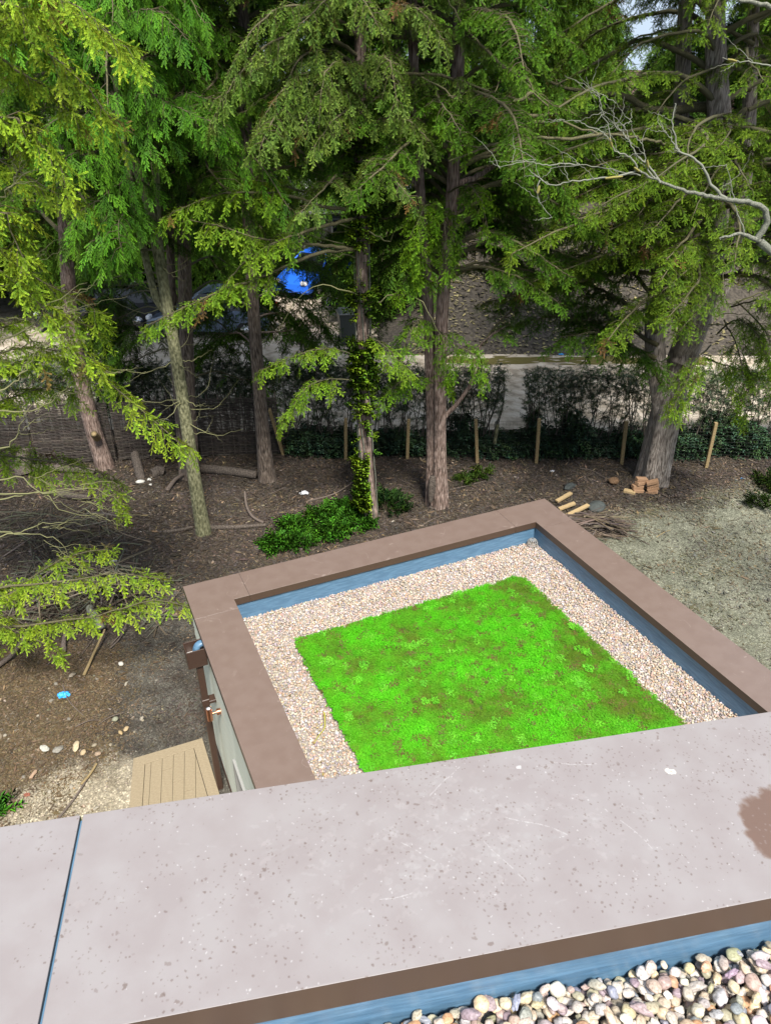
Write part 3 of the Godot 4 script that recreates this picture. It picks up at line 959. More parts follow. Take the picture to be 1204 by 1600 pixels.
	var gv := thing("roof_gravel", "pale mixed gravel margin around the planted mat on the lower roof", "gravel", P.position, P.rotation.y)
	gv.set_meta("kind", "stuff")
	geo_part("bedding", slab(w - 0.018, 1.912, w - 0.018, U - w + 0.018, 1.948, V - w + 0.018, 0.0), M.bedding, gv, "", "stuff")
	for k in 4: many("grit", S.grit[k], M.pebble, gv, gt[k], gc[k])
	var lf := Geo.new()
	for k in 170:
		var p := Vector3(rnd(w + 0.02, U - w - 0.02), 1.978, rnd(w + 0.02, 3.7))
		if p.x > 1.0 and p.x < 3.8 and p.z > 1.1: continue
		if k < 60: p = Vector3(rnd(w + 0.03, 0.9), 1.978, rnd(0.5, 2.6))
		var h := rnd(0, TAU)
		var d := Vector3(cos(h), rnd(0.0, 0.35), sin(h)) * rnd(0.012, 0.04)
		var c := Color(0.3, 0.17, 0.08).lerp(Color(0.22, 0.2, 0.05), rnd()) * rnd(0.5, 1.1)
		lf.leaf(p, p + d, Vector3(-d.z, rnd(-0.005, 0.005), d.x) * 0.28, Vector3(rnd(-0.3, 0.3), 1, rnd(-0.3, 0.3)).normalized(), c, c)
	geo_part("fallen_leaves", lf, M.twig, gv, "", "stuff")
	var sd := thing("sedum_mat", "bright green stonecrop mat in the middle of the lower roof", "sedum", P.position, P.rotation.y)
	sd.set_meta("kind", "stuff")
	var soil := Geo.new()
	var pl := []
	for k in 30: pl.append(Vector2(0.97 + k * 0.0945, 1.085 + patchy.get_noise_1d(k * 9.0) * 0.03))
	pl.append(Vector2(3.83, 1.1))
	for k in 28: pl.append(Vector2(3.825 + k * 0.002 + patchy.get_noise_1d(k * 9.0 + 400.0) * 0.03, 1.13 + k * 0.095))
	pl.append(Vector2(3.86, 3.8)); pl.append(Vector2(0.95, 3.8))
	for k in 28: pl.append(Vector2(0.955 + patchy.get_noise_1d(k * 9.0 + 800.0) * 0.03, 3.75 - k * 0.095))
	soil = prism(pl, 1.93, 1.988, 0.012)
	geo_part("mat_base", soil, M.soil_mat, sd, "", "stuff")
	var poly := PackedVector2Array(pl)
	var tt := [[], [], []]
	var tc := [[], [], []]
	var fa := FastNoiseLite.new()
	fa.seed = 61; fa.frequency = 1.1; fa.fractal_octaves = 3
	var fb := FastNoiseLite.new()
	fb.seed = 62; fb.frequency = 5.0; fb.fractal_octaves = 2
	x = 0.93
	while x < 3.92:
		var z := 1.04
		while z < 3.82:
			var p := Vector2(x + rnd(-0.014, 0.014), z + rnd(-0.014, 0.014))
			if Geometry2D.is_point_in_polygon(p, poly):
				var q := 0.5 + fa.get_noise_2d(p.x, p.y) * 0.9 + fb.get_noise_2d(p.x, p.y) * 0.36
				if rnd() < clampf(0.62 + q * 0.5, 0.0, 1.0):
					var k := rng.randi() % 3
					var s := clampf(0.5 + q * 0.7, 0.4, 1.45) * rnd(0.8, 1.2)
					tt[k].append(Transform3D(Basis(Vector3.UP, rnd(0, TAU)).scaled(Vector3(1, s, 1)), Vector3(p.x, 1.984, p.y)))
					var c := Color(0.095, 0.17, 0.02).lerp(Color(0.095, 0.5, 0.016), clampf(q * 1.1, 0.0, 1.0))
					if fb.get_noise_2d(p.x * 1.3 + 30, p.y * 1.3) > 0.3 and rnd() < 0.5: c = Color(0.14, 0.14, 0.045)
					if rnd() < 0.006 or fb.get_noise_2d(p.x * 0.8 + 70, p.y * 0.8) > 0.5 and rnd() < 0.35:
						c = Color(0.15, 0.52, 0.04)
						tt[k][tt[k].size() - 1] = Transform3D(Basis(Vector3.UP, rnd(0, TAU)).scaled(Vector3(1.1, 1.2, 1.1)), Vector3(p.x, 1.984, p.y))
					tc[k].append(tint(c, 0.18))
			z += 0.027
		x += 0.027
	for k in 3: many("stonecrop", S.tuft[k], M.leaf, sd, tt[k], tc[k])
	var yw := Geo.new()
	yw.tube(curve([Vector3(0.87, 1.985, 2.18), Vector3(0.84, 1.99, 2.28), Vector3(0.80, 1.99, 2.37), Vector3(0.72, 1.99, 2.43), Vector3(0.66, 1.985, 2.49)], 12), taper(13, 0.008, 0.003), 6, 0.3, 2, 1.0)
	for k in 12:
		var t := k / 12.0
		var q := Vector3(0.87, 1.99, 2.18).lerp(Vector3(0.68, 1.99, 2.47), t)
		yw.leaf(q, q + Vector3(rnd(-0.04, 0.04), 0.015, rnd(-0.04, 0.04)), Vector3(0.006, 0, 0.004), Vector3.UP, Color.WHITE, Color.WHITE)
	var yo := single("withered_stem", yw, M.yellow_weed, P.position, "withered yellow plant stem lying on the gravel left of the sedum", "plant")
	yo.rotation.y = P.rotation.y
	# the deck by the left wall
	var D := thing("timber_deck", "tan composite deck beside the left wall of the garden building", "deck", P.position, P.rotation.y)
	var dv := Vector2(-0.2, 0.98)
	var fl := Vector2(-0.929, 0.139)
	var fr := Vector2(-0.096, 0.165)
	var il := Vector2(-0.815, 0.284)
	var ir := Vector2(-0.224, 0.279)
	var y0 := 0.012
	var y1 := 0.06
	geo_part("border_board", prism([fl, fr, ir, il], y0, y1, 0.003), M.deck_board, D)
	geo_part("border_board", prism([fl, il, il + dv * 2.4, fl + dv * 2.5], y0, y1 + 0.0005, 0.003), M.deck_board, D)
	geo_part("border_board", prism([fr, Vector2(fr.x, 2.6), Vector2(ir.x, 2.6), ir], y0, y1 - 0.0005, 0.003), M.deck_board, D)
	geo_part("deck_base", prism([fl + Vector2(0.02, 0.02), fr + Vector2(-0.02, 0.02), Vector2(fr.x - 0.02, 2.5), fl + dv * 2.4 + Vector2(0.02, 0)], -0.05, 0.03, 0.0), M.deck_gap, D)
	var field := PackedVector2Array([il + Vector2(0.004, 0.004), ir + Vector2(-0.006, 0.004), Vector2(ir.x - 0.005, 2.45), Vector2(il.x + 0.004, 0.284) + dv * 2.2])
	var cuts := [[], [], [0.2], [0.43], [0.62], [0.9], [0.7]]
	for k in 7:
		var s0 := il + Vector2(0.004 + k * 0.1335, -0.3)
		var s1 := s0 + Vector2(0.13, 0)
		var ends = [-0.1] + cuts[k].map(func(q): return q + 0.3) + [2.6]
		for e in ends.size() - 1:
			var a0: float = ends[e] + 0.002
			var a1: float = ends[e + 1] - 0.002
			var strip := PackedVector2Array([s0 + dv * a0, s1 + dv * a0, s1 + dv * a1, s0 + dv * a1])
			for pc in Geometry2D.intersect_polygons(strip, field):
				geo_part("deck_board", prism(Array(pc), y0, y1 - 0.002 + rnd(-0.001, 0.001), 0.002), M.deck_board, D)


func terrace() -> void:
	var o := Vector3(-0.2184, 0, -1.1645)
	var T := thing("main_building", "taller building under the viewer with a wide dusty brown coping and pebbled flat roof", "building", o, deg_to_rad(10.625))
	coping(rect(-7, 0, -0.4855, 0.464), 5.622, 5.71, M.near_coping, T)
	coping(rect(-0.4785, 0, 8, 0.464), 5.622, 5.71, M.near_coping, T)
	geo_part("joint_strap", slab(-0.55, 5.66, 0.006, -0.42, 5.697, 0.458, 0.0), M.membrane, T)
	geo_part("wall", slab(-6.9, 0, 0.05, 7.9, 5.3, 8), M.cladding, T)
	geo_part("membrane_upstand", slab(-6.95, 5.3, 0.03, 7.95, 5.62, 0.446, 0.006), M.membrane, T)
	geo_part("roof_deck", slab(-6.95, 5.31, 0.44, 7.95, 5.44, 8, 0.0), M.bedding, T)
	# river pebbles: the nearest in sight one by one, the others joined
	var G := thing("pebble_bed", "rounded multicoloured river pebbles on the flat roof nearest the viewer", "pebbles", o, deg_to_rad(10.625))
	var cols := [Color(0.55, 0.47, 0.36), Color(0.45, 0.38, 0.3), Color(0.6, 0.56, 0.5), Color(0.34, 0.33, 0.34), Color(0.26, 0.28, 0.33), Color(0.62, 0.5, 0.33), Color(0.43, 0.33, 0.3), Color(0.72, 0.7, 0.66), Color(0.38, 0.36, 0.26), Color(0.33, 0.26, 0.3), Color(0.5, 0.3, 0.17), Color(0.5, 0.46, 0.42)]
	var mats := []
	for c in cols:
		for v in 2:
			var m: StandardMaterial3D = M.pebble.duplicate()
			m.vertex_color_use_as_albedo = false
			m.albedo_color = (c * rnd(0.85, 1.15)).linear_to_srgb()
			m.albedo_color.a = 1.0
			m.uv1_offset = Vector3(rnd(), rnd(), rnd())
			mats.append(m)
	var ts := [[], [], [], [], [], [], []]
	var cs := [[], [], [], [], [], [], []]
	var singles := 0
	for layer in 3:
		var st: float = [0.019, 0.0195, 0.0245][layer]
		var x := -1.6
		while x < 4.2:
			var z := 0.45 + 0.018
			while z < 1.2:
				var big := layer == 2
				if big and rnd() < 0.3:
					z += st
					continue
				var d := rnd(0.019, 0.03) if not big else rnd(0.02, 0.037)
				var y: float = 5.474 + layer * 0.02 + rnd(-0.006, 0.008)
				var k := rng.randi() % 7
				var bs := Basis.from_euler(Vector3(rnd(-0.5, 0.5), rnd(0, TAU), rnd(-0.5, 0.5))).scaled(Vector3(rnd(0.85, 1.2), rnd(0.8, 1.1), rnd(0.8, 1.1)) * d)
				var p := Vector3(x + rnd(-0.012, 0.012), y, maxf(z + rnd(-0.012, 0.012), 0.446 + d * 0.5))
				if layer > 0 and singles < 300 and x > 0.1 and x < 1.25 and z < 0.47 + 0.16 * x:
					var o2 := part("pebble", S.stones[k], mats[rng.randi() % mats.size()], G)
					o2.transform = Transform3D(bs, p)
					singles += 1
				else:
					ts[k].append(Transform3D(bs, p))
					cs[k].append(tint(cols[rng.randi() % cols.size()], 0.15))
				z += st
			x += st
	for k in 7: many("pebble_fill", S.stones[k], M.pebble, G, ts[k], cs[k])


func fences() -> void:
	# split timber posts with wire netting between
	var base := [Vector3(-0.884, 0, -14.446), Vector3(0.479, 0, -14.423), Vector3(2.012, 0, -14.306), Vector3(3.305, 0, -14.282), Vector3(5.154, 0, -14.2), Vector3(6.961, 0, -14.087)]
	var top := [Vector3(-0.859, 0.974, -14.46), Vector3(0.49, 0.961, -14.43), Vector3(1.918, 1.017, -14.31), Vector3(3.259, 1.048, -14.28), Vector3(5.09, 1.03, -14.2), Vector3(6.938, 1.053, -14.09)]
	var lab := ["timber fence post left of the ivy-clad trunk", "timber fence post between the ivy-clad trunk and the twin-stemmed trunk", "upright timber fence post just right of the twin-stemmed trunk", "timber fence post in front of the gap in the hedge", "darker timber fence post left of the massive leaning trunk", "pale timber fence post leaning right, right of the massive trunk"]
	for k in 6:
		var g := Geo.new()
		var b: Vector3 = base[k]
		var t: Vector3 = top[k]
		var d := t - b
		var m := Transform3D(Basis(frame(d, Vector3.RIGHT)), b + d * 0.47)
		g.box(m, Vector3(0.07, 0.07, d.length() * 1.06), 0.008)
		var o := single("fence_post", g, M.timber_post, Vector3.ZERO, lab[k], "fence post", "timber posts of the wire fence")
	var shortb := [Vector3(0.993, 0, -14.49), Vector3(2.399, 0, -14.466)]
	var slab2 := ["short mossy stake beside the foot of the twin-stemmed trunk", "short mossy stake below the gap in the hedge"]
	for k in 2:
		var g := Geo.new()
		var b: Vector3 = shortb[k]
		g.tube(PackedVector3Array([b + Vector3(0, -0.1, -0.2), b + Vector3(0.02, 0.35, -0.2), b + Vector3(0.05, 0.74, -0.2)]), PackedFloat32Array([0.045, 0.043, 0.04]), 8, 0.08, 3, k)
		single("stake", g, M.bark_green, Vector3.ZERO, slab2[k], "stake", "short mossy stakes by the fence")
	var wm := Geo.new()
	var run := [Vector3(-2.2, 0, -14.5), base[0] + Vector3(0, 0, -0.06), base[1] + Vector3(0, 0, -0.06), base[2] + Vector3(0, 0, -0.06), base[3] + Vector3(0, 0, -0.06), base[4] + Vector3(0, 0, -0.06), base[5] + Vector3(0, 0, -0.06), Vector3(9.6, 0, -14.0)]
	for k in run.size() - 1:
		var a: Vector3 = run[k]
		var b: Vector3 = run[k + 1]
		for h in 13:
			var y := 0.06 + h * 0.075
			wm.tube(PackedVector3Array([a + Vector3(0, y, 0), a.lerp(b, 0.5) + Vector3(0, y - 0.02 + rnd(-0.006, 0.006), rnd(-0.02, 0.02)), b + Vector3(0, y, 0)]), PackedFloat32Array([0.0016, 0.0016, 0.0016]), 3, 0, 5, 0, Color.WHITE, false)
		var n := int(a.distance_to(b) / 0.075)
		for j in n:
			var p := a.lerp(b, (j + 0.5) / n)
			wm.tube(PackedVector3Array([p + Vector3(0, 0.04, 0), p + Vector3(rnd(-0.01, 0.01), 0.95, 0)]), PackedFloat32Array([0.0013, 0.0013]), 3, 0, 5, 0, Color.WHITE, false)
	single("wire_netting", wm, M.wire, Vector3.ZERO, "dark wire netting strung between the timber fence posts", "fence", "", "")
	# woven hurdles on the left
	var names := ["woven hazel hurdle at the left edge of the garden", "woven hazel hurdle behind the leaning brown trunk", "woven hazel hurdle behind the mossy cypress stem", "woven hazel hurdle ending by the leaning prop timber"]
	var ends := [Vector3(-10.174, 0, -14.046), Vector3(-7.566, 0, -14.123), Vector3(-5.885, 0, -14.321), Vector3(-4.138, 0, -14.523), Vector3(-2.327, -0, -14.631)]
	for k in 4:
		var a: Vector3 = ends[k]
		var b: Vector3 = ends[k + 1]
		a += (b - a).normalized() * 0.02
		var H := thing("wattle_hurdle", names[k], "fence panel", (a + b) * 0.5, atan2(-(b - a).z, (b - a).x), "woven hazel hurdles along the boundary")
		var half := a.distance_to(b) * 0.5 - 0.02
		var ns := 8
		for s in ns:
			var g := Geo.new()
			var x := lerpf(-half + 0.03, half - 0.03, float(s) / (ns - 1))
			g.tube(PackedVector3Array([Vector3(x, -0.1, 0), Vector3(x + 0.01, 0.7, 0), Vector3(x, 1.42 + rnd(0, 0.1), 0)]), PackedFloat32Array([0.017, 0.016, 0.013]), 6)
			geo_part("stake", g, M.dead_wood, H)
		var wv := Geo.new()
		for r in 78:
			var y := 0.04 + r * 0.0172
			var pts := []
			for s in ns * 2 - 1:
				var x := lerpf(-half, half, float(s) / (ns * 2 - 2))
				pts.append(Vector3(x, y + rnd(-0.005, 0.005), (0.024 if (s / 2 + r) % 2 == 0 else -0.024) if s % 2 == 0 else 0.0))
			wv.tube(PackedVector3Array(pts), taper(pts.size(), rnd(0.0095, 0.0125), rnd(0.008, 0.011)), 4, 0, 5, 0, Color(0.032, 0.026, 0.022).lerp(Color(0.1, 0.085, 0.072), rnd() * rnd()))
		geo_part("woven_rods", wv, M.twig, H, "", "stuff")
	# hedge sections behind the fences
	hedge("hedge", "dark clipped hedge behind the woven hurdles", -10.5, -2.35, -15.35, 1.86, 0.62)
	hedge("hedge", "clipped hedge with bare stems, left of the gap", -2.3, 2.62, -15.2, 1.84, 0.55)
	hedge("hedge", "clipped hedge with bare stems, right of the gap and behind the massive trunk", 3.05, 10.5, -15.1, 1.84, 0.5)
	# ivy under the hedge
	var it := [[], []]
	var ic := [[], []]
	for k in 7500:
		var x := rnd(-2.2, 10.0)
		var z := rnd(-15.6, -14.55)
		var top_h := 0.33 + 0.2 * patchy.get_noise_1d(x * 1.5) + (0.45 if absf(x - 7.7) < 0.55 or absf(x - 3.35) < 0.12 or absf(x - 4.25) < 0.22 or absf(x - 1.75) < 0.2 else 0.0)
		if x > 2.62 and x < 3.02: top_h *= 0.6
		var y := rnd(0.0, top_h)
		var q := rng.randi() % 2
		it[q].append(Transform3D(Basis.from_euler(Vector3(rnd(-0.4, 0.9), rnd(-1.4, 1.4), rnd(-0.5, 0.5))) * Basis(Vector3.UP, PI).scaled(Vector3.ONE * rnd(0.6, 1.0)), Vector3(x, y, z)))
		ic[q].append(tint(Color(0.07, 0.135, 0.075), 0.35))
	var iv := thing("ivy_undergrowth", "low dark ivy filling the foot of the hedge behind the netting", "ivy")
	iv.set_meta("kind", "stuff")
	for q in 2: many("leaves", S.ivy[q], M.leaf, iv, it[q], ic[q])


func hedge(called: String, label: String, x0: float, x1: float, z: float, h: float, dense: float) -> void:
	var H := thing(called, label, "hedge", Vector3((x0 + x1) * 0.5, 0, z), 0.0, "clipped hedges along the lane")
	var st := Geo.new()
	var ts := [[], []]
	var cs := [[], []]
	var w := (x1 - x0) * 0.5
	var x := -w + 0.12
	while x < w - 0.1:
		for k in 4:
			var a := rnd(0, TAU)
			var r := rnd(0.2, 0.5)
			var p0 := Vector3(x + rnd(-0.08, 0.08), 0, rnd(-0.12, 0.12))
			var tip := Vector3(clampf(p0.x + cos(a) * r, -w, w), h * rnd(0.8, 0.98), sin(a) * r * 0.9)
			var mid := p0.lerp(tip, 0.5) + Vector3(rnd(-0.14, 0.14), 0.1, rnd(-0.12, 0.12))
			var pts := curve([p0, mid, tip], 6)
			st.tube(pts, taper(7, rnd(0.011, 0.018), 0.004), 4, 0, 5, 0, Color(0.12, 0.1, 0.08), false)
			for q in 4:                                      # side twigs
				var b := pts[2 + q]
				var e := b + Vector3(rnd(-0.3, 0.3), rnd(0.05, 0.3), rnd(-0.3, 0.3))
				e.x = clampf(e.x, -w, w); e.y = minf(e.y, h)
				st.tube(PackedVector3Array([b, b.lerp(e, 0.5) + Vector3(0, 0.03, 0), e]), PackedFloat32Array([0.006, 0.005, 0.002]), 3, 0, 5, 0, Color(0.12, 0.1, 0.08), false)
				for j in 4:
					var y := b.lerp(e, rnd(0.4, 1.0))
					put_twig(ts, cs, y, h, w)
		x += 0.27
	for k in int(w * 2.0 * 1350 * dense):
		var q := pow(rnd(), 0.55)
		var y := h * lerpf(0.38, 1.0, q) + 0.05 * patchy.get_noise_2d(x * 3.0, k)
		var pz := rnd(-0.42, 0.42) * (1.0 if y < h - 0.15 else 0.9)
		var px := rnd(-w, w)
		if patchy.get_noise_2d(px * 2.2, y * 2.5) > 0.22 and y < h * 0.85: continue
		put_twig(ts, cs, Vector3(px, minf(y, h + 0.03 * patchy.get_noise_1d(px * 8.0)), pz), h, w)
	geo_part("stems", st, M.twig, H, "", "stuff")
	for q in 2: many("foliage", S.privet[q], M.leaf, H, ts[q], cs[q])


func put_twig(ts: Array, cs: Array, p: Vector3, h: float, w: float) -> void:
	var q := rng.randi() % 2
	var d := Vector3(rnd(-1, 1), rnd(-0.1, 1.0), rnd(-0.8, 1)).normalized()
	if p.y > h - 0.12: d.y = absf(d.y) * 0.2
	ts[q].append(Transform3D(frame(d).scaled(Vector3.ONE * rnd(0.5, 0.85)), p - d * 0.12))
	cs[q].append(tint(Color(0.14, 0.21, 0.12), 0.35))


func tree(called: String, label: String, category: String, base: Vector3, bark: String, kind: String, group := "") -> Dictionary:
	var o := thing(called, label, category, base, 0.0, group)
	return {"o": o, "base": base, "bark": bark, "kind": kind, "twig": Geo.new(), "ts": [[], [], []], "cs": [[], [], []], "n": 0}


func trunk(t: Dictionary, pts: Array, r0: float, r1: float, flare := 0.5, flute := 0.04, lobes := 5, sides := 18, called := "trunk") -> PackedVector3Array:
	var c := curve(pts, 34)
	var g := Geo.new()
	var q := PackedVector3Array()
	for p in c: q.append(p - t.base)
	g.tube(q, taper(q.size(), r0, r1, flare), sides, flute, lobes, rnd(0, 6))
	geo_part(called, g, M[t.bark], t.o)
	return c


# a limb along pts with side branches that carry sprays
func bough(t: Dictionary, pts: Array, r0: float, o := {}) -> void:
	var n := maxi(6, pts.size() * 4)
	var c := curve(pts, n)
	var g := Geo.new()
	var q := PackedVector3Array()
	var jig: float = o.get("jig", 0.012)
	for p in c: q.append(p - t.base + Vector3(rnd(-jig, jig), rnd(-jig, jig), rnd(-jig, jig)))
	g.tube(q, taper(q.size(), r0, r0 * o.get("end", 0.12)), o.get("sides", 6), 0.0, 5, 0.0, Color.WHITE, false)
	if r0 > 0.02 and t.n < 60:
		geo_part("limb", g, M[o.get("bark", "bark_limb")], t.o)
		t.n += 1
	else:
		var k0: int = t.twig.v.size()
		t.twig.v.append_array(g.v); t.twig.n.append_array(g.n); t.twig.uv.append_array(g.uv)
		var tc := Color(0.2, 0.21, 0.165) if o.get("bark", "") == "bark_lichen" else (Color(0.19, 0.19, 0.09) if o.get("bare", false) else Color(0.085, 0.08, 0.04))
		for p in g.v: t.twig.c.append(tc)
		for k in g.i: t.twig.i.append(k + k0)
	if o.get("bare", false):
		return
	var length := 0.0
	for k in c.size() - 1: length += c[k].distance_to(c[k + 1])
	var s0: float = o.get("s0", 0.3)
	var step: float = o.get("step", 0.11)
	var sub: float = o.get("sub", 0.6)
	var size: float = o.get("size", 1.0)
	var droop: float = o.get("droop", 0.35)
	var a: Color = o.get("a", Color(0.06, 0.12, 0.02))
	var b: Color = o.get("b", Color(0.13, 0.2, 0.03))
	var brown: float = o.get("brown", 0.0)
	var gap: float = o.get("gap", 0.1)
	var m := maxi(2, int(length * (1.0 - s0) / step))
	var sd := 1.0
	for k in m + 1:
		var u := s0 + (1.0 - s0) * float(k) / m
		var fi := u * (c.size() - 1)
		var i0 := mini(int(fi), c.size() - 2)
		var p := c[i0].lerp(c[i0 + 1], fi - i0)
		var d := (c[i0 + 1] - c[i0]).normalized()
		sd = -sd
		if rnd() < gap: continue
		var side := d.cross(Vector3.UP)
		if side.length() < 0.35:
			var ang := rnd(0, TAU)
			side = Vector3(cos(ang), 0, sin(ang))
		side = side.normalized()
		var dir := (d * rnd(0.3, 0.9) + side * sd * rnd(0.5, 1.0) + Vector3(0, rnd(-0.25, 0.3), 0)).normalized()
		var l := sub * rnd(0.55, 1.15) * (1.0 - 0.55 * (u - s0) / maxf(0.01, 1.0 - s0))
		var tone := rnd()
		branch(t, p, dir, l, size, droop, a.lerp(b, tone), b.lerp(a, tone * 0.7), brown, d if k == m else Vector3.ZERO)
	branch(t, c[c.size() - 1] - (c[c.size() - 1] - c[c.size() - 2]) * 0.5, (c[c.size() - 1] - c[c.size() - 2]).normalized(), sub * 0.5, size, droop, a, b, brown, Vector3.ZERO)


func branch(t: Dictionary, p: Vector3, dir: Vector3, l: float, size: float, droop: float, a: Color, b: Color, brown: float, _d: Vector3) -> void:
	var mid := p + dir * l * 0.5 + Vector3(0, 0.04 * l, 0)
	var tip := p + dir * l + Vector3(0, -droop * l * 0.6, 0)
	t.twig.tube(PackedVector3Array([p - t.base, mid - t.base, tip - t.base]), PackedFloat32Array([0.004 + 0.006 * l, 0.003 + 0.003 * l, 0.002]), 3, 0, 5, 0, Color(0.075, 0.06, 0.035), false)
	var gone := rnd() < brown
	var every := 0.075 * size
	var n := maxi(1, int(l * 0.85 / every))
	var sd := 1.0 if rnd() < 0.5 else -1.0
	for k in n + 1:
		var u := 0.12 + 0.88 * (k + rnd(-0.2, 0.2)) / n if n > 0 else 1.0
		var q := p.lerp(mid, u * 2.0) if u < 0.5 else mid.lerp(tip, u * 2.0 - 1.0)
		var ax := (tip - mid).normalized() if u > 0.5 else dir
		var side := ax.cross(Vector3.UP).normalized()
		sd = -sd
		var out := sd * (rnd(0.3, 0.95) if k < n else 0.1)
		var e := (ax * rnd(0.6, 1.0) + side * out + Vector3(0, -droop * rnd(0.2, 1.3) + rnd(-0.1, 0.25), 0)).normalized()
		var up := Vector3(rnd(-0.5, 0.5), 1, rnd(-0.5, 0.5)).normalized()
		var s := size * rnd(0.6, 1.05)
		var kind := rng.randi() % 3
		t.ts[kind].append(Transform3D(frame(e, up).scaled(Vector3.ONE * s), q - t.base))
		var col := a.lerp(b, rnd())
		if gone: col = Color(0.19, 0.11, 0.045)
		elif rnd() < brown * 0.4: col = Color(0.22, 0.16, 0.06)
		t.cs[kind].append(tint(col, 0.2))


func crown(t: Dictionary, axis: Array, h0: float, h1: float, len0: float, len1: float, n: int, o := {}, face := 0.0, spread := TAU) -> void:   # limbs in a spiral round the axis
	var c := curve(axis, 40)
	var az := rnd(0, TAU)
	for k in n:
		var u := (k + rnd(0, 0.8)) / n
		var h := lerpf(h0, h1, u)
		var p := c[c.size() - 1]
		for q in c:
			if q.y >= h:
				p = q
				break
		az += 2.4 + rnd(-0.5, 0.5)
		var ang := az if spread >= TAU else face + (fposmod(az, TAU) / TAU - 0.5) * spread
		var l := lerpf(len0, len1, u) * rnd(0.65, 1.15)
		var d := Vector3(cos(ang), 0, sin(ang))
		var w := Vector3(rnd(-0.2, 0.2), 0, rnd(-0.2, 0.2)) * l
		var rise: float = o.get("rise", 0.12)
		var fall: float = o.get("fall", 0.15)
		bough(t, [p, p + d * l * 0.3 + Vector3(0, rise * l, 0), p + d * l * 0.65 + w + Vector3(0, (rise - fall * 0.4) * l, 0), p + d * l + w + Vector3(0, (rise - fall * 1.6) * l, 0)], 0.012 + 0.012 * l, o)


func finish(t: Dictionary) -> void:
	geo_part("twigs", t.twig, M.twig, t.o, "", "stuff")
	var set_: Array = S[t.kind]
	if set_.size() == 2:
		t.ts = [t.ts[0] + t.ts[2], t.ts[1]]
		t.cs = [t.cs[0] + t.cs[2], t.cs[1]]
	for k in set_.size():
		if t.ts[k].size(): many("foliage", set_[k], M.leaf if t.kind == "bush" else M.needle, t.o, t.ts[k], t.cs[k])


func upper(t: Dictionary, b: Vector3, l: float) -> void:   # the stem and crown above the height that is in view
	var x := b.x + (-0.6 if t.o.name == "cypress_tree" else (1.6 if b.x > 3.0 else (-0.6 if b.x < 0.0 else 0.2)))
	var ax := [Vector3(x, 10.5, b.z), Vector3(x, 14, b.z), Vector3(x + 0.1, 20, b.z)]
	trunk(t, ax, 0.08, 0.02, 0.0, 0.04, 5, 8, "leader")
	crown(t, ax, 10.8, 19.5, l, l * 0.35, 46, {"a": Color(0.045, 0.115, 0.012), "b": Color(0.125, 0.26, 0.018), "size": 2.4, "step": 0.22, "sub": 1.0, "s0": 0.15, "gap": 0.03})


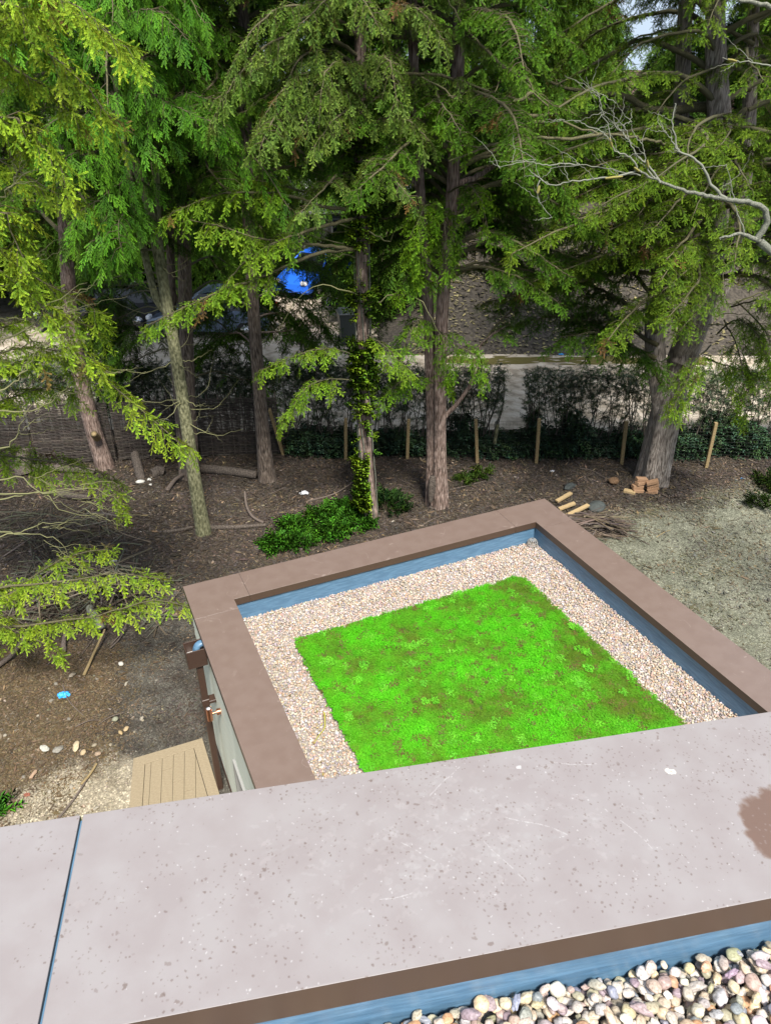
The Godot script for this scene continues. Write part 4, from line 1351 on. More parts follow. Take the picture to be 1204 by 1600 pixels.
func trees() -> void:
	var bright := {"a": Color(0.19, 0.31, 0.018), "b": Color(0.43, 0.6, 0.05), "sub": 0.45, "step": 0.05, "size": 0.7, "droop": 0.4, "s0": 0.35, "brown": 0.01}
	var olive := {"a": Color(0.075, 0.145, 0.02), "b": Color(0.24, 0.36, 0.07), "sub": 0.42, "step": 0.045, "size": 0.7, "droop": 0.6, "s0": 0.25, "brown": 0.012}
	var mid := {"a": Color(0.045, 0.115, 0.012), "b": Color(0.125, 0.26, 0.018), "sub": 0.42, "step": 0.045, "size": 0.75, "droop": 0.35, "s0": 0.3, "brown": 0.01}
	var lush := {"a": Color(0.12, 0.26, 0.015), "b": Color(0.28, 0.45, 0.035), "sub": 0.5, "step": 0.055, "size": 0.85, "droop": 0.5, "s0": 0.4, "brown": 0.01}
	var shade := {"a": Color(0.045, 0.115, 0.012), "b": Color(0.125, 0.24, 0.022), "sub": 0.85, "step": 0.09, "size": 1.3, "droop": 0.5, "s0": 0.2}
	var bare := {"bare": true, "sides": 6}

	# 1. the yew whose boughs reach in from the left; its stem stands outside the frame
	var t1 := tree("yew_tree", "yew with bright yellow-green boughs reaching in from the left edge over the brushwood", "tree", Vector3(-7.9, 0, -7.6), "bark_yew", "yew")
	trunk(t1, [Vector3(-7.9, -0.2, -7.6), Vector3(-7.95, 3, -7.5), Vector3(-7.8, 7, -7.6), Vector3(-7.9, 12, -7.4)], 0.3, 0.08, 0.4, 0.06)
	for p in [
		[Vector3(-3.175, 7.689, -6.6), Vector3(-2.757, 7.45, -6.6), Vector3(-2.46, 7.242, -6.6), Vector3(-2.295, 7.069, -6.6), Vector3(-2.203, 6.891, -6.6)], [Vector3(-3.432, 7.332, -6.9), Vector3(-3.041, 7.245, -6.9), Vector3(-2.801, 7.156, -6.9), Vector3(-2.598, 6.879, -6.9)], [Vector3(-3.243, 6.943, -6.3), Vector3(-2.869, 6.879, -6.3), Vector3(-2.693, 6.792, -6.3), Vector3(-2.565, 6.591, -6.3)],
		[Vector3(-3.811, 6.561, -7.2), Vector3(-3.32, 6.457, -7.2), Vector3(-3.067, 6.298, -7.2), Vector3(-2.842, 6.201, -7.2)], [Vector3(-3.499, 6.245, -6.4), Vector3(-3.203, 6.172, -6.4), Vector3(-3.109, 6.02, -6.4), Vector3(-3.073, 5.839, -6.4)], [Vector3(-3.749, 5.742, -6.6), Vector3(-3.325, 5.632, -6.6), Vector3(-3.137, 5.463, -6.6), Vector3(-2.971, 5.171, -6.6)], [Vector3(-4.076, 5.831, -7.3), Vector3(-3.536, 5.533, -7.3), Vector3(-3.193, 5.38, -7.3), Vector3(-2.926, 5.19, -7.3)],
		[Vector3(-4.68, 4.295, -7.6), Vector3(-3.979, 4.553, -7.6), Vector3(-3.484, 4.59, -7.6), Vector3(-3.111, 4.374, -7.6), Vector3(-2.752, 3.998, -7.6), Vector3(-2.345, 3.564, -7.6)], [Vector3(-4.333, 4.958, -7.3), Vector3(-3.711, 5.091, -7.3), Vector3(-3.307, 5.157, -7.3), Vector3(-2.953, 4.995, -7.3)], [Vector3(-4.231, 4.79, -7), Vector3(-3.695, 4.889, -7), Vector3(-3.314, 4.89, -7), Vector3(-2.953, 4.793, -7)], [Vector3(-4.706, 4.034, -7.5), Vector3(-4.099, 4.187, -7.5), Vector3(-3.72, 4.299, -7.5), Vector3(-3.457, 4.226, -7.5)],
		[Vector3(-5.394, 3.073, -8.3), Vector3(-4.669, 3.039, -8.3), Vector3(-4.274, 2.985, -8.3), Vector3(-3.805, 2.876, -8.3), Vector3(-3.512, 2.681, -8.3), Vector3(-3.439, 2.345, -8.3)],
		[Vector3(-5.375, 1.592, -7.4), Vector3(-4.618, 1.695, -7.4), Vector3(-3.956, 1.767, -7.4), Vector3(-3.369, 1.897, -7.4), Vector3(-2.808, 1.801, -7.4)], [Vector3(-5.41, 1.133, -7.2), Vector3(-4.654, 1.209, -7.2), Vector3(-4.065, 1.294, -7.2), Vector3(-3.388, 1.45, -7.2), Vector3(-2.878, 1.622, -7.2), Vector3(-2.478, 1.523, -7.2)], [Vector3(-5.185, 1.552, -7), Vector3(-4.689, 1.353, -7), Vector3(-4.409, 1.2, -7), Vector3(-4.128, 0.96, -7)], [Vector3(-5.436, 1.055, -7.9), Vector3(-4.62, 1.538, -7.9), Vector3(-4.133, 1.817, -7.9), Vector3(-3.626, 1.919, -7.9)],
		[Vector3(-2.919, 7.873, -6.2), Vector3(-2.426, 7.731, -6.2), Vector3(-2.099, 7.584, -6.2), Vector3(-1.908, 7.394, -6.2)], [Vector3(-3.368, 7.547, -6.9), Vector3(-2.89, 7.632, -6.9), Vector3(-2.579, 7.674, -6.9), Vector3(-2.303, 7.55, -6.9)]]:
		var st := Vector3(-7.9, p[0].y - 0.25, -7.55)
		var q: Vector3 = p[0]
		bough(t1, [st] + p, 0.035, bright.merged({"s0": 0.5 if q.y < 4.2 else 0.38, "sub": 0.27 if q.y < 2.5 else 0.46, "brown": 0.02, "gap": 0.22 if q.y < 2.5 else 0.12, "step": 0.06}, true))
	for p in [[Vector3(-4.39, 3.445, -6.8), Vector3(-3.881, 3.563, -6.8), Vector3(-3.655, 3.37, -6.8), Vector3(-3.158, 3.449, -6.8)], [Vector3(-4.523, 3.15, -6.9), Vector3(-3.779, 3.314, -6.9), Vector3(-3.554, 3.072, -6.9), Vector3(-3.137, 3.032, -6.9)], [Vector3(-4.488, 3.272, -6.9), Vector3(-3.923, 3.297, -6.9), Vector3(-3.561, 3.354, -6.9), Vector3(-3.143, 3.355, -6.9), Vector3(-2.831, 3.156, -6.9)], [Vector3(-4.26, 4.242, -7), Vector3(-3.596, 4.244, -7), Vector3(-3.204, 4.524, -7), Vector3(-2.845, 4.694, -7)], [Vector3(-3.918, 4.581, -6.5), Vector3(-3.519, 4.71, -6.5), Vector3(-3.276, 4.96, -6.5), Vector3(-3.115, 5.141, -6.5)], [Vector3(-3.892, 5.016, -6.7), Vector3(-3.369, 5.171, -6.7), Vector3(-3.074, 5.409, -6.7), Vector3(-2.68, 5.611, -6.7)], [Vector3(-3.884, 5.385, -6.9), Vector3(-3.476, 5.563, -6.9), Vector3(-3.182, 5.793, -6.9), Vector3(-3.119, 5.81, -6.9)],
		[Vector3(-4.176, 3.85, -6.6), Vector3(-3.73, 4.066, -6.6), Vector3(-3.485, 4.41, -6.6), Vector3(-3.297, 4.49, -6.6)], [Vector3(-3.447, 6.231, -6.5), Vector3(-3.206, 6.331, -6.5), Vector3(-3.064, 6.429, -6.5), Vector3(-2.909, 6.563, -6.5)], [Vector3(-3.113, 6.38, -6.5), Vector3(-3.02, 6.477, -6.5), Vector3(-3.021, 6.596, -6.5), Vector3(-3.029, 6.642, -6.5)], [Vector3(-4.802, 2.516, -7.1), Vector3(-4.233, 2.694, -7.1), Vector3(-3.833, 2.825, -7.1), Vector3(-3.474, 2.783, -7.1)], [Vector3(-4.831, 2.585, -7.2), Vector3(-4.078, 2.587, -7.2), Vector3(-3.807, 2.454, -7.2), Vector3(-3.853, 2.178, -7.2)], [Vector3(-3.869, 5.175, -7), Vector3(-3.555, 5.188, -7), Vector3(-3.395, 5.208, -7), Vector3(-3.109, 5.239, -7)]]:
		bough(t1, p, 0.011, bare.merged({"sides": 5, "jig": 0.02}, true))
		for k in 5:
			var b: Vector3 = p[1].lerp(p[p.size() - 1], rnd(0.1, 0.9))
			var e: Vector3 = b + (p[p.size() - 1] - p[0]).normalized() * rnd(0.25, 0.6) + Vector3(rnd(-0.2, 0.2), rnd(-0.25, 0.2), rnd(-0.25, 0.25))
			bough(t1, [b, b.lerp(e, 0.5) + Vector3(0, rnd(-0.04, 0.06), 0), e], 0.005, bare.merged({"sides": 3, "jig": 0.015}, true))
	crown(t1, [Vector3(-7.9, 0, -7.6), Vector3(-7.9, 12, -7.4)], 5.5, 12.5, 2.6, 1.0, 26, bright.merged({"step": 0.2, "size": 1.2, "sub": 0.8}, true))
	finish(t1)

	# 2. brown leaning stem on the left
	var b2: Vector3 = Vector3(-6.063, 0, -14.009)
	var t2 := tree("yew_tree", "leaning brown stem with a pale sawn stub, behind the yew boughs on the left", "tree", b2, "bark_yew", "yew")
	var a2 := [b2 + Vector3(0, -0.2, 0)] + [Vector3(-6.061, 0.026, -14.02), Vector3(-6.126, 0.604, -14.02), Vector3(-6.167, 1.333, -14.02), Vector3(-6.177, 2.162, -14.02), Vector3(-6.106, 3.199, -14.02), Vector3(-5.941, 4.395, -14.02), Vector3(-5.652, 6.007, -14.02), Vector3(-5.314, 7.612, -14.02), Vector3(-4.989, 9.102, -14.02)]
	trunk(t2, a2, 0.17, 0.08, 0.3, 0.05)
	var stub := Geo.new()
	var s2: Vector3 = Vector3(-6.014, 0.853, -13.8)
	stub.tube(PackedVector3Array([s2 - b2 + Vector3(0, -0.06, 0), s2 - b2 + Vector3(0.02, 0.1, 0.16)]), PackedFloat32Array([0.085, 0.07]), 10)
	geo_part("sawn_stub", stub, M.timber_post, t2.o)
	crown(t2, a2, 4.6, 11.0, 2.5, 1.2, 38, mid)
	upper(t2, b2, 2.2)
	finish(t2)

	# 3. the forked cypress with the green stem
	var b3: Vector3 = Vector3(-3.366, 0, -11.365)
	var t3 := tree("cypress_tree", "slender green-barked cypress, forked at the middle, with bright fan-like sprays", "tree", b3, "bark_green", "cypress")
	var a3 := [b3 + Vector3(0, -0.2, 0)] + [Vector3(-3.367, 0.019, -11.38), Vector3(-3.386, 0.962, -11.38), Vector3(-3.408, 1.93, -11.45), Vector3(-3.41, 2.86, -11.45), Vector3(-3.421, 3.722, -11.45), Vector3(-3.487, 4.489, -11.6), Vector3(-3.502, 5.337, -11.6), Vector3(-3.571, 5.953, -11.6), Vector3(-3.734, 6.454, -11.6), Vector3(-3.845, 7.238, -11.7), Vector3(-3.71, 8.384, -11.7)]
	trunk(t3, a3, 0.122, 0.06, 0.35, 0.03, 4, 16)
	trunk(t3, [Vector3(-3.467, 4.002, -11.55), Vector3(-3.608, 4.204, -11.55), Vector3(-3.67, 4.693, -11.55), Vector3(-3.669, 5.368, -11.4), Vector3(-3.681, 5.889, -11.4), Vector3(-3.684, 6.385, -11.4), Vector3(-3.66, 7.236, -11.4), Vector3(-3.584, 8.085, -11.4)], 0.062, 0.03, 0.0, 0.03, 4, 10, "fork")
	trunk(t3, [Vector3(-3.487, 4.683, -11.6), Vector3(-3.439, 5.246, -11.6), Vector3(-3.374, 5.781, -11.6), Vector3(-3.312, 6.291, -11.6), Vector3(-3.173, 7.388, -11.6)], 0.06, 0.03, 0.0, 0.03, 4, 10, "fork")
	var fan := {"a": Color(0.035, 0.11, 0.014), "b": Color(0.155, 0.38, 0.03), "sub": 0.42, "step": 0.055, "size": 0.85, "droop": 0.75, "s0": 0.25, "fall": 0.3}
	for p in [[Vector3(-3.561, 5.097, -11.4), Vector3(-3.625, 5.516, -11), Vector3(-3.733, 5.642, -10.7), Vector3(-3.831, 5.523, -10.4), Vector3(-3.967, 5.276, -10.4)], [Vector3(-3.554, 5.545, -11.4), Vector3(-3.716, 5.768, -11), Vector3(-4.031, 5.737, -10.6), Vector3(-4.264, 5.522, -10.4)], [Vector3(-3.603, 5.804, -11.4), Vector3(-3.818, 6.175, -11), Vector3(-4.033, 6.37, -10.5), Vector3(-4.335, 6.16, -10.3)], [Vector3(-3.623, 6.223, -11.4), Vector3(-3.237, 6.491, -11), Vector3(-3.083, 6.735, -10.6), Vector3(-3.044, 6.379, -10.4)],
		[Vector3(-3.657, 6.46, -11.5), Vector3(-3.885, 6.718, -11), Vector3(-4.102, 6.809, -10.5), Vector3(-4.394, 6.601, -10.3)], [Vector3(-3.627, 6.703, -11.4), Vector3(-3.151, 7.017, -11), Vector3(-2.727, 6.916, -10.6), Vector3(-2.215, 6.745, -10.4)], [Vector3(-3.588, 7.162, -11.4), Vector3(-3.163, 7.446, -11), Vector3(-3.071, 7.299, -10.6), Vector3(-3.013, 7.059, -10.4)], [Vector3(-3.551, 5.279, -11.4), Vector3(-3.869, 5.43, -11), Vector3(-3.856, 5.342, -10.5), Vector3(-3.919, 5.127, -10.3)], [Vector3(-3.578, 7.385, -11.5), Vector3(-3.943, 7.651, -11), Vector3(-4.255, 7.697, -10.6), Vector3(-4.515, 7.557, -10.4)], [Vector3(-3.611, 7.675, -11.5), Vector3(-3.163, 7.922, -11), Vector3(-2.738, 7.894, -10.6), Vector3(-2.418, 7.627, -10.4)],
		[Vector3(-3.558, 7.956, -11.5), Vector3(-3.843, 8.117, -11), Vector3(-4.178, 8.018, -10.6), Vector3(-4.356, 7.877, -10.4)], [Vector3(-3.415, 5.706, -11.5), Vector3(-3.39, 5.912, -11.2), Vector3(-3.517, 6.035, -10.8), Vector3(-3.704, 5.91, -10.5)], [Vector3(-3.243, 6.779, -11.5), Vector3(-2.779, 7.016, -11.2), Vector3(-2.274, 6.949, -10.8), Vector3(-2.081, 6.669, -10.5)], [Vector3(-3.576, 5.006, -11.4), Vector3(-3.85, 5.035, -11), Vector3(-3.898, 5.068, -10.6), Vector3(-3.992, 5.15, -10.4)], [Vector3(-3.678, 5.368, -11.4), Vector3(-3.623, 5.615, -10.9), Vector3(-3.615, 5.523, -10.4), Vector3(-3.555, 5.271, -10.2)]]:
		bough(t3, p, 0.02, fan.merged({"bark": "bark_green"}, true))
	crown(t3, a3, 6.3, 14.0, 2.0, 0.7, 44, fan.merged({"step": 0.12}, true))
	for k in 26:                                                     # dead lower twigs
		var y := rnd(1.8, 4.6)
		var c := Vector3(-3.75, y, -11.5)
		for q in curve(a3, 40):
			if q.y >= y:
				c = q
				break
		var an := rnd(0, TAU)
		var l := rnd(0.5, 1.5)
		var d := Vector3(cos(an), 0, sin(an)) * l
		bough(t3, [c, c + d * 0.5 + Vector3(0, -0.1 * l, 0), c + d + Vector3(rnd(-0.2, 0.2), 0.15 * l, rnd(-0.2, 0.2))], 0.009, bare.merged({"sides": 4, "jig": 0.02}, true))
		var mm := c + d * 0.5 + Vector3(0, -0.1 * l, 0)
		bough(t3, [mm, mm + d * 0.3 + Vector3(rnd(-0.2, 0.2), rnd(-0.2, 0.1), rnd(-0.2, 0.2))], 0.004, bare.merged({"sides": 3}, true))
	upper(t3, b3, 1.7)
	finish(t3)

	# 4. dark double stem behind it
	var b4: Vector3 = Vector3(-4.117, 0, -13.574)
	var t4 := tree("conifer_tree", "dark brown double-stemmed conifer just behind the green-barked cypress", "tree", b4, "bark_brown", "cypress")
	var a4 := [b4 + Vector3(0, -0.2, 0)] + [Vector3(-4.098, -0.013, -13.6), Vector3(-3.984, 1.234, -13.6), Vector3(-3.852, 2.576, -13.6), Vector3(-3.704, 3.916, -13.6), Vector3(-3.545, 5.237, -13.6), Vector3(-3.35, 6.712, -13.6), Vector3(-3.143, 8.268, -13.6), Vector3(-2.972, 9.488, -13.6)]
	trunk(t4, a4, 0.155, 0.08, 0.35, 0.05)
	trunk(t4, [b4 + Vector3(-0.16, -0.1, 0.05)] + [Vector3(-4.271, 0.087, -13.7), Vector3(-4.183, 1.471, -13.7), Vector3(-4.093, 2.797, -13.7), Vector3(-3.947, 4.123, -13.7), Vector3(-3.784, 5.534, -13.7), Vector3(-3.602, 6.894, -13.7)], 0.1, 0.06, 0.3, 0.05, 5, 14)
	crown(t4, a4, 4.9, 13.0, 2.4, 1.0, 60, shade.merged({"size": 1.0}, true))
	for p in [[Vector3(-3.819, 3.173, -13.7), Vector3(-4.5, 3.377, -14.3), Vector3(-5.266, 3.114, -14.8), Vector3(-6.23, 2.425, -15.3)], [Vector3(-3.736, 3.775, -13.7), Vector3(-4.452, 3.801, -14.6), Vector3(-5.384, 3.485, -15.4), Vector3(-6.259, 2.785, -16)], [Vector3(-3.878, 2.924, -13.7), Vector3(-4.516, 2.868, -14.3), Vector3(-5.083, 2.65, -14.8), Vector3(-5.656, 2.209, -15.1)], [Vector3(-3.769, 3.537, -13.7), Vector3(-4.545, 3.663, -14.4), Vector3(-5.41, 3.386, -15), Vector3(-6.503, 2.783, -15.5)], [Vector3(-3.704, 4.008, -13.7), Vector3(-4.61, 4.027, -14.4), Vector3(-5.741, 3.706, -15), Vector3(-7.005, 3.165, -15.6)], [Vector3(-3.826, 3.295, -13.7), Vector3(-4.507, 3.097, -14.4), Vector3(-5.251, 2.792, -15), Vector3(-6.105, 2.182, -15.4)], [Vector3(-3.664, 4.463, -13.7), Vector3(-4.481, 4.404, -14.6), Vector3(-5.532, 4.126, -15.4), Vector3(-6.619, 3.743, -16)], [Vector3(-3.696, 4.238, -13.7), Vector3(-3.384, 4.288, -14.6), Vector3(-3.073, 3.879, -15.4), Vector3(-2.518, 3.62, -16)], [Vector3(-3.811, 3.049, -13.7), Vector3(-3.613, 3.099, -14.4), Vector3(-3.379, 2.797, -15), Vector3(-3.024, 1.907, -15.6)], [Vector3(-3.906, 2.542, -13.7), Vector3(-4.407, 2.572, -14.2), Vector3(-5.164, 2.17, -14.8), Vector3(-5.968, 1.451, -15.2)], [Vector3(-3.952, 2.017, -13.7), Vector3(-3.587, 2.07, -14.3), Vector3(-3.204, 1.715, -14.9), Vector3(-2.892, 1.272, -15.3)], [Vector3(-3.752, 3.657, -13.7), Vector3(-3.419, 3.826, -14.5), Vector3(-3.072, 3.538, -15.2), Vector3(-2.572, 2.936, -16)]]:
		bough(t4, p, 0.025, shade.merged({"s0": 0.6, "bark": "bark_brown"}, true))
	upper(t4, b4, 2.2)
	finish(t4)

	# 5. straight brown stem
	var b5: Vector3 = Vector3(-2.482, 0, -13.497)
	var t5 := tree("conifer_tree", "straight grey-brown conifer stem with a flared foot, beside the prop timber", "tree", b5, "bark_brown", "yew")
	var a5 := [b5 + Vector3(0.02, -0.2, 0)] + [Vector3(-2.493, 0.029, -13.5), Vector3(-2.496, 1.282, -13.5), Vector3(-2.482, 2.614, -13.5), Vector3(-2.458, 3.827, -13.5), Vector3(-2.413, 4.938, -13.5), Vector3(-2.333, 6.25, -13.5), Vector3(-2.235, 7.602, -13.5), Vector3(-2.101, 9.183, -13.5)]
	trunk(t5, a5, 0.135, 0.08, 0.6, 0.05)
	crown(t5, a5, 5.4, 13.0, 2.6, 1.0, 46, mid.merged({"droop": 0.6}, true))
	for p in [[Vector3(-2.491, 4.149, -13.6), Vector3(-2.135, 4.252, -14.5), Vector3(-1.747, 4.01, -15.4), Vector3(-1.231, 3.443, -16.2)], [Vector3(-2.51, 3.685, -13.6), Vector3(-2.18, 3.645, -14.5), Vector3(-1.787, 3.122, -15.3), Vector3(-1.328, 2.369, -16)], [Vector3(-2.519, 3.327, -13.6), Vector3(-2.228, 3.176, -14.6), Vector3(-1.878, 2.715, -15.3), Vector3(-1.472, 1.993, -15.8)], [Vector3(-2.541, 3.082, -13.6), Vector3(-2.098, 2.845, -14.4), Vector3(-1.798, 2.392, -15), Vector3(-1.718, 1.867, -15.3)], [Vector3(-2.558, 2.802, -13.7), Vector3(-3, 2.842, -14.4), Vector3(-3.544, 2.525, -15), Vector3(-4.163, 1.904, -15.6)], [Vector3(-2.516, 3.541, -13.7), Vector3(-3.104, 3.429, -14.6), Vector3(-3.711, 2.955, -15.4), Vector3(-4.298, 2.648, -16)]]:
		bough(t5, p, 0.025, shade.merged({"s0": 0.25, "sub": 1.0, "step": 0.09, "bark": "bark_brown"}, true))
	upper(t5, b5, 2.3)
	finish(t5)

	# 6. the ivy-clad stem
	var b6: Vector3 = Vector3(-0.267, 0, -11.769)
	var t6 := tree("yew_tree", "slim yew stem wrapped in bright ivy, rising behind the far edge of the planted roof", "tree", b6, "bark_yew", "yew")
	var a6 := [b6 + Vector3(0, -0.2, 0)] + [Vector3(-0.267, 0.024, -11.8), Vector3(-0.33, 1.011, -11.8), Vector3(-0.365, 2.026, -11.8), Vector3(-0.374, 3.078, -11.8), Vector3(-0.381, 4.149, -11.8), Vector3(-0.377, 5.128, -11.8), Vector3(-0.373, 6.113, -11.8), Vector3(-0.366, 7.17, -11.8), Vector3(-0.36, 8.126, -11.8), Vector3(-0.345, 9.121, -11.8)]
	trunk(t6, a6, 0.112, 0.07, 0.5, 0.08, 4)
	trunk(t6, [b6 + Vector3(-0.1, -0.1, 0.04)] + [Vector3(-0.361, 0.223, -11.75), Vector3(-0.419, 1.297, -11.75), Vector3(-0.45, 2.288, -11.75), Vector3(-0.457, 3.206, -11.75)], 0.06, 0.03, 0.2, 0.06, 3, 10, "side_stem")
	for p in [[Vector3(-0.387, 5.765, -11.8), Vector3(-0.796, 5.896, -11.8), Vector3(-1.184, 5.763, -11.8), Vector3(-1.562, 5.851, -11.8), Vector3(-1.939, 5.92, -11.8)], [Vector3(-0.401, 5.542, -11.8), Vector3(-0.882, 5.582, -11.5), Vector3(-1.4, 5.791, -11.2), Vector3(-1.999, 5.855, -11), Vector3(-2.524, 5.784, -10.9), Vector3(-3.047, 5.563, -10.8)], [Vector3(-0.4, 4.92, -11.8), Vector3(-0.806, 5.04, -11.5), Vector3(-1.349, 5.139, -11.2), Vector3(-1.874, 5.244, -11), Vector3(-2.277, 5.422, -10.8), Vector3(-2.691, 5.521, -10.7)], [Vector3(-0.4, 4.939, -11.8), Vector3(-0.995, 4.966, -11.4), Vector3(-1.549, 4.794, -11.1), Vector3(-2.005, 4.653, -10.9), Vector3(-2.668, 4.444, -10.8), Vector3(-3.533, 4.061, -10.7)], [Vector3(-0.393, 5.406, -11.8), Vector3(-0.788, 5.375, -11.4), Vector3(-1.236, 5.29, -11.1), Vector3(-1.588, 5.192, -10.9), Vector3(-2.054, 4.946, -10.8), Vector3(-2.37, 4.583, -10.8)]]:
		bough(t6, p, 0.035, lush.merged({"s0": 0.42, "sub": 0.42, "step": 0.05, "size": 0.85}, true))
	for p in [[Vector3(-0.394, 3.19, -11.8), Vector3(-0.861, 3.45, -11.5), Vector3(-1.362, 3.44, -11.3), Vector3(-2.004, 3.195, -11.2)], [Vector3(-0.389, 2.737, -11.8), Vector3(-0.772, 2.938, -11.5), Vector3(-1.278, 2.904, -11.2), Vector3(-1.723, 2.326, -11.1)], [Vector3(-0.388, 3.626, -11.8), Vector3(-0.028, 3.506, -11.5), Vector3(0.283, 3.253, -11.3), Vector3(0.389, 3.145, -11.3)]]:
		bough(t6, p, 0.014, lush.merged({"s0": 0.3, "sub": 0.3, "step": 0.05, "size": 0.75}, true))
	for p in [[Vector3(-0.364, 7.323, -11.8), Vector3(-0.708, 7.531, -11.3), Vector3(-1.093, 7.448, -10.9), Vector3(-1.343, 7.025, -10.7), Vector3(-1.452, 6.662, -10.7)], [Vector3(-0.37, 6.936, -11.8), Vector3(-0.629, 7.168, -11.2), Vector3(-0.859, 7.025, -10.8), Vector3(-1.107, 6.667, -10.6)], [Vector3(-0.358, 7.696, -11.8), Vector3(-0.769, 7.941, -11.2), Vector3(-1.21, 7.977, -10.8), Vector3(-1.574, 7.762, -10.5), Vector3(-1.932, 7.3, -10.5)], [Vector3(-0.363, 6.776, -11.8), Vector3(-0.464, 6.871, -11.2), Vector3(-0.697, 6.737, -10.7), Vector3(-0.943, 6.452, -10.5)], [Vector3(-0.366, 7.17, -11.8), Vector3(-0.117, 7.458, -11.2), Vector3(0.05, 7.379, -10.8), Vector3(0.133, 6.959, -10.6)], [Vector3(-0.354, 7.985, -11.8), Vector3(-0.508, 8.189, -11), Vector3(-0.338, 8.089, -10.6), Vector3(-0.106, 7.754, -10.3)], [Vector3(-0.376, 6.533, -11.8), Vector3(-0.032, 6.716, -11.3), Vector3(0.308, 6.732, -10.9), Vector3(0.565, 6.512, -10.8)], [Vector3(-0.362, 7.474, -11.8), Vector3(-0.942, 7.736, -11.2), Vector3(-1.463, 7.576, -10.7), Vector3(-1.842, 7.232, -10.4), Vector3(-2.194, 6.749, -10.3)], [Vector3(-0.367, 7.092, -11.8), Vector3(-0.538, 7.386, -11.2), Vector3(-0.758, 7.306, -10.7), Vector3(-0.841, 6.887, -10.5)], [Vector3(-0.356, 7.841, -11.8), Vector3(0.129, 8.01, -11.2), Vector3(0.44, 7.916, -10.8), Vector3(0.675, 7.643, -10.6)], [Vector3(-0.363, 7.399, -11.8), Vector3(-0.87, 7.312, -11.1), Vector3(-1.251, 7.166, -10.7), Vector3(-1.671, 6.67, -10.5)]]:
		bough(t6, p, 0.03, olive)
	crown(t6, a6, 5.6, 13.0, 2.3, 1.0, 40, olive.merged({"step": 0.07}, true))
	for k in 14:
		var y := rnd(4.0, 6.5)
		var c := Vector3(b6.x - 0.1, y, b6.z)
		var an := rnd(0.6, 4.6)
		var l := rnd(0.8, 2.0)
		var d := Vector3(cos(an), 0, sin(an) * 0.6) * l
		bough(t6, [c, c + d * 0.5 + Vector3(rnd(-0.2, 0.2), 0.2 * l * rnd(-1, 1), 0), c + d + Vector3(rnd(-0.2, 0.2), rnd(-0.3, 0.3) * l, 0)], 0.014, bare.merged({"sides": 5, "jig": 0.03}, true))
	upper(t6, b6, 2.0)
	finish(t6)
	var iv := thing("ivy_vine", "yellow-green ivy climbing the slim stem behind the planted roof", "ivy", b6)
	var stems := Geo.new()
	var it := [[], []]
	var ic := [[], []]
	var c6 := curve(a6, 60)
	for k in 9:
		var ph := rnd(0, TAU)
		var pts := PackedVector3Array()
		for j in 44:
			var u := j / 60.0
			pts.append(c6[j] - b6 + Vector3(cos(ph + u * 5.0), 0, sin(ph + u * 5.0)) * (0.135 - 0.04 * u + rnd(0, 0.015)))
		stems.tube(pts, taper(pts.size(), 0.012, 0.006), 5)
	for k in 2900:
		var u := rnd()
		var y := u * 7.0
		var dens := 0.25 + 0.75 * smoothstep(1.9, 3.2, y)
		if y < 1.3: dens = 1.0 if y > 0.35 else 0.2
		elif y < 2.0: dens = 0.16
		dens *= smoothstep(-0.25, 0.25, patchy.get_noise_2d(y * 1.6, 7.0) + 0.08)
		if rnd() > dens: continue
		var p := c6[0]
		for q in c6:
			if q.y >= y:
				p = q
				break
		var an := rnd(0, TAU)
		if y < 1.3: an = rnd(1.4, 3.6)
		var out := Vector3(cos(an), 0, sin(an))
		var q := rng.randi() % 2
		var e := (out + Vector3(0, rnd(-0.7, 0.2), 0)).normalized()
		it[q].append(Transform3D(frame(e).scaled(Vector3.ONE * rnd(0.5, 1.0)), p - b6 + out * rnd(0.0, 0.13)))
		ic[q].append(tint(Color(0.06, 0.15, 0.014).lerp(Color(0.26, 0.4, 0.025), rnd() * (1.0 if y < 1.3 else 0.8)), 0.2))
	geo_part("stem", stems, M.bark_lichen, iv)
	for q in 2: many("leaves", S.ivy[q], M.leaf, iv, it[q], ic[q])

	# 7. twin-stemmed yew
	var b7: Vector3 = Vector3(1.02, 0, -12.334)
	var t7 := tree("yew_tree", "fluted reddish-brown yew splitting into twin stems, behind the middle of the planted roof", "tree", b7, "bark_yew", "yew")
	var a7 := [b7 + Vector3(0.03, -0.2, 0)] + [Vector3(1.07, 0.02, -12.35), Vector3(1.018, 1.002, -12.35), Vector3(0.977, 2.044, -12.35), Vector3(0.954, 2.892, -12.35), Vector3(0.957, 3.905, -12.35), Vector3(0.99, 4.839, -12.35), Vector3(1.031, 5.704, -12.35), Vector3(1.046, 6.593, -12.35), Vector3(1.024, 7.725, -12.35), Vector3(0.972, 9.016, -12.35)]
	trunk(t7, a7, 0.14, 0.075, 0.25, 0.1, 4, 22)
	var a7b := [b7 + Vector3(-0.12, -0.2, 0.02)] + [Vector3(0.897, 0.02, -12.4), Vector3(0.876, 0.977, -12.4), Vector3(0.844, 1.897, -12.4), Vector3(0.788, 2.875, -12.4), Vector3(0.71, 3.891, -12.4), Vector3(0.617, 4.829, -12.4), Vector3(0.531, 5.697, -12.4), Vector3(0.451, 6.503, -12.4), Vector3(0.38, 7.571, -12.4), Vector3(0.325, 8.886, -12.4)]
	trunk(t7, a7b, 0.105, 0.06, 0.25, 0.1, 4, 20, "second_stem")
	var burl := Geo.new()
	burl.tube(PackedVector3Array([Vector3(-0.13, 0.75, 0.12), Vector3(-0.14, 0.55, 0.15), Vector3(-0.15, 0.2, 0.13)]), PackedFloat32Array([0.05, 0.075, 0.04]), 10, 0.12, 3, 2.0)
	geo_part("burl", burl, M.bark_log, t7.o)
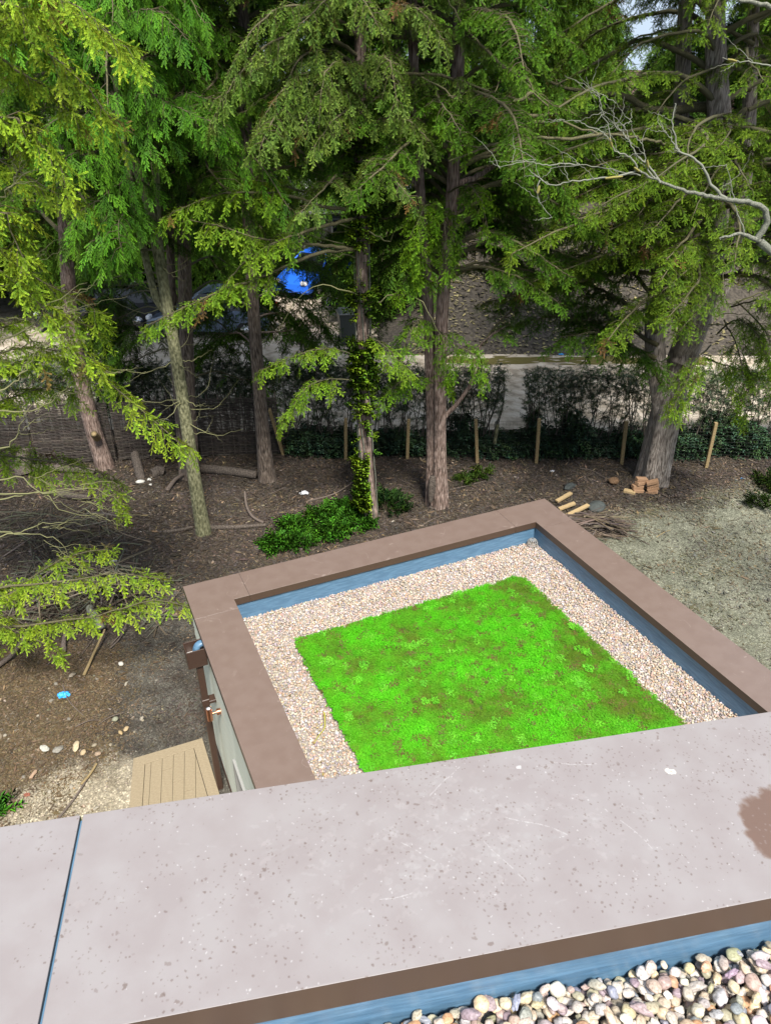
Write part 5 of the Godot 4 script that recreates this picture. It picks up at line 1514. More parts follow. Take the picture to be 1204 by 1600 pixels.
	bough(t7, [Vector3(1.031, 1.855, -12.35), Vector3(1.308, 2.195, -12.35), Vector3(1.519, 2.537, -12.35), Vector3(1.636, 3.011, -12.35), Vector3(1.672, 3.298, -12.35), Vector3(2.059, 3.58, -12.35)], 0.05, mid.merged({"s0": 0.85, "bark": "bark_yew"}, true))
	for p in [[Vector3(1.676, 3.241, -12.35), Vector3(1.881, 3.45, -12.6), Vector3(2.257, 3.681, -13), Vector3(2.754, 3.98, -13.4)], [Vector3(0.995, 4.739, -12.35), Vector3(1.48, 4.756, -12.8), Vector3(2.093, 4.576, -13.2), Vector3(2.9, 4.049, -13.6)], [Vector3(0.997, 5.135, -12.35), Vector3(1.554, 5.263, -12.8), Vector3(2.167, 4.999, -13.2), Vector3(2.713, 4.519, -13.5)], [Vector3(1.025, 5.423, -12.35), Vector3(1.644, 5.641, -12.9), Vector3(2.255, 5.395, -13.3), Vector3(2.904, 4.845, -13.5)], [Vector3(0.981, 4.329, -12.35), Vector3(1.524, 4.4, -13), Vector3(2.063, 4.069, -13.5), Vector3(2.39, 3.528, -13.8)], [Vector3(0.644, 4.535, -12.35), Vector3(0.292, 4.649, -12.8), Vector3(-0.034, 4.396, -13), Vector3(-0.379, 3.907, -13.2)], [Vector3(0.703, 4.012, -12.35), Vector3(0.307, 3.958, -13), Vector3(-0.034, 3.508, -13.4), Vector3(-0.279, 2.84, -13.6)]]:
		bough(t7, p, 0.03, mid.merged({"step": 0.07, "sub": 0.6}, true))
	for p in [[Vector3(0.933, 4.131, -12.3), Vector3(0.689, 4.431, -11.9), Vector3(0.369, 4.597, -11.6), Vector3(0.17, 4.35, -11.4)], [Vector3(0.96, 3.48, -12.3), Vector3(0.603, 3.812, -11.9), Vector3(0.387, 3.687, -11.6), Vector3(0.234, 3.292, -11.5)], [Vector3(0.979, 3.026, -12.3), Vector3(1.274, 3.295, -12), Vector3(1.531, 3.195, -11.8), Vector3(1.648, 2.894, -11.7)], [Vector3(0.947, 3.255, -12.3), Vector3(0.929, 3.599, -11.9), Vector3(1.01, 3.509, -11.5), Vector3(1.085, 2.891, -11.4)], [Vector3(0.885, 2.554, -12.3), Vector3(0.522, 2.818, -11.9), Vector3(0.19, 2.777, -11.7), Vector3(-0.027, 2.585, -11.6)], [Vector3(0.989, 5.24, -12.3), Vector3(0.843, 5.5, -11.8), Vector3(0.869, 5.379, -11.4), Vector3(0.93, 4.78, -11.2)], [Vector3(0.96, 5.43, -12.3), Vector3(0.64, 5.603, -11.7), Vector3(0.484, 5.482, -11.3), Vector3(0.4, 4.871, -11.2)], [Vector3(0.992, 6.424, -12.3), Vector3(0.695, 6.702, -11.7), Vector3(0.321, 6.639, -11.3), Vector3(0.192, 6.248, -11.2)], [Vector3(1.003, 6.595, -12.3), Vector3(0.87, 6.862, -11.7), Vector3(0.844, 6.795, -11.3), Vector3(1.022, 6.417, -11.1)], [Vector3(0.967, 5.71, -12.3), Vector3(1.21, 5.857, -11.8), Vector3(1.378, 5.718, -11.5), Vector3(1.484, 5.381, -11.4)], [Vector3(1.002, 4.948, -12.3), Vector3(0.661, 5.131, -11.8), Vector3(0.553, 4.997, -11.5), Vector3(0.517, 4.522, -11.5)]]:
		bough(t7, p, 0.016, lush.merged({"s0": 0.35, "sub": 0.32, "step": 0.045, "size": 0.8, "a": Color(0.08, 0.19, 0.012), "b": Color(0.2, 0.38, 0.02)}, true))
	for p in [[Vector3(1.071, 5.791, -12.4), Vector3(1.413, 5.929, -12.4), Vector3(1.698, 6.111, -12.4), Vector3(1.914, 6.464, -12.4), Vector3(2.022, 6.847, -12.4)], [Vector3(0.519, 5.79, -12.4), Vector3(0.165, 5.972, -12.4), Vector3(-0.232, 6.151, -12.4), Vector3(-0.625, 6.238, -12.4)], [Vector3(0.539, 5.415, -12.4), Vector3(0.218, 5.697, -12.4), Vector3(-0.005, 6.106, -12.4), Vector3(-0.133, 6.415, -12.4)]]:
		bough(t7, p, 0.06, mid.merged({"s0": 0.6, "bark": "bark_yew"}, true))
	crown(t7, a7, 4.2, 6.0, 2.4, 2.6, 30, mid.merged({"gap": 0.12}, true), -1.4, 3.6)
	crown(t7, a7, 5.8, 13.5, 3.0, 1.1, 54, mid.merged({"gap": 0.12}, true))
	crown(t7, a7b, 6.2, 13.0, 2.4, 1.1, 26, mid.merged({"gap": 0.12}, true))
	upper(t7, b7, 2.6)
	finish(t7)

	# 8. the massive leaning yew on the right
	var b8: Vector3 = Vector3(5.62, 0, -13.544)
	var t8 := tree("yew_tree", "massive old yew leaning right, its thick grey trunk dividing low, brick stacks at its foot", "tree", b8, "bark_grey", "yew")
	var a8 := [b8 + Vector3(-0.03, -0.25, 0)] + [Vector3(5.552, 0.102, -13.35), Vector3(5.547, 0.951, -13.35), Vector3(5.573, 1.912, -13.35), Vector3(5.646, 2.749, -13.35), Vector3(5.588, 3.632, -13), Vector3(5.618, 4.302, -13), Vector3(5.534, 5.142, -13), Vector3(5.404, 5.928, -13), Vector3(5.201, 6.667, -12.9), Vector3(4.981, 7.435, -12.9), Vector3(4.663, 8.677, -12.9)]
	trunk(t8, a8, 0.315, 0.12, 0.2, 0.1, 5, 28)
	trunk(t8, [Vector3(5.529, 1.371, -13.35), Vector3(5.373, 1.911, -13.35), Vector3(5.197, 2.432, -13.35), Vector3(5.052, 2.934, -13.35), Vector3(4.939, 3.653, -13.35), Vector3(4.945, 4.335, -13.35), Vector3(4.931, 5.19, -13.35), Vector3(4.835, 6.182, -13.35), Vector3(4.67, 7.271, -13.35), Vector3(4.499, 8.265, -13.35)], 0.2, 0.09, 0.0, 0.1, 4, 22, "second_stem")
	trunk(t8, [Vector3(5.549, 2.612, -13.2), Vector3(5.881, 3.406, -13.4), Vector3(6.14, 4.08, -13.5), Vector3(6.154, 4.96, -13.5), Vector3(6.038, 6.077, -13.5), Vector3(5.805, 7.275, -13.5), Vector3(5.563, 8.438, -13.5)], 0.17, 0.08, 0.0, 0.08, 4, 18, "third_stem")
	var green := mid.merged({"a": Color(0.07, 0.14, 0.012), "b": Color(0.22, 0.35, 0.03), "step": 0.05, "sub": 0.4, "droop": 0.3, "size": 0.75}, true)
	for p in [[Vector3(5.229, 6.793, -13.1), Vector3(5.009, 6.872, -13.1), Vector3(4.617, 6.818, -13.1), Vector3(4.108, 6.835, -13.1), Vector3(3.832, 6.966, -13.1), Vector3(3.468, 7.043, -13.1), Vector3(2.991, 7.085, -13.1), Vector3(2.55, 7.179, -13.1), Vector3(1.984, 7.381, -13.1)]]:
		bough(t8, p, 0.085, mid.merged({"s0": 0.75, "sub": 0.5, "gap": 0.5}, true))
	for p in [[Vector3(5.176, 6.253, -12.9), Vector3(4.062, 6.419, -11.8), Vector3(3.265, 6.558, -10.9), Vector3(2.873, 6.603, -10.9), Vector3(2.549, 6.662, -10.9), Vector3(2.233, 6.811, -10.9), Vector3(2.029, 6.972, -10.9), Vector3(1.881, 7.102, -10.9), Vector3(1.768, 7.399, -10.9), Vector3(1.618, 7.523, -10.9), Vector3(1.451, 7.759, -10.9), Vector3(1.166, 8.055, -10.9)], [Vector3(1.829, 7.209, -10.9), Vector3(1.572, 7.3, -10.9), Vector3(1.286, 7.508, -10.9), Vector3(1.055, 7.691, -10.9), Vector3(0.756, 8.054, -10.9)], [Vector3(1.903, 7.052, -10.9), Vector3(1.645, 6.957, -10.9), Vector3(1.405, 6.809, -10.9), Vector3(1.259, 6.719, -10.9)], [Vector3(2.877, 6.572, -10.9), Vector3(2.429, 6.533, -10.9), Vector3(1.804, 6.532, -10.9), Vector3(1.322, 6.438, -10.9), Vector3(0.802, 6.499, -10.9)], [Vector3(5.195, 6.605, -12.9), Vector3(4.849, 6.577, -12.9), Vector3(4.638, 6.379, -12.9), Vector3(4.417, 6.214, -12.9)], [Vector3(1.804, 6.532, -10.9), Vector3(1.601, 6.493, -10.9), Vector3(1.432, 6.462, -10.9), Vector3(0.838, 6.274, -10.9)], [Vector3(1.497, 7.692, -10.9), Vector3(1.251, 7.759, -10.9), Vector3(1.012, 7.738, -10.9)], [Vector3(2.233, 6.811, -10.9), Vector3(1.826, 6.825, -10.9), Vector3(1.398, 6.898, -10.9), Vector3(0.804, 7.027, -10.9)], [Vector3(2.089, 6.736, -10.9), Vector3(1.662, 6.773, -10.9), Vector3(1.147, 6.882, -10.9), Vector3(0.463, 7.241, -10.9)]]:
		bough(t8, p, 0.028, bare.merged({"end": 0.25, "bark": "bark_limb", "jig": 0.02}, true))
	for p in [[Vector3(5.246, 2.268, -13.1), Vector3(4.764, 2.835, -12.9), Vector3(4.292, 3.165, -12.8), Vector3(3.718, 3.368, -12.7), Vector3(3.245, 3.34, -12.6)], [Vector3(5.028, 2.769, -13.1), Vector3(4.555, 2.98, -13.2), Vector3(4.024, 3.281, -13.4), Vector3(3.334, 3.403, -13.6), Vector3(2.759, 3.313, -13.7)], [Vector3(4.959, 3.252, -13.1), Vector3(4.27, 3.78, -13.3), Vector3(3.487, 4.05, -13.6), Vector3(2.857, 3.862, -13.9)], [Vector3(4.915, 3.718, -13.1), Vector3(4.322, 4.322, -13.4), Vector3(3.593, 4.463, -13.8), Vector3(2.933, 4.422, -14)], [Vector3(4.849, 4.057, -13.1), Vector3(4.285, 4.866, -13.4), Vector3(3.745, 5.013, -13.8), Vector3(3.115, 4.871, -14)], [Vector3(5.005, 3.013, -13.1), Vector3(4.369, 3.289, -13.8), Vector3(4.012, 3.374, -14.4), Vector3(3.587, 3.397, -14.8)], [Vector3(4.855, 4.603, -13.1), Vector3(4.255, 5.046, -13.6), Vector3(4.041, 4.501, -14.2), Vector3(3.727, 3.945, -14.6)]]:
		bough(t8, p, 0.045, shade.merged({"sub": 0.8, "step": 0.06, "size": 1.1, "gap": 0.1}, true))
	for p in [[Vector3(4.715, 5.14, -13), Vector3(4.015, 5.788, -12.5), Vector3(3.299, 5.83, -12.1), Vector3(2.7, 5.582, -11.9)], [Vector3(4.761, 5.441, -13), Vector3(4.033, 6.072, -12.4), Vector3(3.409, 6.192, -12), Vector3(2.823, 5.949, -11.8), Vector3(2.592, 5.504, -11.8)], [Vector3(4.827, 5.638, -13), Vector3(4.233, 5.73, -12.2), Vector3(3.855, 5.508, -11.8), Vector3(3.579, 5.08, -11.6)], [Vector3(5.102, 5.343, -13), Vector3(4.45, 5.639, -12.2), Vector3(4.049, 5.508, -11.8), Vector3(3.969, 5.081, -11.6)], [Vector3(4.721, 5.637, -13), Vector3(3.984, 5.625, -12.3), Vector3(3.398, 5.492, -11.9), Vector3(3.117, 5.23, -11.8)], [Vector3(5.289, 5.927, -13), Vector3(5.096, 6.267, -12.2), Vector3(5.189, 6.38, -11.8), Vector3(5.442, 6.145, -11.6)], [Vector3(5.254, 6.301, -13), Vector3(5.205, 6.61, -12.2), Vector3(5.424, 6.547, -11.8), Vector3(5.765, 6.313, -11.6)], [Vector3(5.527, 4.41, -13), Vector3(4.935, 4.779, -12.2), Vector3(4.613, 4.662, -11.8), Vector3(4.434, 4.212, -11.6)], [Vector3(6.024, 4.194, -13), Vector3(6.018, 4.762, -12.3), Vector3(6.178, 4.645, -11.9), Vector3(6.488, 4.293, -11.7)], [Vector3(5.554, 5.244, -13), Vector3(4.869, 5.25, -12.3), Vector3(4.353, 5.123, -11.9), Vector3(3.973, 4.854, -11.8)], [Vector3(5.876, 5.244, -13), Vector3(5.866, 5.722, -12.3), Vector3(6.016, 5.59, -11.9), Vector3(6.317, 5.222, -11.9)]]:
		bough(t8, p, 0.03, green)
	for p in [[Vector3(6.013, 3.285, -13), Vector3(6.013, 3.687, -12.4), Vector3(6.194, 3.584, -12), Vector3(6.42, 3.209, -11.8)], [Vector3(5.952, 3.047, -13), Vector3(5.46, 3.038, -12.3), Vector3(5.163, 2.716, -11.9), Vector3(4.953, 2.325, -11.7)], [Vector3(6.074, 3.519, -13), Vector3(6.026, 3.301, -12.2), Vector3(6.075, 2.87, -11.8), Vector3(6.202, 2.252, -11.6)], [Vector3(5.889, 2.805, -13), Vector3(5.984, 2.889, -12.4), Vector3(6.259, 2.914, -12), Vector3(6.838, 2.873, -11.8)], [Vector3(5.549, 3.284, -13), Vector3(5.002, 3.794, -12.4), Vector3(4.397, 4.006, -12), Vector3(3.979, 3.954, -11.8)], [Vector3(6.133, 3.748, -13), Vector3(6.314, 4.04, -12.3), Vector3(6.584, 3.934, -11.9), Vector3(7.026, 3.508, -11.9)], [Vector3(6.219, 3.861, -13), Vector3(6.377, 3.635, -12.2), Vector3(6.527, 3.209, -11.8), Vector3(6.77, 2.525, -11.8)]]:
		bough(t8, p, 0.018, lush.merged({"s0": 0.35, "sub": 0.36, "step": 0.045, "size": 0.8, "a": Color(0.11, 0.22, 0.015), "b": Color(0.27, 0.43, 0.03), "gap": 0.15}, true))
	crown(t8, a8, 3.8, 6.4, 3.4, 3.2, 48, green.merged({"step": 0.085, "gap": 0.12, "rise": 0.1, "fall": 0.08}, true), 2.6, 3.2)
	crown(t8, a8, 6.3, 13.0, 3.4, 1.2, 52, green.merged({"step": 0.09, "gap": 0.12}, true))
	crown(t8, [Vector3(5.549, 2.612, -13.2), Vector3(6.003, 4.148, -13.2), Vector3(6.018, 5.009, -13.2), Vector3(5.676, 7.273, -13.2), Vector3(5.439, 8.41, -13.2)], 5.0, 11.0, 2.8, 1.2, 26, green.merged({"step": 0.11, "gap": 0.2}, true))
	for k in 40:
		var an := rnd(0, TAU)
		var c: Vector3 = Vector3(5.425, 4.28, -13.1)
		c += Vector3(rnd(-0.8, 0.9), rnd(-0.9, 1.8), rnd(-0.3, 0.5))
		var l := rnd(0.6, 1.9)
		var d := Vector3(cos(an), rnd(-0.35, 0.3), sin(an)) * l
		bough(t8, [c, c + d * 0.5 + Vector3(rnd(-0.15, 0.15), 0.1 * l, rnd(-0.1, 0.1)), c + d], rnd(0.007, 0.016), bare.merged({"sides": 4, "jig": 0.025}, true))
	upper(t8, b8, 3.2)
	finish(t8)

	# 9. the bare deciduous branches reaching in from the right
	var t9 := tree("bare_tree", "leafless tree whose crooked grey lichened branch reaches in from the right edge", "tree", Vector3(7.6, 0, -6.4), "bark_lichen", "yew")
	trunk(t9, [Vector3(7.6, -0.2, -6.4), Vector3(7.5, 3, -6.5), Vector3(7.3, 5.5, -6.6), Vector3(7.2, 9, -6.5), Vector3(7.3, 12, -6.4)], 0.22, 0.07, 0.4, 0.04)
	var li := bare.merged({"bark": "bark_lichen", "jig": 0.007, "end": 0.3}, true)
	var tip: Vector3 = Vector3(3.784, 5.781, -7)
	bough(t9, [Vector3(7.4, tip.y - 0.3, -6.6), tip.lerp(Vector3(7.4, tip.y, -6.6), 0.4)] + [Vector3(3.784, 5.781, -7), Vector3(3.552, 5.848, -7), Vector3(3.425, 5.926, -7)], 0.05, li.merged({"end": 0.75}, true))
	for q in [[0.04, [Vector3(3.398, 5.938, -7), Vector3(3.433, 6.026, -7), Vector3(3.445, 6.114, -7), Vector3(3.36, 6.216, -7), Vector3(3.205, 6.258, -7), Vector3(3, 6.279, -7), Vector3(2.851, 6.305, -7), Vector3(2.624, 6.351, -7), Vector3(2.43, 6.413, -7), Vector3(2.198, 6.51, -7)]], [0.036, [Vector3(3.451, 5.915, -7), Vector3(3.258, 5.982, -7), Vector3(3.144, 5.97, -7), Vector3(3.055, 5.948, -7)]], [0.013, [Vector3(2.198, 6.51, -7), Vector3(2.065, 6.464, -7), Vector3(1.844, 6.438, -7), Vector3(1.61, 6.417, -7), Vector3(1.466, 6.385, -7), Vector3(1.365, 6.431, -7), Vector3(1.248, 6.518, -7)]], [0.012, [Vector3(2.198, 6.51, -7), Vector3(2.124, 6.611, -7), Vector3(1.988, 6.661, -7), Vector3(1.933, 6.73, -7), Vector3(1.891, 6.857, -7), Vector3(1.812, 6.943, -7)]], [0.012, [Vector3(2.363, 6.439, -7), Vector3(2.278, 6.531, -7), Vector3(2.236, 6.642, -7), Vector3(2.199, 6.721, -7)]], [0.014, [Vector3(2.413, 6.413, -7), Vector3(2.286, 6.551, -7), Vector3(2.184, 6.622, -7), Vector3(2.107, 6.711, -7), Vector3(2.018, 6.814, -7)]], [0.02, [Vector3(3.023, 6.279, -7), Vector3(2.856, 6.409, -7), Vector3(2.771, 6.532, -7), Vector3(2.629, 6.623, -7), Vector3(2.531, 6.662, -7), Vector3(2.476, 6.771, -7), Vector3(2.425, 6.887, -7), Vector3(2.425, 7.02, -7)]], [0.009, [Vector3(3.268, 5.987, -7), Vector3(3.126, 6.231, -7), Vector3(3.035, 6.415, -7), Vector3(2.968, 6.553, -7)]], [0.012, [Vector3(3.498, 7.275, -7.3), Vector3(3.294, 7.298, -7.3), Vector3(3.133, 7.326, -7.3), Vector3(2.989, 7.33, -7.3), Vector3(2.869, 7.353, -7.3)]], [0.03, [Vector3(3.058, 7.624, -6.6), Vector3(2.875, 7.663, -6.6), Vector3(2.705, 7.69, -6.6), Vector3(2.458, 7.725, -6.6)]], [0.01, [Vector3(2.531, 6.662, -7), Vector3(2.447, 6.751, -7), Vector3(2.393, 6.8, -7)]], [0.008, [Vector3(1.348, 6.431, -7), Vector3(1.336, 6.333, -7), Vector3(1.381, 6.238, -7), Vector3(1.498, 6.12, -7)]], [0.007, [Vector3(1.455, 6.385, -7), Vector3(1.345, 6.457, -7), Vector3(1.297, 6.589, -7)]], [0.009, [Vector3(1.711, 6.541, -7.1), Vector3(1.568, 6.551, -7.1), Vector3(1.411, 6.541, -7.1), Vector3(1.237, 6.571, -7.1), Vector3(1.115, 6.55, -7.1), Vector3(1.004, 6.519, -7.1)]], [0.009, [Vector3(2.266, 6.455, -7.1), Vector3(1.972, 6.511, -7.1), Vector3(1.711, 6.541, -7.1), Vector3(1.459, 6.52, -7.1)]], [0.008, [Vector3(1.92, 6.74, -7), Vector3(1.843, 6.813, -7), Vector3(1.757, 6.837, -7), Vector3(1.641, 6.885, -7), Vector3(1.504, 6.894, -7)]], [0.007, [Vector3(2.107, 6.711, -7), Vector3(2.051, 6.814, -7), Vector3(1.984, 6.886, -7), Vector3(1.848, 6.957, -7)]], [0.006, [Vector3(2.034, 6.814, -7), Vector3(1.959, 6.838, -7), Vector3(1.922, 6.933, -7), Vector3(1.917, 7.028, -7)]], [0.006, [Vector3(2.205, 6.721, -7), Vector3(2.122, 6.78, -7), Vector3(2.076, 6.886, -7)]], [0.006, [Vector3(1.823, 6.943, -7), Vector3(1.776, 7.074, -7), Vector3(1.699, 7.12, -7), Vector3(1.649, 7.212, -7)]]]:
		bough(t9, q[1], q[0] * 0.75, li)
		if q[0] < 0.03:
			for k in 4:
				var b: Vector3 = q[1][0].lerp(q[1][q[1].size() - 1], rnd(0.2, 1.0))
				b = q[1][rng.randi_range(1, q[1].size() - 1)]
				var e := b + Vector3(rnd(-0.34, 0.1), rnd(-0.12, 0.26), rnd(-0.15, 0.15))
				bough(t9, [b, b.lerp(e, 0.5) + Vector3(rnd(-0.04, 0.04), 0, 0), e], 0.003, li.merged({"sides": 4, "jig": 0.008}, true))
	for q in [[Vector3(2.21, 6.502, -6.98), Vector3(2.16, 6.533, -6.98)], [Vector3(2.072, 6.461, -6.98), Vector3(1.922, 6.445, -6.98)], [Vector3(1.944, 6.692, -6.98), Vector3(1.906, 6.761, -6.98)], [Vector3(2.858, 7.322, -6.98), Vector3(2.782, 7.335, -6.98)], [Vector3(2.283, 6.533, -6.98), Vector3(2.261, 6.593, -6.98)], [Vector3(1.349, 6.387, -6.98), Vector3(1.339, 6.324, -6.98)]]:
		var g := Geo.new()
		g.tube(PackedVector3Array([q[0] - t9.base, q[0].lerp(q[1], 0.5) - t9.base, q[1] - t9.base]), PackedFloat32Array([0.008, 0.0125, 0.008]), 8, 0.3, 3, 1.0)
		geo_part("lichen_patch", g, M.lichen_yellow, t9.o)
	finish(t9)

	# trees across the lane and beyond
	var back := [[-10, 25.0, 3.2], [95, 26.5, 2.6], [190, 31.0, 2.8], [300, 27.0, 2.7], [385, 30.0, 2.4], [440, 34.0, 2.4], [610, 27.0, 2.4], [690, 31.0, 2.6], [770, 29.0, 2.5], [845, 33.0, 2.2], [1050, 33.0, 2.0], [1130, 28.0, 2.6], [1240, 30.0, 3.0], [560, 36.0, 2.2], [968, 36.0, 2.0]]
	var lb := ["dark conifer standing across the court at the far left", "dark conifer behind the leftmost parked car", "tall dark conifer at the back of the parking court", "dark conifer behind the green-barked cypress, across the lane", "dark conifer right of the pale tiled roof line, deep in shade", "narrow dark conifer left of the pale tiled roof", "dark evergreen across the lane behind the ivy-clad stem", "evergreen on the bank behind the twin-stemmed yew", "evergreen at the top of the bank, left of the brick house", "slim evergreen just left of the white window of the brick house", "evergreen before the brick house, right of the gap of sky", "evergreen on the bank behind the massive yew", "evergreen on the bank at the far right", "dark evergreen right of the pale tiled roof", "thin-crowned evergreen in front of the small patch of sky"]
	for k in back.size():
		var q: Array = back[k]
		var ray: Vector3 = Vector3((q[0] - 602.0) / 1132.1, 0, 0)
		var z: float = -q[1]
		var x: float = ray.x * (q[1] * 1.06)
		var y := bank_h(x, z) if x > -0.4 else 0.0
		var base := Vector3(x, y, z)
		var tb := tree("evergreen_tree", lb[k], "tree", base, "bark_brown", "cypress" if k % 3 == 0 else "yew", "dark evergreens beyond the lane")
		var ax := [base + Vector3(0, -0.3, 0), base + Vector3(rnd(-0.3, 0.3), 5, 0), base + Vector3(rnd(-0.4, 0.4), 19, 0)]
		trunk(tb, ax, 0.26, 0.06, 0.3, 0.05, 5, 10)
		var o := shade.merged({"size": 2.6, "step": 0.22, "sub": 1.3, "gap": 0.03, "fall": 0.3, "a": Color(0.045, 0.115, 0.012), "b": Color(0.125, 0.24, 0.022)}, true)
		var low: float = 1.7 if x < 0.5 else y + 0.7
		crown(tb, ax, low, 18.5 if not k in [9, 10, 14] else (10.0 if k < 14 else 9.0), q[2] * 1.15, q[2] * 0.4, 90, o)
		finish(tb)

	var under := [[-40, 26.5, 1.7], [40, 29.0, 1.8], [130, 30.5, 2.0], [225, 30.8, 1.8], [310, 30.6, 1.9], [385, 31.6, 1.6], [570, 25.5, 1.5], [625, 27.5, 1.9], [680, 29.5, 2.0], [750, 29.8, 2.1], [820, 30.2, 2.0], [900, 31.0, 1.6], [965, 30.4, 2.0], [1030, 29.2, 2.1], [1100, 27.6, 2.0], [1180, 26.5, 2.0], [1260, 26.5, 2.0]]
	var where := ["at the far left beyond the court", "behind the first parked car", "at the back left of the court", "against the low house, left part", "against the low house, behind the silver-blue car", "right of the silver-blue car at the back", "beside the wheeled bin", "at the left foot of the bank", "behind the twin stems on the bank", "on the bank right of the twin stems", "high on the bank in the middle", "below the brick house window", "high on the bank under the bare branches", "on the bank left of the massive yew", "on the bank behind the massive yew", "on the bank right of the massive yew", "at the far right of the bank"]
	for k in under.size():
		var q: Array = under[k]
		var z: float = -q[1]
		var x: float = (q[0] - 602.0) / 1132.1 * q[1] * 1.06
		var y := bank_h(x, z) if x > -0.4 else 0.0
		var tb := tree("evergreen_bush", "dark evergreen bush " + where[k], "bush", Vector3(x, y, z), "bark_brown", "bush", "dark evergreen bushes beyond the lane")
		for s in 30:
			var an := rnd(0, TAU)
			var r: float = q[2] * rnd(0.4, 1.0)
			var h: float = q[2] * rnd(0.5, 1.7) * (1.3 - 0.5 * r / q[2])
			var p: Vector3 = tb.base + Vector3(rnd(-0.3, 0.3), -0.1, rnd(-0.2, 0.2))
			var e: Vector3 = tb.base + Vector3(cos(an) * r, h, sin(an) * r)
			bough(tb, [p, p.lerp(e, 0.5) + Vector3(0, 0.25 * h, 0), e], 0.018, {"a": Color(0.045, 0.115, 0.02), "b": Color(0.125, 0.24, 0.03), "sub": 0.7, "step": 0.16, "size": 2.2, "droop": 0.3, "s0": 0.2, "gap": 0.02})
		finish(tb)


func house(called: String, label: String, at: Vector3, turn: float, w: float, d: float, eaves: float, ridge: float, wall: Material, roof: Material, wins: Array, rows: int) -> void:
	var H := thing(called, label, "house", at, turn)
	geo_part("wall", slab(-w * 0.5, -0.3, -d, w * 0.5, eaves, 0), wall, H)
	for sd in [-1.0, 1.0]:
		var gb := Geo.new()
		var x: float = sd * (w * 0.5 - 0.01)
		gb.tri(Vector3(x, eaves, -d), Vector3(x, eaves, 0), Vector3(x, ridge, -d * 0.5))
		geo_part("gable", gb, wall, H)
	var rf := Node3D.new()
	rf.name = "roof"
	H.add_child(rf)
	var slope := Vector2(d * 0.5 + 0.3, ridge - eaves + 0.25)
	var ang := atan2(slope.y, slope.x)
	var L := slope.length()
	for sd in [-1.0, 1.0]:
		var g := Geo.new()
		var zc := -d * 0.5
		for r in rows:
			var u := (r + 0.5) / rows
			var cols := int(w / 0.3)
			for c in cols:
				var t := Transform3D(Basis(Vector3.RIGHT, -sd * -(ang) ) , Vector3.ZERO)
				t.origin = Vector3(-w * 0.5 + (c + 0.5) * w / cols, ridge + 0.1 - slope.y * u + rnd(0, 0.012), zc + sd * slope.x * u)
				t.basis = Basis(Vector3.RIGHT, sd * (ang - 0.06))
				g.box(t, Vector3(w / cols - 0.012, 0.03, L / rows * 1.12), 0.004)
		geo_part("roof_tiles", g, roof, rf, "", "stuff")
		var under := Geo.new()
		var tb := Transform3D(Basis(Vector3.RIGHT, sd * ang), Vector3(0, (ridge + eaves) * 0.5 - 0.09, zc + sd * slope.x * 0.5))
		under.box(tb, Vector3(w - 0.05, 0.06, L * 0.98), 0.0)
		geo_part("roof_deck", under, M.fascia, rf)
	for q in wins:                                                   # x, y of the lower left corner, width, height
		var fr := Geo.new()
		for e in [[0, 0, q[2], 0.07], [0, q[3] - 0.07, q[2], q[3]], [0, 0.071, 0.07, q[3] - 0.071], [q[2] - 0.07, 0.071, q[2], q[3] - 0.071], [q[2] * 0.5 - 0.03, 0.071, q[2] * 0.5 + 0.03, q[3] - 0.071]]:
			fr.box(Transform3D(Basis(), Vector3(q[0] + (e[0] + e[2]) * 0.5, q[1] + (e[1] + e[3]) * 0.5, 0.03)), Vector3(e[2] - e[0], e[3] - e[1], 0.09), 0.005)
		var f := geo_part("window", fr, M.white_paint, H)
		geo_part("pane", slab(q[0] + 0.07, q[1] + 0.07, 0.004, q[0] + q[2] - 0.07, q[1] + q[3] - 0.07, 0.012, 0.0), M.dark_glass, f)
		geo_part("sill", slab(q[0] - 0.05, q[1] - 0.08, 0.0, q[0] + q[2] + 0.05, q[1] - 0.001, 0.12), M.pale_grey, f)


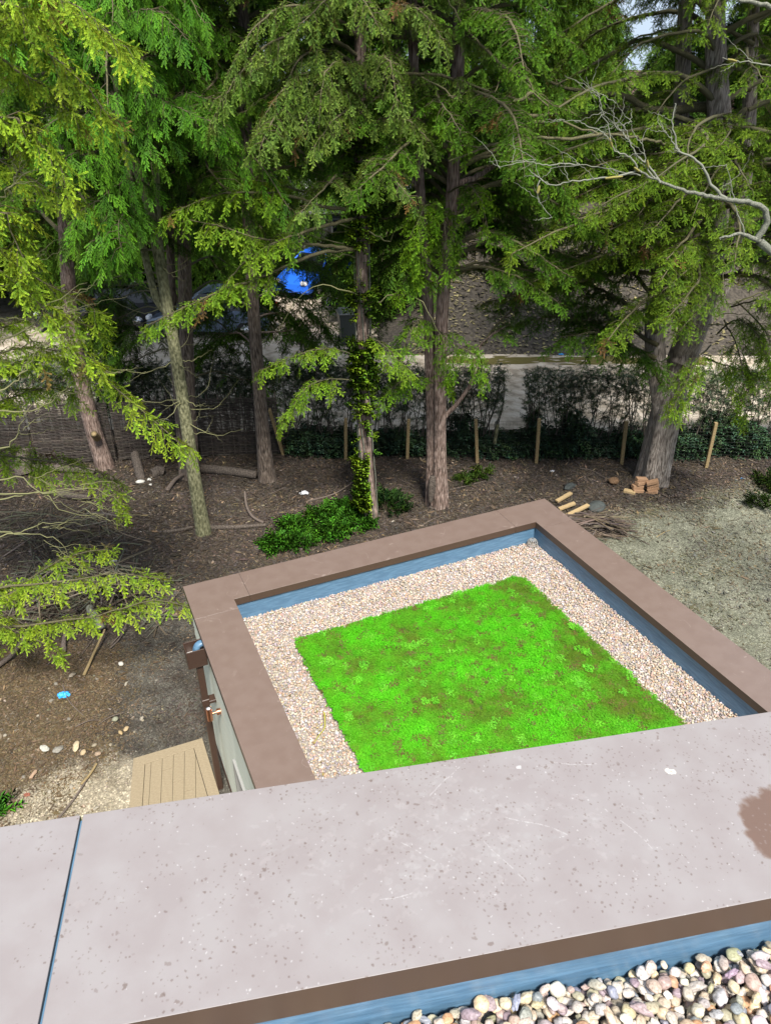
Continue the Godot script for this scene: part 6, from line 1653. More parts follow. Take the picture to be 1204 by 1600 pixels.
func car(label: String, at: Vector3, turn: float, paint: String) -> void:
	var C := thing("parked_car", label, "car", at, turn, "cars parked across the lane")
	var outline := [[-2.0, 0.32, 0.78], [-1.95, 0.55, 0.8], [-1.2, 0.82, 0.84], [-0.85, 0.9, 0.84], [0.0, 0.92, 0.85], [1.3, 0.94, 0.85], [1.95, 0.88, 0.8], [2.05, 0.5, 0.78], [2.0, 0.3, 0.76]]
	var b := Geo.new()
	for k in outline.size() - 1:
		var p: Array = outline[k]
		var q: Array = outline[k + 1]
		b.quad(Vector3(p[0], p[1], p[2]), Vector3(p[0], p[1], -p[2]), Vector3(q[0], q[1], -q[2]), Vector3(q[0], q[1], q[2]))
		for sd in [-1.0, 1.0]:
			var a := [Vector3(p[0], 0.25, sd * p[2] * 0.97), Vector3(q[0], 0.25, sd * q[2] * 0.97), Vector3(q[0], q[1] * 0.72 + 0.07, sd * (q[2] + 0.03)), Vector3(p[0], p[1] * 0.72 + 0.07, sd * (p[2] + 0.03))]
			var e := [a[3], a[2], Vector3(q[0], q[1], sd * q[2]), Vector3(p[0], p[1], sd * p[2])]
			for w in [a, e]:
				if sd > 0: b.quad(w[0], w[1], w[2], w[3])
				else: b.quad(w[3], w[2], w[1], w[0])
	b.quad(Vector3(-2.0, 0.25, 0.76), Vector3(-2.0, 0.25, -0.76), Vector3(-2.0, 0.33, -0.78), Vector3(-2.0, 0.33, 0.78))
	b.quad(Vector3(2.0, 0.25, -0.76), Vector3(2.0, 0.25, 0.76), Vector3(2.0, 0.31, 0.76), Vector3(2.0, 0.31, -0.76))
	var cab := [[-0.95, 0.9, 0.8], [-0.2, 1.38, 0.62], [0.1, 1.45, 0.6], [1.1, 1.43, 0.6], [1.5, 1.3, 0.64], [1.9, 0.93, 0.76]]
	for k in [1, 2, 3]:
		var p: Array = cab[k]
		var q: Array = cab[k + 1]
		b.quad(Vector3(p[0], p[1], p[2]), Vector3(p[0], p[1], -p[2]), Vector3(q[0], q[1], -q[2]), Vector3(q[0], q[1], q[2]))
	for x in [[-0.2, 1.38, 0.62, -0.95, 0.9, 0.81], [0.42, 1.45, 0.6, 0.36, 0.93, 0.83], [1.5, 1.3, 0.64, 1.9, 0.93, 0.77]]:
		for sd in [-1.0, 1.0]:
			b.tube(PackedVector3Array([Vector3(x[0], x[1], sd * x[2]), Vector3(x[3], x[4], sd * x[5])]), PackedFloat32Array([0.035, 0.045]), 6)
	geo_part("body", b, M[paint], C)
	var gl := [[cab[0], cab[1], "windscreen"], [cab[4], cab[5], "rear_window"]]
	for q in gl:
		var g := Geo.new()
		var p: Array = q[0]
		var r: Array = q[1]
		g.quad(Vector3(p[0], p[1], p[2]), Vector3(p[0], p[1], -p[2]), Vector3(r[0], r[1], -r[2]), Vector3(r[0], r[1], r[2]))
		geo_part(q[2], g, M.dark_glass, C)
	for sd in [-1.0, 1.0]:
		for q in [[-0.9, 0.36, -0.2, 0.42], [0.42, 1.85, 0.46, 1.48]]:
			var g := Geo.new()
			var w := [Vector3(q[0], 0.93, sd * 0.81), Vector3(q[1], 0.93, sd * 0.815), Vector3(q[3], 1.42 if q[3] < 1.0 else 1.31, sd * 0.61), Vector3(q[2], 1.39, sd * 0.61)]
			if sd > 0: g.quad(w[0], w[1], w[2], w[3])
			else: g.quad(w[3], w[2], w[1], w[0])
			geo_part("side_window", g, M.dark_glass, C)
		for x in [-1.25, 1.28]:
			var g := Geo.new()
			var ring := PackedVector3Array([Vector3(x, 0.32, sd * 0.66), Vector3(x, 0.32, sd * 0.68), Vector3(x, 0.32, sd * 0.84), Vector3(x, 0.32, sd * 0.86)])
			g.tube(ring, PackedFloat32Array([0.28, 0.32, 0.32, 0.28]), 20)
			var wh := geo_part("wheel", g, M.rubber, C)
			var h := Geo.new()
			h.tube(PackedVector3Array([Vector3(x, 0.32, sd * 0.85), Vector3(x, 0.32, sd * 0.872)]), PackedFloat32Array([0.2, 0.18]), 14)
			geo_part("rim", h, M.chrome, wh)
		geo_part("headlight", slab(-2.0, 0.56, sd * 0.62 - 0.14, -1.86, 0.7, sd * 0.62 + 0.14, 0.03), M.lamp_clear, C)
		geo_part("tail_light", slab(1.93, 0.66, sd * 0.68 - 0.1, 2.05, 0.86, sd * 0.68 + 0.1, 0.03), M.lamp_red, C)


func far_side() -> void:
	tri_mat("brick_wall", brick_tex(), Vector3(0.55, 0.55, 0.55), 0.9)
	house("brick_house", "red brick house with a white window beyond the bank, behind the right-hand trees", Vector3(17.5, 1.5, -44), deg_to_rad(-6), 17, 8, 4.6, 6.3, M.brick_wall, M.red_tile, [[-5.6, 1.4, 1.3, 1.3], [-3.2, 1.4, 1.3, 1.3], [0.6, 1.4, 1.6, 1.3], [4.5, 1.4, 1.3, 1.3]], 16)
	house("bungalow", "low house with a pale grey tiled roof beyond the parking court", Vector3(-4.6, 0, -33.5), deg_to_rad(4), 13, 8, 2.5, 4.9, M.pale_grey, M.roof_tile, [[-4.4, 0.95, 1.4, 1.2], [-1.4, 0.95, 1.4, 1.2], [2.2, 0.95, 1.8, 1.2]], 13)
	car("dark car parked at the back of the court, left of the green-barked cypress", Vector3(-9.6, 0.03, -24.6), deg_to_rad(8), "car_black")
	car("silver-blue car seen between the straight stem and the dark double stem", Vector3(-5.7, 0.03, -23.9), deg_to_rad(-4), "car_silver")
	car("bright blue car half hidden left of the ivy-clad stem", Vector3(-2.75, 0.03, -30.0), deg_to_rad(62), "car_blue")
	scrap("purple_sack", "purple plastic sack lying behind the wheeled bin", "sack", Vector3(-2.05, 0.03, -27.4), 0.85, M.car_purple, 31, 0.55)
	var bn := thing("wheeled_bin", "dark wheeled bin with a paler lid standing at the edge of the lane", "bin", Vector3(-1.22, 0.03, -22.7), deg_to_rad(12))
	var bd := Geo.new()
	var lo := [Vector3(-0.22, 0.06, 0.24), Vector3(0.22, 0.06, 0.24), Vector3(0.22, 0.06, -0.2), Vector3(-0.22, 0.06, -0.2)]
	var hi := [Vector3(-0.29, 0.98, 0.33), Vector3(0.29, 0.98, 0.33), Vector3(0.29, 0.98, -0.3), Vector3(-0.29, 0.98, -0.3)]
	for k in 4: bd.quad(lo[k], lo[(k + 1) % 4], hi[(k + 1) % 4], hi[k])
	bd.quad(hi[0], hi[1], hi[2], hi[3])
	geo_part("body", bd, M.bin_plastic, bn)
	var lid := slab(-0.31, 0.98, -0.32, 0.31, 1.03, 0.36, 0.015)
	lid.box(Transform3D(Basis(Vector3.RIGHT, 0.1), Vector3(0, 1.045, 0.0)), Vector3(0.5, 0.03, 0.56), 0.012)
	geo_part("lid", lid, M.bin_lid, bn)
	var hd := Geo.new()
	hd.tube(PackedVector3Array([Vector3(-0.25, 1.0, -0.36), Vector3(0.25, 1.0, -0.36)]), PackedFloat32Array([0.016, 0.016]), 8)
	geo_part("handle", hd, M.bin_plastic, bn)
	for sd in [-1.0, 1.0]:
		var wg := Geo.new()
		wg.tube(PackedVector3Array([Vector3(sd * 0.2, 0.1, -0.26), Vector3(sd * 0.26, 0.1, -0.26)]), PackedFloat32Array([0.1, 0.1]), 14)
		geo_part("wheel", wg, M.rubber, bn)


func brick_tex() -> ImageTexture:
	var im := Image.create(256, 256, false, Image.FORMAT_RGB8)
	im.fill(Color(0.34, 0.31, 0.27).linear_to_srgb())
	for r in 24:
		for c in 9:
			var x := int(c * 256.0 / 8 - (16 if r % 2 else 0))
			var y := int(r * 256.0 / 24)
			var k := rnd(0.75, 1.25)
			im.fill_rect(Rect2i(x + 1, y + 1, 30, 8), Color(0.33 * k, 0.14 * k, 0.1 * k).linear_to_srgb())
	return ImageTexture.create_from_image(im)


func litter() -> void:
	# bark chips and needles over the ground
	var ts := [[], [], []]
	var cs := [[], [], []]
	var k := 0
	while k < 62000:
		k += 1
		var z := -rnd(4.6, 15.4)
		var x := rnd(-0.62, 0.62) * (-z + 2.0)
		var q := Vector2(x + 2.279, z + 6.605).rotated(deg_to_rad(24.63))
		if q.x > -0.02 and q.x < 4.92 and q.y > -0.02: continue
		if q.x > -1.35 and q.x <= 0 and q.y > 0.1: continue
		var lawn := smoothstep(-0.8, 0.8, (x - 2.5) * 0.35 + (z + 11.4) * 0.9) if x > 0.0 else 0.0
		var grit := smoothstep(-0.5, 0.5, 1.0 - absf(x + 2.6 - (z + 6.5) * 0.25) * 0.95) * smoothstep(-10.8, -9.4, z) if x < 0.0 else 0.0
		var sand := smoothstep(-0.35, 0.35, 0.95 - Vector2(x + 3.6, (z + 5.2) * 0.9).length())
		if rnd() < sand * 0.9: continue
		if rnd() < lawn * 0.92 or rnd() < grit * 0.85: continue
		if patchy.get_noise_2d(x * 1.2, z * 1.2) < -0.35 and rnd() < 0.6: continue
		var m := rng.randi() % 3
		ts[m].append(Transform3D(Basis(Vector3.UP, rnd(0, TAU)).scaled(Vector3.ONE * (rnd(0.45, 0.95) if z > -8.8 else rnd(0.7, 1.5))), Vector3(x, lie(x, z), z)))
		var c := Color(0.045, 0.037, 0.032).lerp(Color(0.105, 0.088, 0.073), rnd())
		if lawn > 0.5: c = Color(0.15, 0.147, 0.11)
		elif x < -3.2 and z > -8.2: c = Color(0.13, 0.1, 0.06)
		if rnd() < 0.07: c = Color(0.26, 0.21, 0.15)
		cs[m].append(tint(c, 0.25))
	var lt := thing("leaf_litter", "bark chips, needles and small twigs scattered over the brown soil", "leaf litter")
	lt.set_meta("kind", "stuff")
	for m in 3: many("chips", S.chips[m], M.twig, lt, ts[m], cs[m])
	# fallen leaves on the bank
	var fl := Geo.new()
	for n in 4200:
		var x := rnd(0.8, 11.0)
		var z := -rnd(21.5, 29.0)
		var h := rnd(0, TAU)
		var d := Vector3(cos(h), rnd(-0.1, 0.4), sin(h))
		var s := rnd(0.045, 0.1)
		var p := Vector3(x, bank_h(x, z) + 0.02, z)
		var c := Color(0.2, 0.175, 0.11).lerp(Color(0.3, 0.26, 0.1), rnd()) * rnd(0.4, 1.2)
		fl.leaf(p, p + d * s * 2.0, Vector3(-d.z, rnd(-0.2, 0.5), d.x) * s * 0.5, Vector3(rnd(-0.3, 0.3), 1, rnd(-0.3, 0.3)).normalized(), c, c)
	single("fallen_leaves", fl, M.twig, Vector3.ZERO, "pale fallen leaves strewn over the bank beyond the lane", "leaves", "", "stuff")
	# grit by the pod and the deck
	var gt := [[], [], [], []]
	var gc := [[], [], [], []]
	for n in 7000:
		var z := -rnd(4.3, 9.8)
		var x := rnd(-5.4, -1.9)
		var q := Vector2(x + 2.279, z + 6.605).rotated(deg_to_rad(24.63))
		if q.x > -0.0 and q.y > 0.0: continue
		if q.x > -0.95 - 0.2 * q.y and q.y > 0.13: continue
		var sand := smoothstep(-0.35, 0.35, 0.95 - Vector2(x + 3.6, (z + 5.2) * 0.9).length())
		if rnd() > 0.25 + sand: continue
		var m := rng.randi() % 4
		var s := rnd(0.008, 0.022) * (2.2 if rnd() < 0.03 else 1.0)
		gt[m].append(Transform3D(Basis.from_euler(Vector3(rnd(0, 3), rnd(0, 6), rnd(0, 3))).scaled(Vector3.ONE * s), Vector3(x, lie(x, z) + s * 0.15, z)))
		gc[m].append(tint(Color(0.12, 0.108, 0.085).lerp(Color(0.33, 0.285, 0.21), sand * 0.9 + rnd(0, 0.1)), 0.25))
	for n in 7000:
		var z := -rnd(6.0, 11.6)
		var x := rnd(2.2, 9.0)
		var q := Vector2(x + 2.279, z + 6.605).rotated(deg_to_rad(24.63))
		if q.x < 4.95 and q.y > -0.05: continue
		var m := rng.randi() % 4
		var s := rnd(0.006, 0.018)
		gt[m].append(Transform3D(Basis.from_euler(Vector3(rnd(0, 3), rnd(0, 6), rnd(0, 3))).scaled(Vector3.ONE * s), Vector3(x, lie(x, z) + s * 0.15, z)))
		gc[m].append(tint(Color(0.17, 0.166, 0.125), 0.3))
	var go := thing("grit", "loose pale grit around the deck and over the bare ground", "grit")
	go.set_meta("kind", "stuff")
	for m in 4: many("stones", S.grit[m], M.pebble, go, gt[m], gc[m])
	# short grass starting on the right
	var gs := Geo.new()
	for n in 9000:
		var z := -rnd(6.0, 12.6)
		var x := rnd(2.4, 9.5)
		if patchy.get_noise_2d(x * 0.9 + 50, z * 0.9) < 0.0: continue
		var p := Vector3(x, lie(x, z), z)
		var d := Vector3(rnd(-0.6, 0.6), 1, rnd(-0.6, 0.6)) * rnd(0.015, 0.045)
		var c := Color(0.08, 0.1, 0.03).lerp(Color(0.15, 0.14, 0.07), rnd())
		gs.leaf(p, p + d, Vector3(rnd(-1, 1), 0, rnd(-1, 1)) * 0.003, Vector3.UP, c, c)
	single("thin_grass", gs, M.leaf, Vector3.ZERO, "thin new grass coming through the grey soil on the right", "grass", "", "stuff")
	# bushes and seedlings
	bush("evergreen_shrub", "low glossy green shrub beside the far edge of the planted roof", [Vector3(-1.897, 0, -10.814), Vector3(-1.521, 0, -10.941), Vector3(-0.963, -0, -11.245), Vector3(-0.503, 0, -11.56), Vector3(-1.66, 0, -11.374), Vector3(-1.174, 0, -11.695), Vector3(-0.702, 0, -11.981)], 0.27, 800, Color(0.05, 0.15, 0.016), Color(0.12, 0.38, 0.03))
	bush("ivy_shrub", "small dark ivy bush right of the slim ivy-clad stem", [Vector3(0.012, 0, -12.13), Vector3(0.126, 0, -12.379)], 0.36, 150, Color(0.02, 0.055, 0.015), Color(0.06, 0.12, 0.02))
	bush("seedling_patch", "patch of straggling green seedlings right of the twin-stemmed yew", [Vector3(1.793, 0, -13.522), Vector3(2.042, 0, -13.698), Vector3(1.607, 0, -13.406)], 0.2, 70, Color(0.05, 0.1, 0.015), Color(0.12, 0.19, 0.03))
	bush("bramble_patch", "green bramble at the right edge of the grey ground", [Vector3(7.941, 0, -13.357), Vector3(8.003, 0, -12.944), Vector3(7.468, 0, -12.419)], 0.28, 150, Color(0.03, 0.06, 0.015), Color(0.09, 0.15, 0.02))
	bush("bright_bush", "bright yellow-green young plant on the bank by the twin stems", [Vector3(2.37, 0.325, -24.5)], 0.3, 60, Color(0.12, 0.3, 0.02), Color(0.25, 0.5, 0.04))
	bush("bright_bush", "bright green seedling in the middle of the leafy bank", [Vector3(4.723, 0.173, -23.2)], 0.18, 40, Color(0.04, 0.3, 0.05), Color(0.08, 0.45, 0.08))
	bush("bright_bush", "vivid green young foliage high on the bank behind the bare branches", [Vector3(6.917, 2.875, -27.6), Vector3(7.151, 2.676, -27.5)], 0.3, 70, Color(0.02, 0.4, 0.06), Color(0.05, 0.6, 0.12))
	bush("weed_tuft", "small green weed at the lower left corner by the coping", [Vector3(-4.396, 0, -5.498), Vector3(-4.356, 0, -5.362)], 0.07, 24, Color(0.04, 0.14, 0.015), Color(0.09, 0.3, 0.03))


func bush(called: String, label: String, spots: Array, r: float, n: int, a: Color, b: Color) -> void:
	var at: Vector3 = spots[0]
	if at.y < 0.5: at.y = lie(at.x, at.z)
	else: at.y = bank_h(at.x, at.z)
	var B := thing(called, label, "shrub", at)
	var st := Geo.new()
	var ts := [[], []]
	var cs := [[], []]
	var tall := []
	for p in spots: tall.append(rnd(0.5, 1.35))
	for k in n:
		var s: Vector3 = spots[k % spots.size()]
		s.y = at.y
		var an := rnd(0, TAU)
		var q := sqrt(rnd()) * r
		var h: float = rnd(0.15, 1.0) * r * (1.15 - 0.7 * q / r) * tall[k % spots.size()]
		var p := s - at + Vector3(cos(an) * q * 1.2, h, sin(an) * q)
		var m := rng.randi() % 2
		var d := Vector3(cos(an) * rnd(0.2, 1.0), rnd(0.1, 1.0), sin(an) * rnd(0.2, 1.0)).normalized()
		ts[m].append(Transform3D(frame(d).scaled(Vector3.ONE * rnd(0.5, 1.15)), p - d * 0.1))
		cs[m].append(tint(a.lerp(b, rnd() * rnd()), 0.3))
		if k % 6 == 0: st.tube(PackedVector3Array([s - at + Vector3(0, -0.02, 0), s - at + Vector3(cos(an) * q * 0.5, h * 0.6, sin(an) * q * 0.5), p]), PackedFloat32Array([0.006, 0.005, 0.002]), 3, 0, 5, 0, Color(0.06, 0.05, 0.03), false)
	geo_part("stems", st, M.twig, B, "", "stuff")
	for m in 2: many("leaves", S.bush[m], M.leaf, B, ts[m], cs[m])


func stick(called: String, label: String, pts: Array, r: float, bark: String, category := "stick", group := "", r1 := 0.6) -> void:
	var at: Vector3 = pts[0]
	var c := curve(pts, maxi(4, pts.size() * 4))
	var q := PackedVector3Array()
	for p in c: q.append(p - at + Vector3(rnd(-0.07, 0.07), rnd(-0.07, 0.07), rnd(-0.07, 0.07)) * r)
	var g := Geo.new()
	g.tube(q, taper(q.size(), r, r * r1), 9, 0.06, 3, rnd(0, 6))
	single(called, g, M[bark], at, label, category, group)


func on(p: Vector3, h := 0.02) -> Vector3:
	return Vector3(p.x, lie(p.x, p.z) + h, p.z)


func pile(called: String, label: String, mid: Vector3, rx: float, rz: float, h: float, n: int, thick: Vector2, length: Vector2, cols: Array, slant := 0.0) -> void:
	var P := thing(called, label, "brushwood", mid)
	var g := Geo.new()
	for k in n:
		var u := rnd()
		var y := h * pow(u, 1.3)
		var s := 1.0 - u * 0.6
		var p := Vector3(rnd(-1, 1) * rx * s, y, rnd(-1, 1) * rz * s)
		var a := rnd(0, TAU) if slant == 0.0 else slant + rng.randfn() * 0.45
		var l := rnd(length.x, length.y)
		var d := Vector3(cos(a), rnd(-0.18, 0.18), -sin(a)) * l
		var bend := Vector3(rnd(-0.1, 0.1), rnd(-0.03, 0.08), rnd(-0.1, 0.1)) * l
		var c: Color = cols[rng.randi() % cols.size()]
		var pts := curve([p - d * 0.5, p + bend, p + d * 0.5 + bend * rnd(-1, 1)], 5)
		for j in pts.size(): pts[j].y = maxf(pts[j].y, 0.012)
		var r := rnd(thick.x, thick.y)
		if r > thick.x + (thick.y - thick.x) * 0.72 and k < 300:
			var one := Geo.new()
			one.tube(pts, taper(pts.size(), r, r * 0.6), 6, 0, 5, 0, tint(c, 0.2))
			geo_part("branch", one, M.twig, P)
		else:
			g.tube(pts, taper(pts.size(), r, r * 0.4), 4, 0, 5, 0, tint(c, 0.2), false)
			for j in 2:
				var b := pts[rng.randi_range(1, 4)]
				var e := b + d * rnd(0.1, 0.3) + Vector3(rnd(-0.15, 0.15), rnd(-0.05, 0.14), rnd(-0.15, 0.15))
				g.tube(PackedVector3Array([b, b.lerp(e, 0.5), e]), PackedFloat32Array([r * 0.5, r * 0.4, r * 0.2]), 3, 0, 5, 0, tint(c, 0.2), false)
	geo_part("twigs", g, M.twig, P, "", "stuff")


func rock(called: String, label: String, p: Vector3, s: Vector3, col: Color, k: int, group := "", rough := 0.8) -> void:
	var o := MeshInstance3D.new()
	o.name = numbered(called, self)
	o.mesh = S.stones[k % 7]
	var key := "rock%s" % col.to_html()
	if not M.has(key):
		var m: StandardMaterial3D = M.pebble.duplicate()
		m.vertex_color_use_as_albedo = false
		m.albedo_color = col.linear_to_srgb()
		m.roughness = rough
		M[key] = m
	o.material_override = M[key]
	add_child(o)
	o.transform = Transform3D(Basis.from_euler(Vector3(rnd(-0.2, 0.2), rnd(0, TAU), rnd(-0.2, 0.2))) * Basis.from_scale(s), p + Vector3(0, s.y * 0.2, 0))
	tag(o, label, "stone", group)


func scrap(called: String, label: String, category: String, p: Vector3, s: float, m: Material, seed_: int, flat := 0.35) -> void:   # a crumpled thin sheet
	var f := FastNoiseLite.new()
	f.seed = seed_
	f.frequency = 1.3
	var g := Geo.new()
	var n := 12
	for j in n + 1:
		for k in n + 1:
			var u := k / float(n) - 0.5
			var v := j / float(n) - 0.5
			var r := Vector2(u, v).length()
			var e := 1.0 + 0.35 * f.get_noise_2d(u * 2.0, v * 2.0 + 9.0)
			g.vert(Vector3(u * s * e, 0.012 + s * flat * (0.5 + f.get_noise_2d(u * 4.0, v * 4.0)) * maxf(0.15, 1.0 - r * 1.5), v * s * e * 0.7), Vector3.UP)
	for j in n:
		for k in n:
			var a := j * (n + 1) + k
			if Vector2(k + 0.5 - n * 0.5, j + 0.5 - n * 0.5).length() > n * (0.42 + 0.12 * f.get_noise_2d(k, j)): continue
			g.i.append_array(PackedInt32Array([a, a + 1, a + n + 1, a + 1, a + n + 2, a + n + 1]))
	for j in range(1, n):
		for k in range(1, n):
			var a := j * (n + 1) + k
			g.n[a] = (g.v[a + n + 1] - g.v[a - n - 1]).cross(g.v[a + 1] - g.v[a - 1]).normalized()
	single(called, g, m, p, label, category)


func oddments() -> void:
	# brushwood on the left, under the low boughs
	var grey := [Color(0.1, 0.085, 0.065), Color(0.07, 0.055, 0.042), Color(0.15, 0.13, 0.1), Color(0.11, 0.12, 0.075)]
	pile("brushwood_pile", "heap of dead twigs and branches under the low yellow-green boughs", on(Vector3(-4.871, 0, -9.358), 0.0), 1.7, 0.75, 0.55, 420, Vector2(0.004, 0.017), Vector2(0.4, 1.3), grey)
	pile("brushwood_pile", "sparser spread of dead twigs behind the larger heap, towards the hurdles", on(Vector3(-6.155, 0, -11.284), 0.0), 1.9, 0.9, 0.22, 190, Vector2(0.003, 0.012), Vector2(0.4, 1.2), grey)
	pile("stick_pile", "stack of dark sticks behind the far right corner of the planted roof", on(Vector3(3.861, 0, -11.492), 0.0), 0.62, 0.28, 0.26, 130, Vector2(0.008, 0.022), Vector2(0.5, 1.1), [Color(0.11, 0.085, 0.065), Color(0.15, 0.12, 0.09), Color(0.08, 0.06, 0.05)], -0.25)
	for q in [[Vector3(3.362, 0, -12.397), Vector3(3.691, 0, -12.629), "short sawn timber nearest the far coping corner"], [Vector3(3.362, 0, -12.148), Vector3(3.683, 0, -12.248), "sawn timber lying in the middle of the three by the coping corner"], [Vector3(3.401, 0, -11.859), Vector3(3.929, 0, -12.176), "longest sawn timber, lying across the stick stack"]]:
		var a: Vector3 = on(q[0], 0.08)
		var b: Vector3 = on(q[1], 0.12)
		var g := Geo.new()
		g.box(Transform3D(frame(b - a), (a + b) * 0.5), Vector3(0.08, 0.045, a.distance_to(b)), 0.004)
		single("sawn_timber", g, M.timber_pale, Vector3.ZERO, q[2], "timber", "pale sawn timbers by the stick stack")
	stick("cut_branch", "pale stick lying free below the brushwood, pointing at the blue litter", [on(Vector3(-4.204, 0, -7.557), 0.03), on(Vector3(-4.179, 0, -7.951), 0.1), on(Vector3(-4.142, 0, -8.344), 0.2)], 0.022, "timber_post")
	stick("cut_branch", "long grey pole at the left edge under the brushwood", [on(Vector3(-5.64, 0, -7.526), 0.05), on(Vector3(-5.368, 0, -7.919), 0.08), on(Vector3(-5.233, 0, -8.486), 0.25)], 0.04, "dead_wood")
	stick("sawn_log", "short grey-green log end sticking out of the brushwood heap", [on(Vector3(-4.239, 0, -8.461), 0.12), on(Vector3(-4.397, 0, -8.639), 0.22), on(Vector3(-4.498, 0, -8.762), 0.3)], 0.065, "bark_lichen", "log", "", 0.95)
	stick("curved_branch", "curved grey branch stump at the front of the brushwood", [on(Vector3(-4.663, 0, -8.031), 0.03), on(Vector3(-4.719, 0, -8.227), 0.1), on(Vector3(-4.715, 0, -8.342), 0.18)], 0.04, "dead_wood")
	stick("thin_branch", "thin reddish stick slanting out of the brushwood to the right", [on(Vector3(-4.034, 0, -8.131), 0.02), on(Vector3(-3.932, -0, -8.345), 0.06), on(Vector3(-3.88, 0, -8.611), 0.2)], 0.012, "dead_wood")
	stick("fallen_log", "long fallen log lying along the hurdle beside the straight stem", [on(Vector3(-3.891, 0, -13.781), 0.1), on(Vector3(-3.431, 0, -13.666), 0.1), on(Vector3(-2.697, 0, -13.496), 0.1)], 0.1, "bark_log", "log", "", 0.85)
	stick("fallen_branch", "straight fallen branch right of the green-barked foot", [on(Vector3(-3.252, 0, -11.5), 0.05), on(Vector3(-2.706, 0, -11.458), 0.05), on(Vector3(-2.231, 0, -11.551), 0.05)], 0.05, "bark_log", "branch")
	stick("fallen_branch", "short fallen branch left of the green-barked foot", [on(Vector3(-4.094, 0, -11.339), 0.03), on(Vector3(-3.827, 0, -11.407), 0.05), on(Vector3(-3.603, 0, -11.521), 0.04)], 0.04, "bark_log", "branch")
	stick("fallen_branch", "curved branch standing off the ground behind the low green shrub", [on(Vector3(-2.292, 0, -11.643), 0.04), on(Vector3(-2.527, 0, -11.828), 0.06), on(Vector3(-2.692, 0, -12.165), 0.1), on(Vector3(-2.78, 0, -12.542), 0.2)], 0.03, "dead_wood", "branch")
	stick("fallen_branch", "dark branch leaning at the foot of the double stem", [on(Vector3(-4.429, 0, -12.902), 0.05), on(Vector3(-4.357, 0, -13.287), 0.1), on(Vector3(-4.151, 0, -13.603), 0.15)], 0.05, "dead_wood", "branch")
	stick("fallen_log", "half-buried log among the brushwood behind the pale bough tip", [on(Vector3(-6.469, 0, -12.652), 0.07), on(Vector3(-6.121, 0, -12.473), 0.1), on(Vector3(-5.799, 0, -12.423), 0.08)], 0.09, "bark_log", "log")
	stick("fallen_log", "log lying along the foot of the left hurdle", [on(Vector3(-7.689, 0, -13.759), 0.08), on(Vector3(-6.847, 0, -13.705), 0.1), on(Vector3(-6.147, 0, -13.65), 0.08)], 0.09, "bark_log", "log")
	stick("fallen_branch", "forked dead branch on the soil right of the white litter", [on(Vector3(-1.559, 0, -12.575), 0.02), on(Vector3(-1.06, 0, -12.76), 0.05), on(Vector3(-0.713, 0, -13.113), 0.12)], 0.018, "dead_wood", "branch")
	stick("fallen_branch", "thin branch on the soil left of the brick stacks", [on(Vector3(4.192, 0, -13.979), 0.02), on(Vector3(4.433, 0, -13.83), 0.04), on(Vector3(4.617, 0, -13.481), 0.03)], 0.014, "dead_wood", "branch")
	stick("fallen_branch", "thin reddish branch right of the foot of the twin-stemmed yew", [on(Vector3(1.308, 0, -12.988), 0.02), on(Vector3(1.693, 0, -13.182), 0.05), on(Vector3(2.077, 0, -13.409), 0.03)], 0.013, "bark_log", "branch")
	stick("fallen_branch", "pale twig lying on the grey ground beyond the sticks", [on(Vector3(4.947, 0, -11.187), 0.01), on(Vector3(5.139, 0, -11.342), 0.02), on(Vector3(5.295, 0, -11.454), 0.01)], 0.008, "timber_post", "branch")
	for k in 70:                                                     # loose small sticks on the soil
		var z := -rnd(6.5, 14.3)
		var x := rnd(-0.5, 0.5) * (-z + 2.0)
		var q := Vector2(x + 2.279, z + 6.605).rotated(deg_to_rad(24.63))
		if q.x > -0.6 and q.x < 5.2 and q.y > -0.4: continue
		if x > 1.5 and z > -11.6: continue
		var a := rnd(0, TAU)
		var l := rnd(0.25, 0.8)
		var d := Vector3(cos(a), 0, sin(a)) * l
		var p := Vector3(x, 0, z)
		stick("loose_stick", "loose dead stick lying on the leaf-strewn soil", [on(p, 0.012), on(p + d * 0.5 + Vector3(rnd(-0.05, 0.05), 0, rnd(-0.05, 0.05)), 0.035), on(p + d, 0.012)], rnd(0.005, 0.011), "dead_wood", "stick", "loose sticks on the soil")
	# prop timber by the straight stem
	var pa: Vector3 = Vector3(-2.28, 0, -14.599)
	var pb: Vector3 = Vector3(-2.456, 1.228, -14.3)
	var pg := Geo.new()
	pg.box(Transform3D(frame(pb - pa, Vector3.RIGHT), (pa + pb) * 0.5), Vector3(0.1, 0.05, pa.distance_to(pb)), 0.004)
	single("prop_timber", pg, M.timber_post, Vector3.ZERO, "weathered timber leaning against the hurdle end beside the straight stem", "timber")
	# logs and stones on the left
	stick("upright_log", "upright sawn log standing behind the white stones", [on(Vector3(-5.102, 0, -13.425), -0.03), on(Vector3(-5.227, 0, -13.714), 0.1), on(Vector3(-5.412, 0, -14.105), 0.3)], 0.1, "bark_log", "log", "", 0.95)
	stick("stump", "low rotten stump right of the upright sawn log", [on(Vector3(-4.909, 0, -13.599), 0.05), on(Vector3(-4.789, 0, -13.658), 0.12), on(Vector3(-4.708, 0, -13.658), 0.08)], 0.12, "bark_log", "stump", "", 0.8)
	stick("stump", "weathered stump at the left behind the pale bough", [on(Vector3(-7.638, 0, -13.641), 0.0), on(Vector3(-7.662, 0, -13.759), 0.2), on(Vector3(-7.698, 0, -13.909), 0.38)], 0.2, "bark_log", "stump", "", 0.7)
	rock("white_stone", "largest white stone by the upright log", on(Vector3(-5.072, 0, -13.227)), Vector3(0.2, 0.14, 0.15), Color(0.6, 0.6, 0.56), 0)
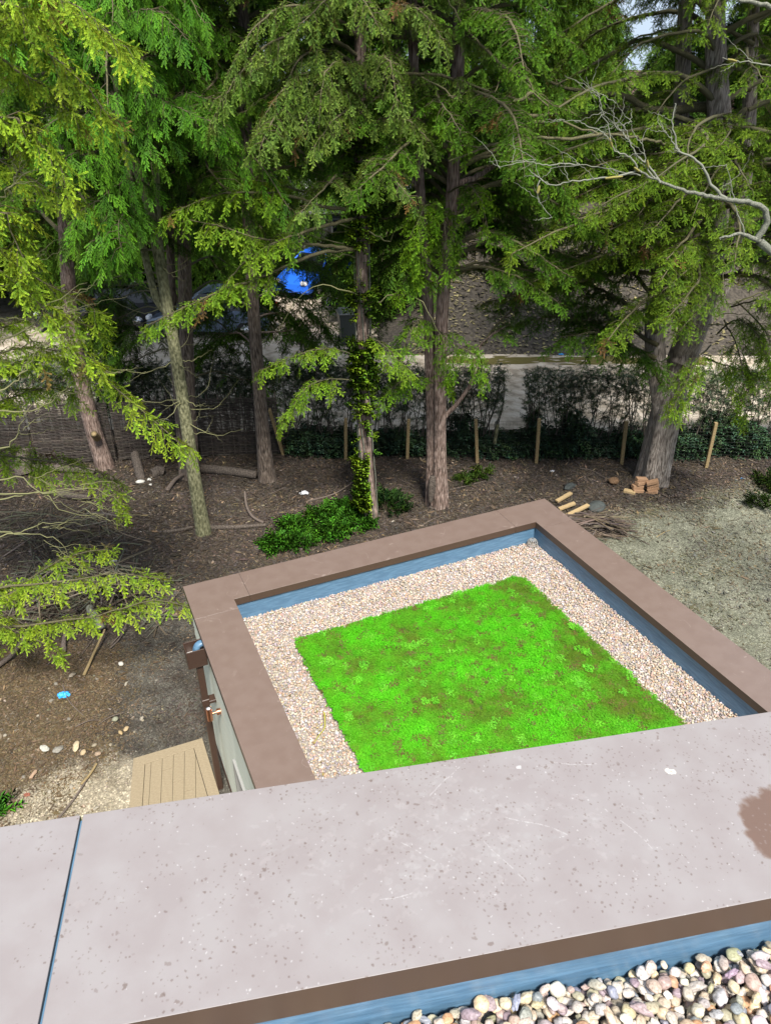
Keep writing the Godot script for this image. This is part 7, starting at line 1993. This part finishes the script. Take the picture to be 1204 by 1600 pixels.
	rock("white_stone", "smaller white stone right of the largest by the upright log", on(Vector3(-4.926, 0, -13.369)), Vector3(0.11, 0.08, 0.09), Color(0.62, 0.62, 0.58), 2)
	rock("white_stone", "smallest white stone in front by the upright log", on(Vector3(-4.836, 0, -13.145)), Vector3(0.09, 0.07, 0.08), Color(0.62, 0.62, 0.58), 3)
	rock("cream_stone", "oval cream stone, largest of those scattered left of the deck", on(Vector3(-3.847, 0, -6.297)), Vector3(0.16, 0.08, 0.1), Color(0.5, 0.42, 0.28), 0)
	rock("grey_stone", "flat grey-white stone left of the oval cream one", on(Vector3(-4.227, 0, -6.265)), Vector3(0.12, 0.06, 0.1), Color(0.45, 0.45, 0.4), 3)
	rock("grey_stone", "dull grey stone between the flat stone and the oval cream one", on(Vector3(-4.051, 0, -6.246)), Vector3(0.11, 0.07, 0.12), Color(0.26, 0.25, 0.22), 1)
	rock("tan_stone", "tan stone in front of the oval cream one", on(Vector3(-3.727, -0, -6.207)), Vector3(0.08, 0.05, 0.07), Color(0.42, 0.33, 0.2), 4)
	rock("tan_stone", "brownish stone right of the tan one", on(Vector3(-3.538, 0, -6.188)), Vector3(0.09, 0.05, 0.07), Color(0.32, 0.24, 0.17), 2)
	rock("pink_stone", "pinkish stone on the chips near the coping", on(Vector3(-4.2, 0, -5.877)), Vector3(0.1, 0.06, 0.08), Color(0.36, 0.25, 0.17), 5)
	rock("white_stone", "white lump below the right end of the brushwood", on(Vector3(-3.758, 0, -7.792)), Vector3(0.08, 0.07, 0.07), Color(0.6, 0.58, 0.52), 4)
	rock("tan_stone", "yellowish stone at the edge of the grit by the pod", on(Vector3(-3.314, 0, -6.591)), Vector3(0.09, 0.05, 0.07), Color(0.45, 0.34, 0.2), 0)
	rock("tan_stone", "yellow-brown stone beside the yellowish one by the grit", on(Vector3(-3.368, -0, -6.527)), Vector3(0.07, 0.04, 0.06), Color(0.4, 0.3, 0.16), 1)
	rock("green_stone", "greenish stone above the yellow-brown ones", on(Vector3(-3.506, 0, -6.753)), Vector3(0.09, 0.06, 0.08), Color(0.24, 0.25, 0.18), 2)
	rock("grey_stone", "flat blocky stone standing in the litter above the blue scrap", on(Vector3(-4.369, 0, -7.569)), Vector3(0.08, 0.06, 0.12), Color(0.3, 0.26, 0.2), 5)
	rock("rotten_log", "rounded orange-brown lump left of the brick stacks", on(Vector3(4.725, 0, -13.283), 0.02), Vector3(0.3, 0.24, 0.22), Color(0.23, 0.14, 0.075), 4)
	for k in 42:
		var p: Vector3 = on(Vector3(rnd(-5.2, -3.0), 0, rnd(-7.6, -5.0)), 0.0)
		rock("loose_stone", "small loose stone among the chips left of the deck", p, Vector3(1, 0.65, 0.85) * rnd(0.025, 0.07), [Color(0.28, 0.245, 0.18), Color(0.2, 0.185, 0.155), Color(0.34, 0.31, 0.25)][k % 3], k, "small loose stones left of the deck")
	for k in 16:
		var p: Vector3 = on(Vector3(rnd(-4.5, 6.5), 0, rnd(-14.0, -11.6)), 0.0)
		rock("loose_stone", "small pale stone in the leaf litter under the trees", p, Vector3(1, 0.65, 0.85) * rnd(0.03, 0.08), [Color(0.26, 0.22, 0.18), Color(0.32, 0.29, 0.25)][k % 2], k, "small pale stones under the trees")
	# scraps of rubbish
	scrap("blue_glove", "crumpled blue plastic scrap on the chips below the brushwood", "litter", on(Vector3(-4.344, 0, -7.198), 0.0), 0.2, M.blue_plastic, 3)
	scrap("blue_scrap", "tiny blue plastic scrap among the brushwood twigs", "litter", on(Vector3(-5.339, 0, -9.01), 0.5), 0.09, M.blue_plastic, 5)
	scrap("plastic_bag", "crumpled white plastic on the soil behind the low green shrub", "litter", on(Vector3(-1.651, 0, -12.863), 0.0), 0.22, M.white_plastic, 7, 0.7)
	scrap("plastic_scrap", "white scrap at the foot of the hedge left of the ivy-clad stem", "litter", on(Vector3(-1.261, 0, -14.573), 0.0), 0.16, M.white_plastic, 9, 0.5)
	scrap("plastic_scrap", "grey-white scrap at the back of the brushwood heap", "litter", on(Vector3(-4.603, 0, -10.128), 0.15), 0.16, M.white_plastic, 11, 0.6)
	scrap("plastic_scrap", "small lilac-white scrap beyond the roof corner, left of the stick stack", "litter", on(Vector3(3.573, 0, -13.855), 0.0), 0.13, M.white_plastic, 13, 0.3)
	scrap("blue_scrap", "small blue scrap on the litter right of the brick stacks", "litter", on(Vector3(7.478, 0, -13.497), 0.0), 0.09, M.blue_plastic, 15)
	scrap("blue_scrap", "blue scrap lying at the foot of the bank across the lane", "litter", Vector3(5.35, 0.04, -21.55), 0.2, M.blue_plastic, 17)
	rock("dark_lump", "dark blue-grey lump lying behind the stick stack", on(Vector3(4.103, 0, -12.226), 0.02), Vector3(0.5, 0.26, 0.36), Color(0.05, 0.06, 0.058), 2)
	rock("dark_lump", "small dark blue-grey lump left of the orange-brown one", on(Vector3(3.796, 0, -13.111), 0.0), Vector3(0.36, 0.2, 0.26), Color(0.05, 0.06, 0.058), 5)
	scrap("rusty_scrap", "dull red scrap on the chips near the coping at the left", "litter", on(Vector3(-4.164, 0, -5.595), 0.0), 0.09, M.brick_red, 23)
	# brick stacks at the big yew
	var names := ["left stack of old bricks leaning at the foot of the massive yew", "right stack of old bricks at the foot of the massive yew"]
	var spots := [Vector3(5.091, 0, -12.901), Vector3(5.409, 0, -12.876)]
	for s in 2:
		var B := thing("brick_stack", names[s], "bricks", on(spots[s], 0.0), 0.35 - s * 0.6)
		for k in 4:
			var g := Geo.new()
			g.box(Transform3D(Basis.from_euler(Vector3(rnd(-0.05, 0.05), rnd(-0.25, 0.25), -0.12 + s * 0.5)), Vector3(rnd(-0.02, 0.02) + k * 0.03 * (1 if s == 0 else -0.4), 0.05 + k * 0.075, rnd(-0.02, 0.02))), Vector3(0.23, 0.07, 0.11), 0.006)
			geo_part("brick", g, M.brick_tan, B)
	var lb := Geo.new()
	lb.box(Transform3D(Basis.from_euler(Vector3(0, -0.5, 0)), Vector3(0, 0.035, 0)), Vector3(0.23, 0.07, 0.11), 0.006)
	single("loose_brick", lb, M.timber_pale, on(Vector3(4.94, 0, -12.873), 0.0), "single pale brick lying in front of the left stack", "brick")
	# hose and edging rod on the sand
	stick("edging_rod", "dark rod lying across the pale sand beside the deck", [on(Vector3(-3.676, -0, -5.281), 0.015), on(Vector3(-3.588, -0, -5.553), 0.02), on(Vector3(-3.509, 0, -6.012), 0.02)], 0.013, "dead_wood", "rod", "", 0.9)
	stick("edging_rod", "brown rod end beyond the dark one on the sand", [on(Vector3(-3.579, -0, -5.732), 0.03), on(Vector3(-3.525, 0, -5.879), 0.03), on(Vector3(-3.5, 0, -6.031), 0.03)], 0.016, "timber_post", "rod", "", 0.9)
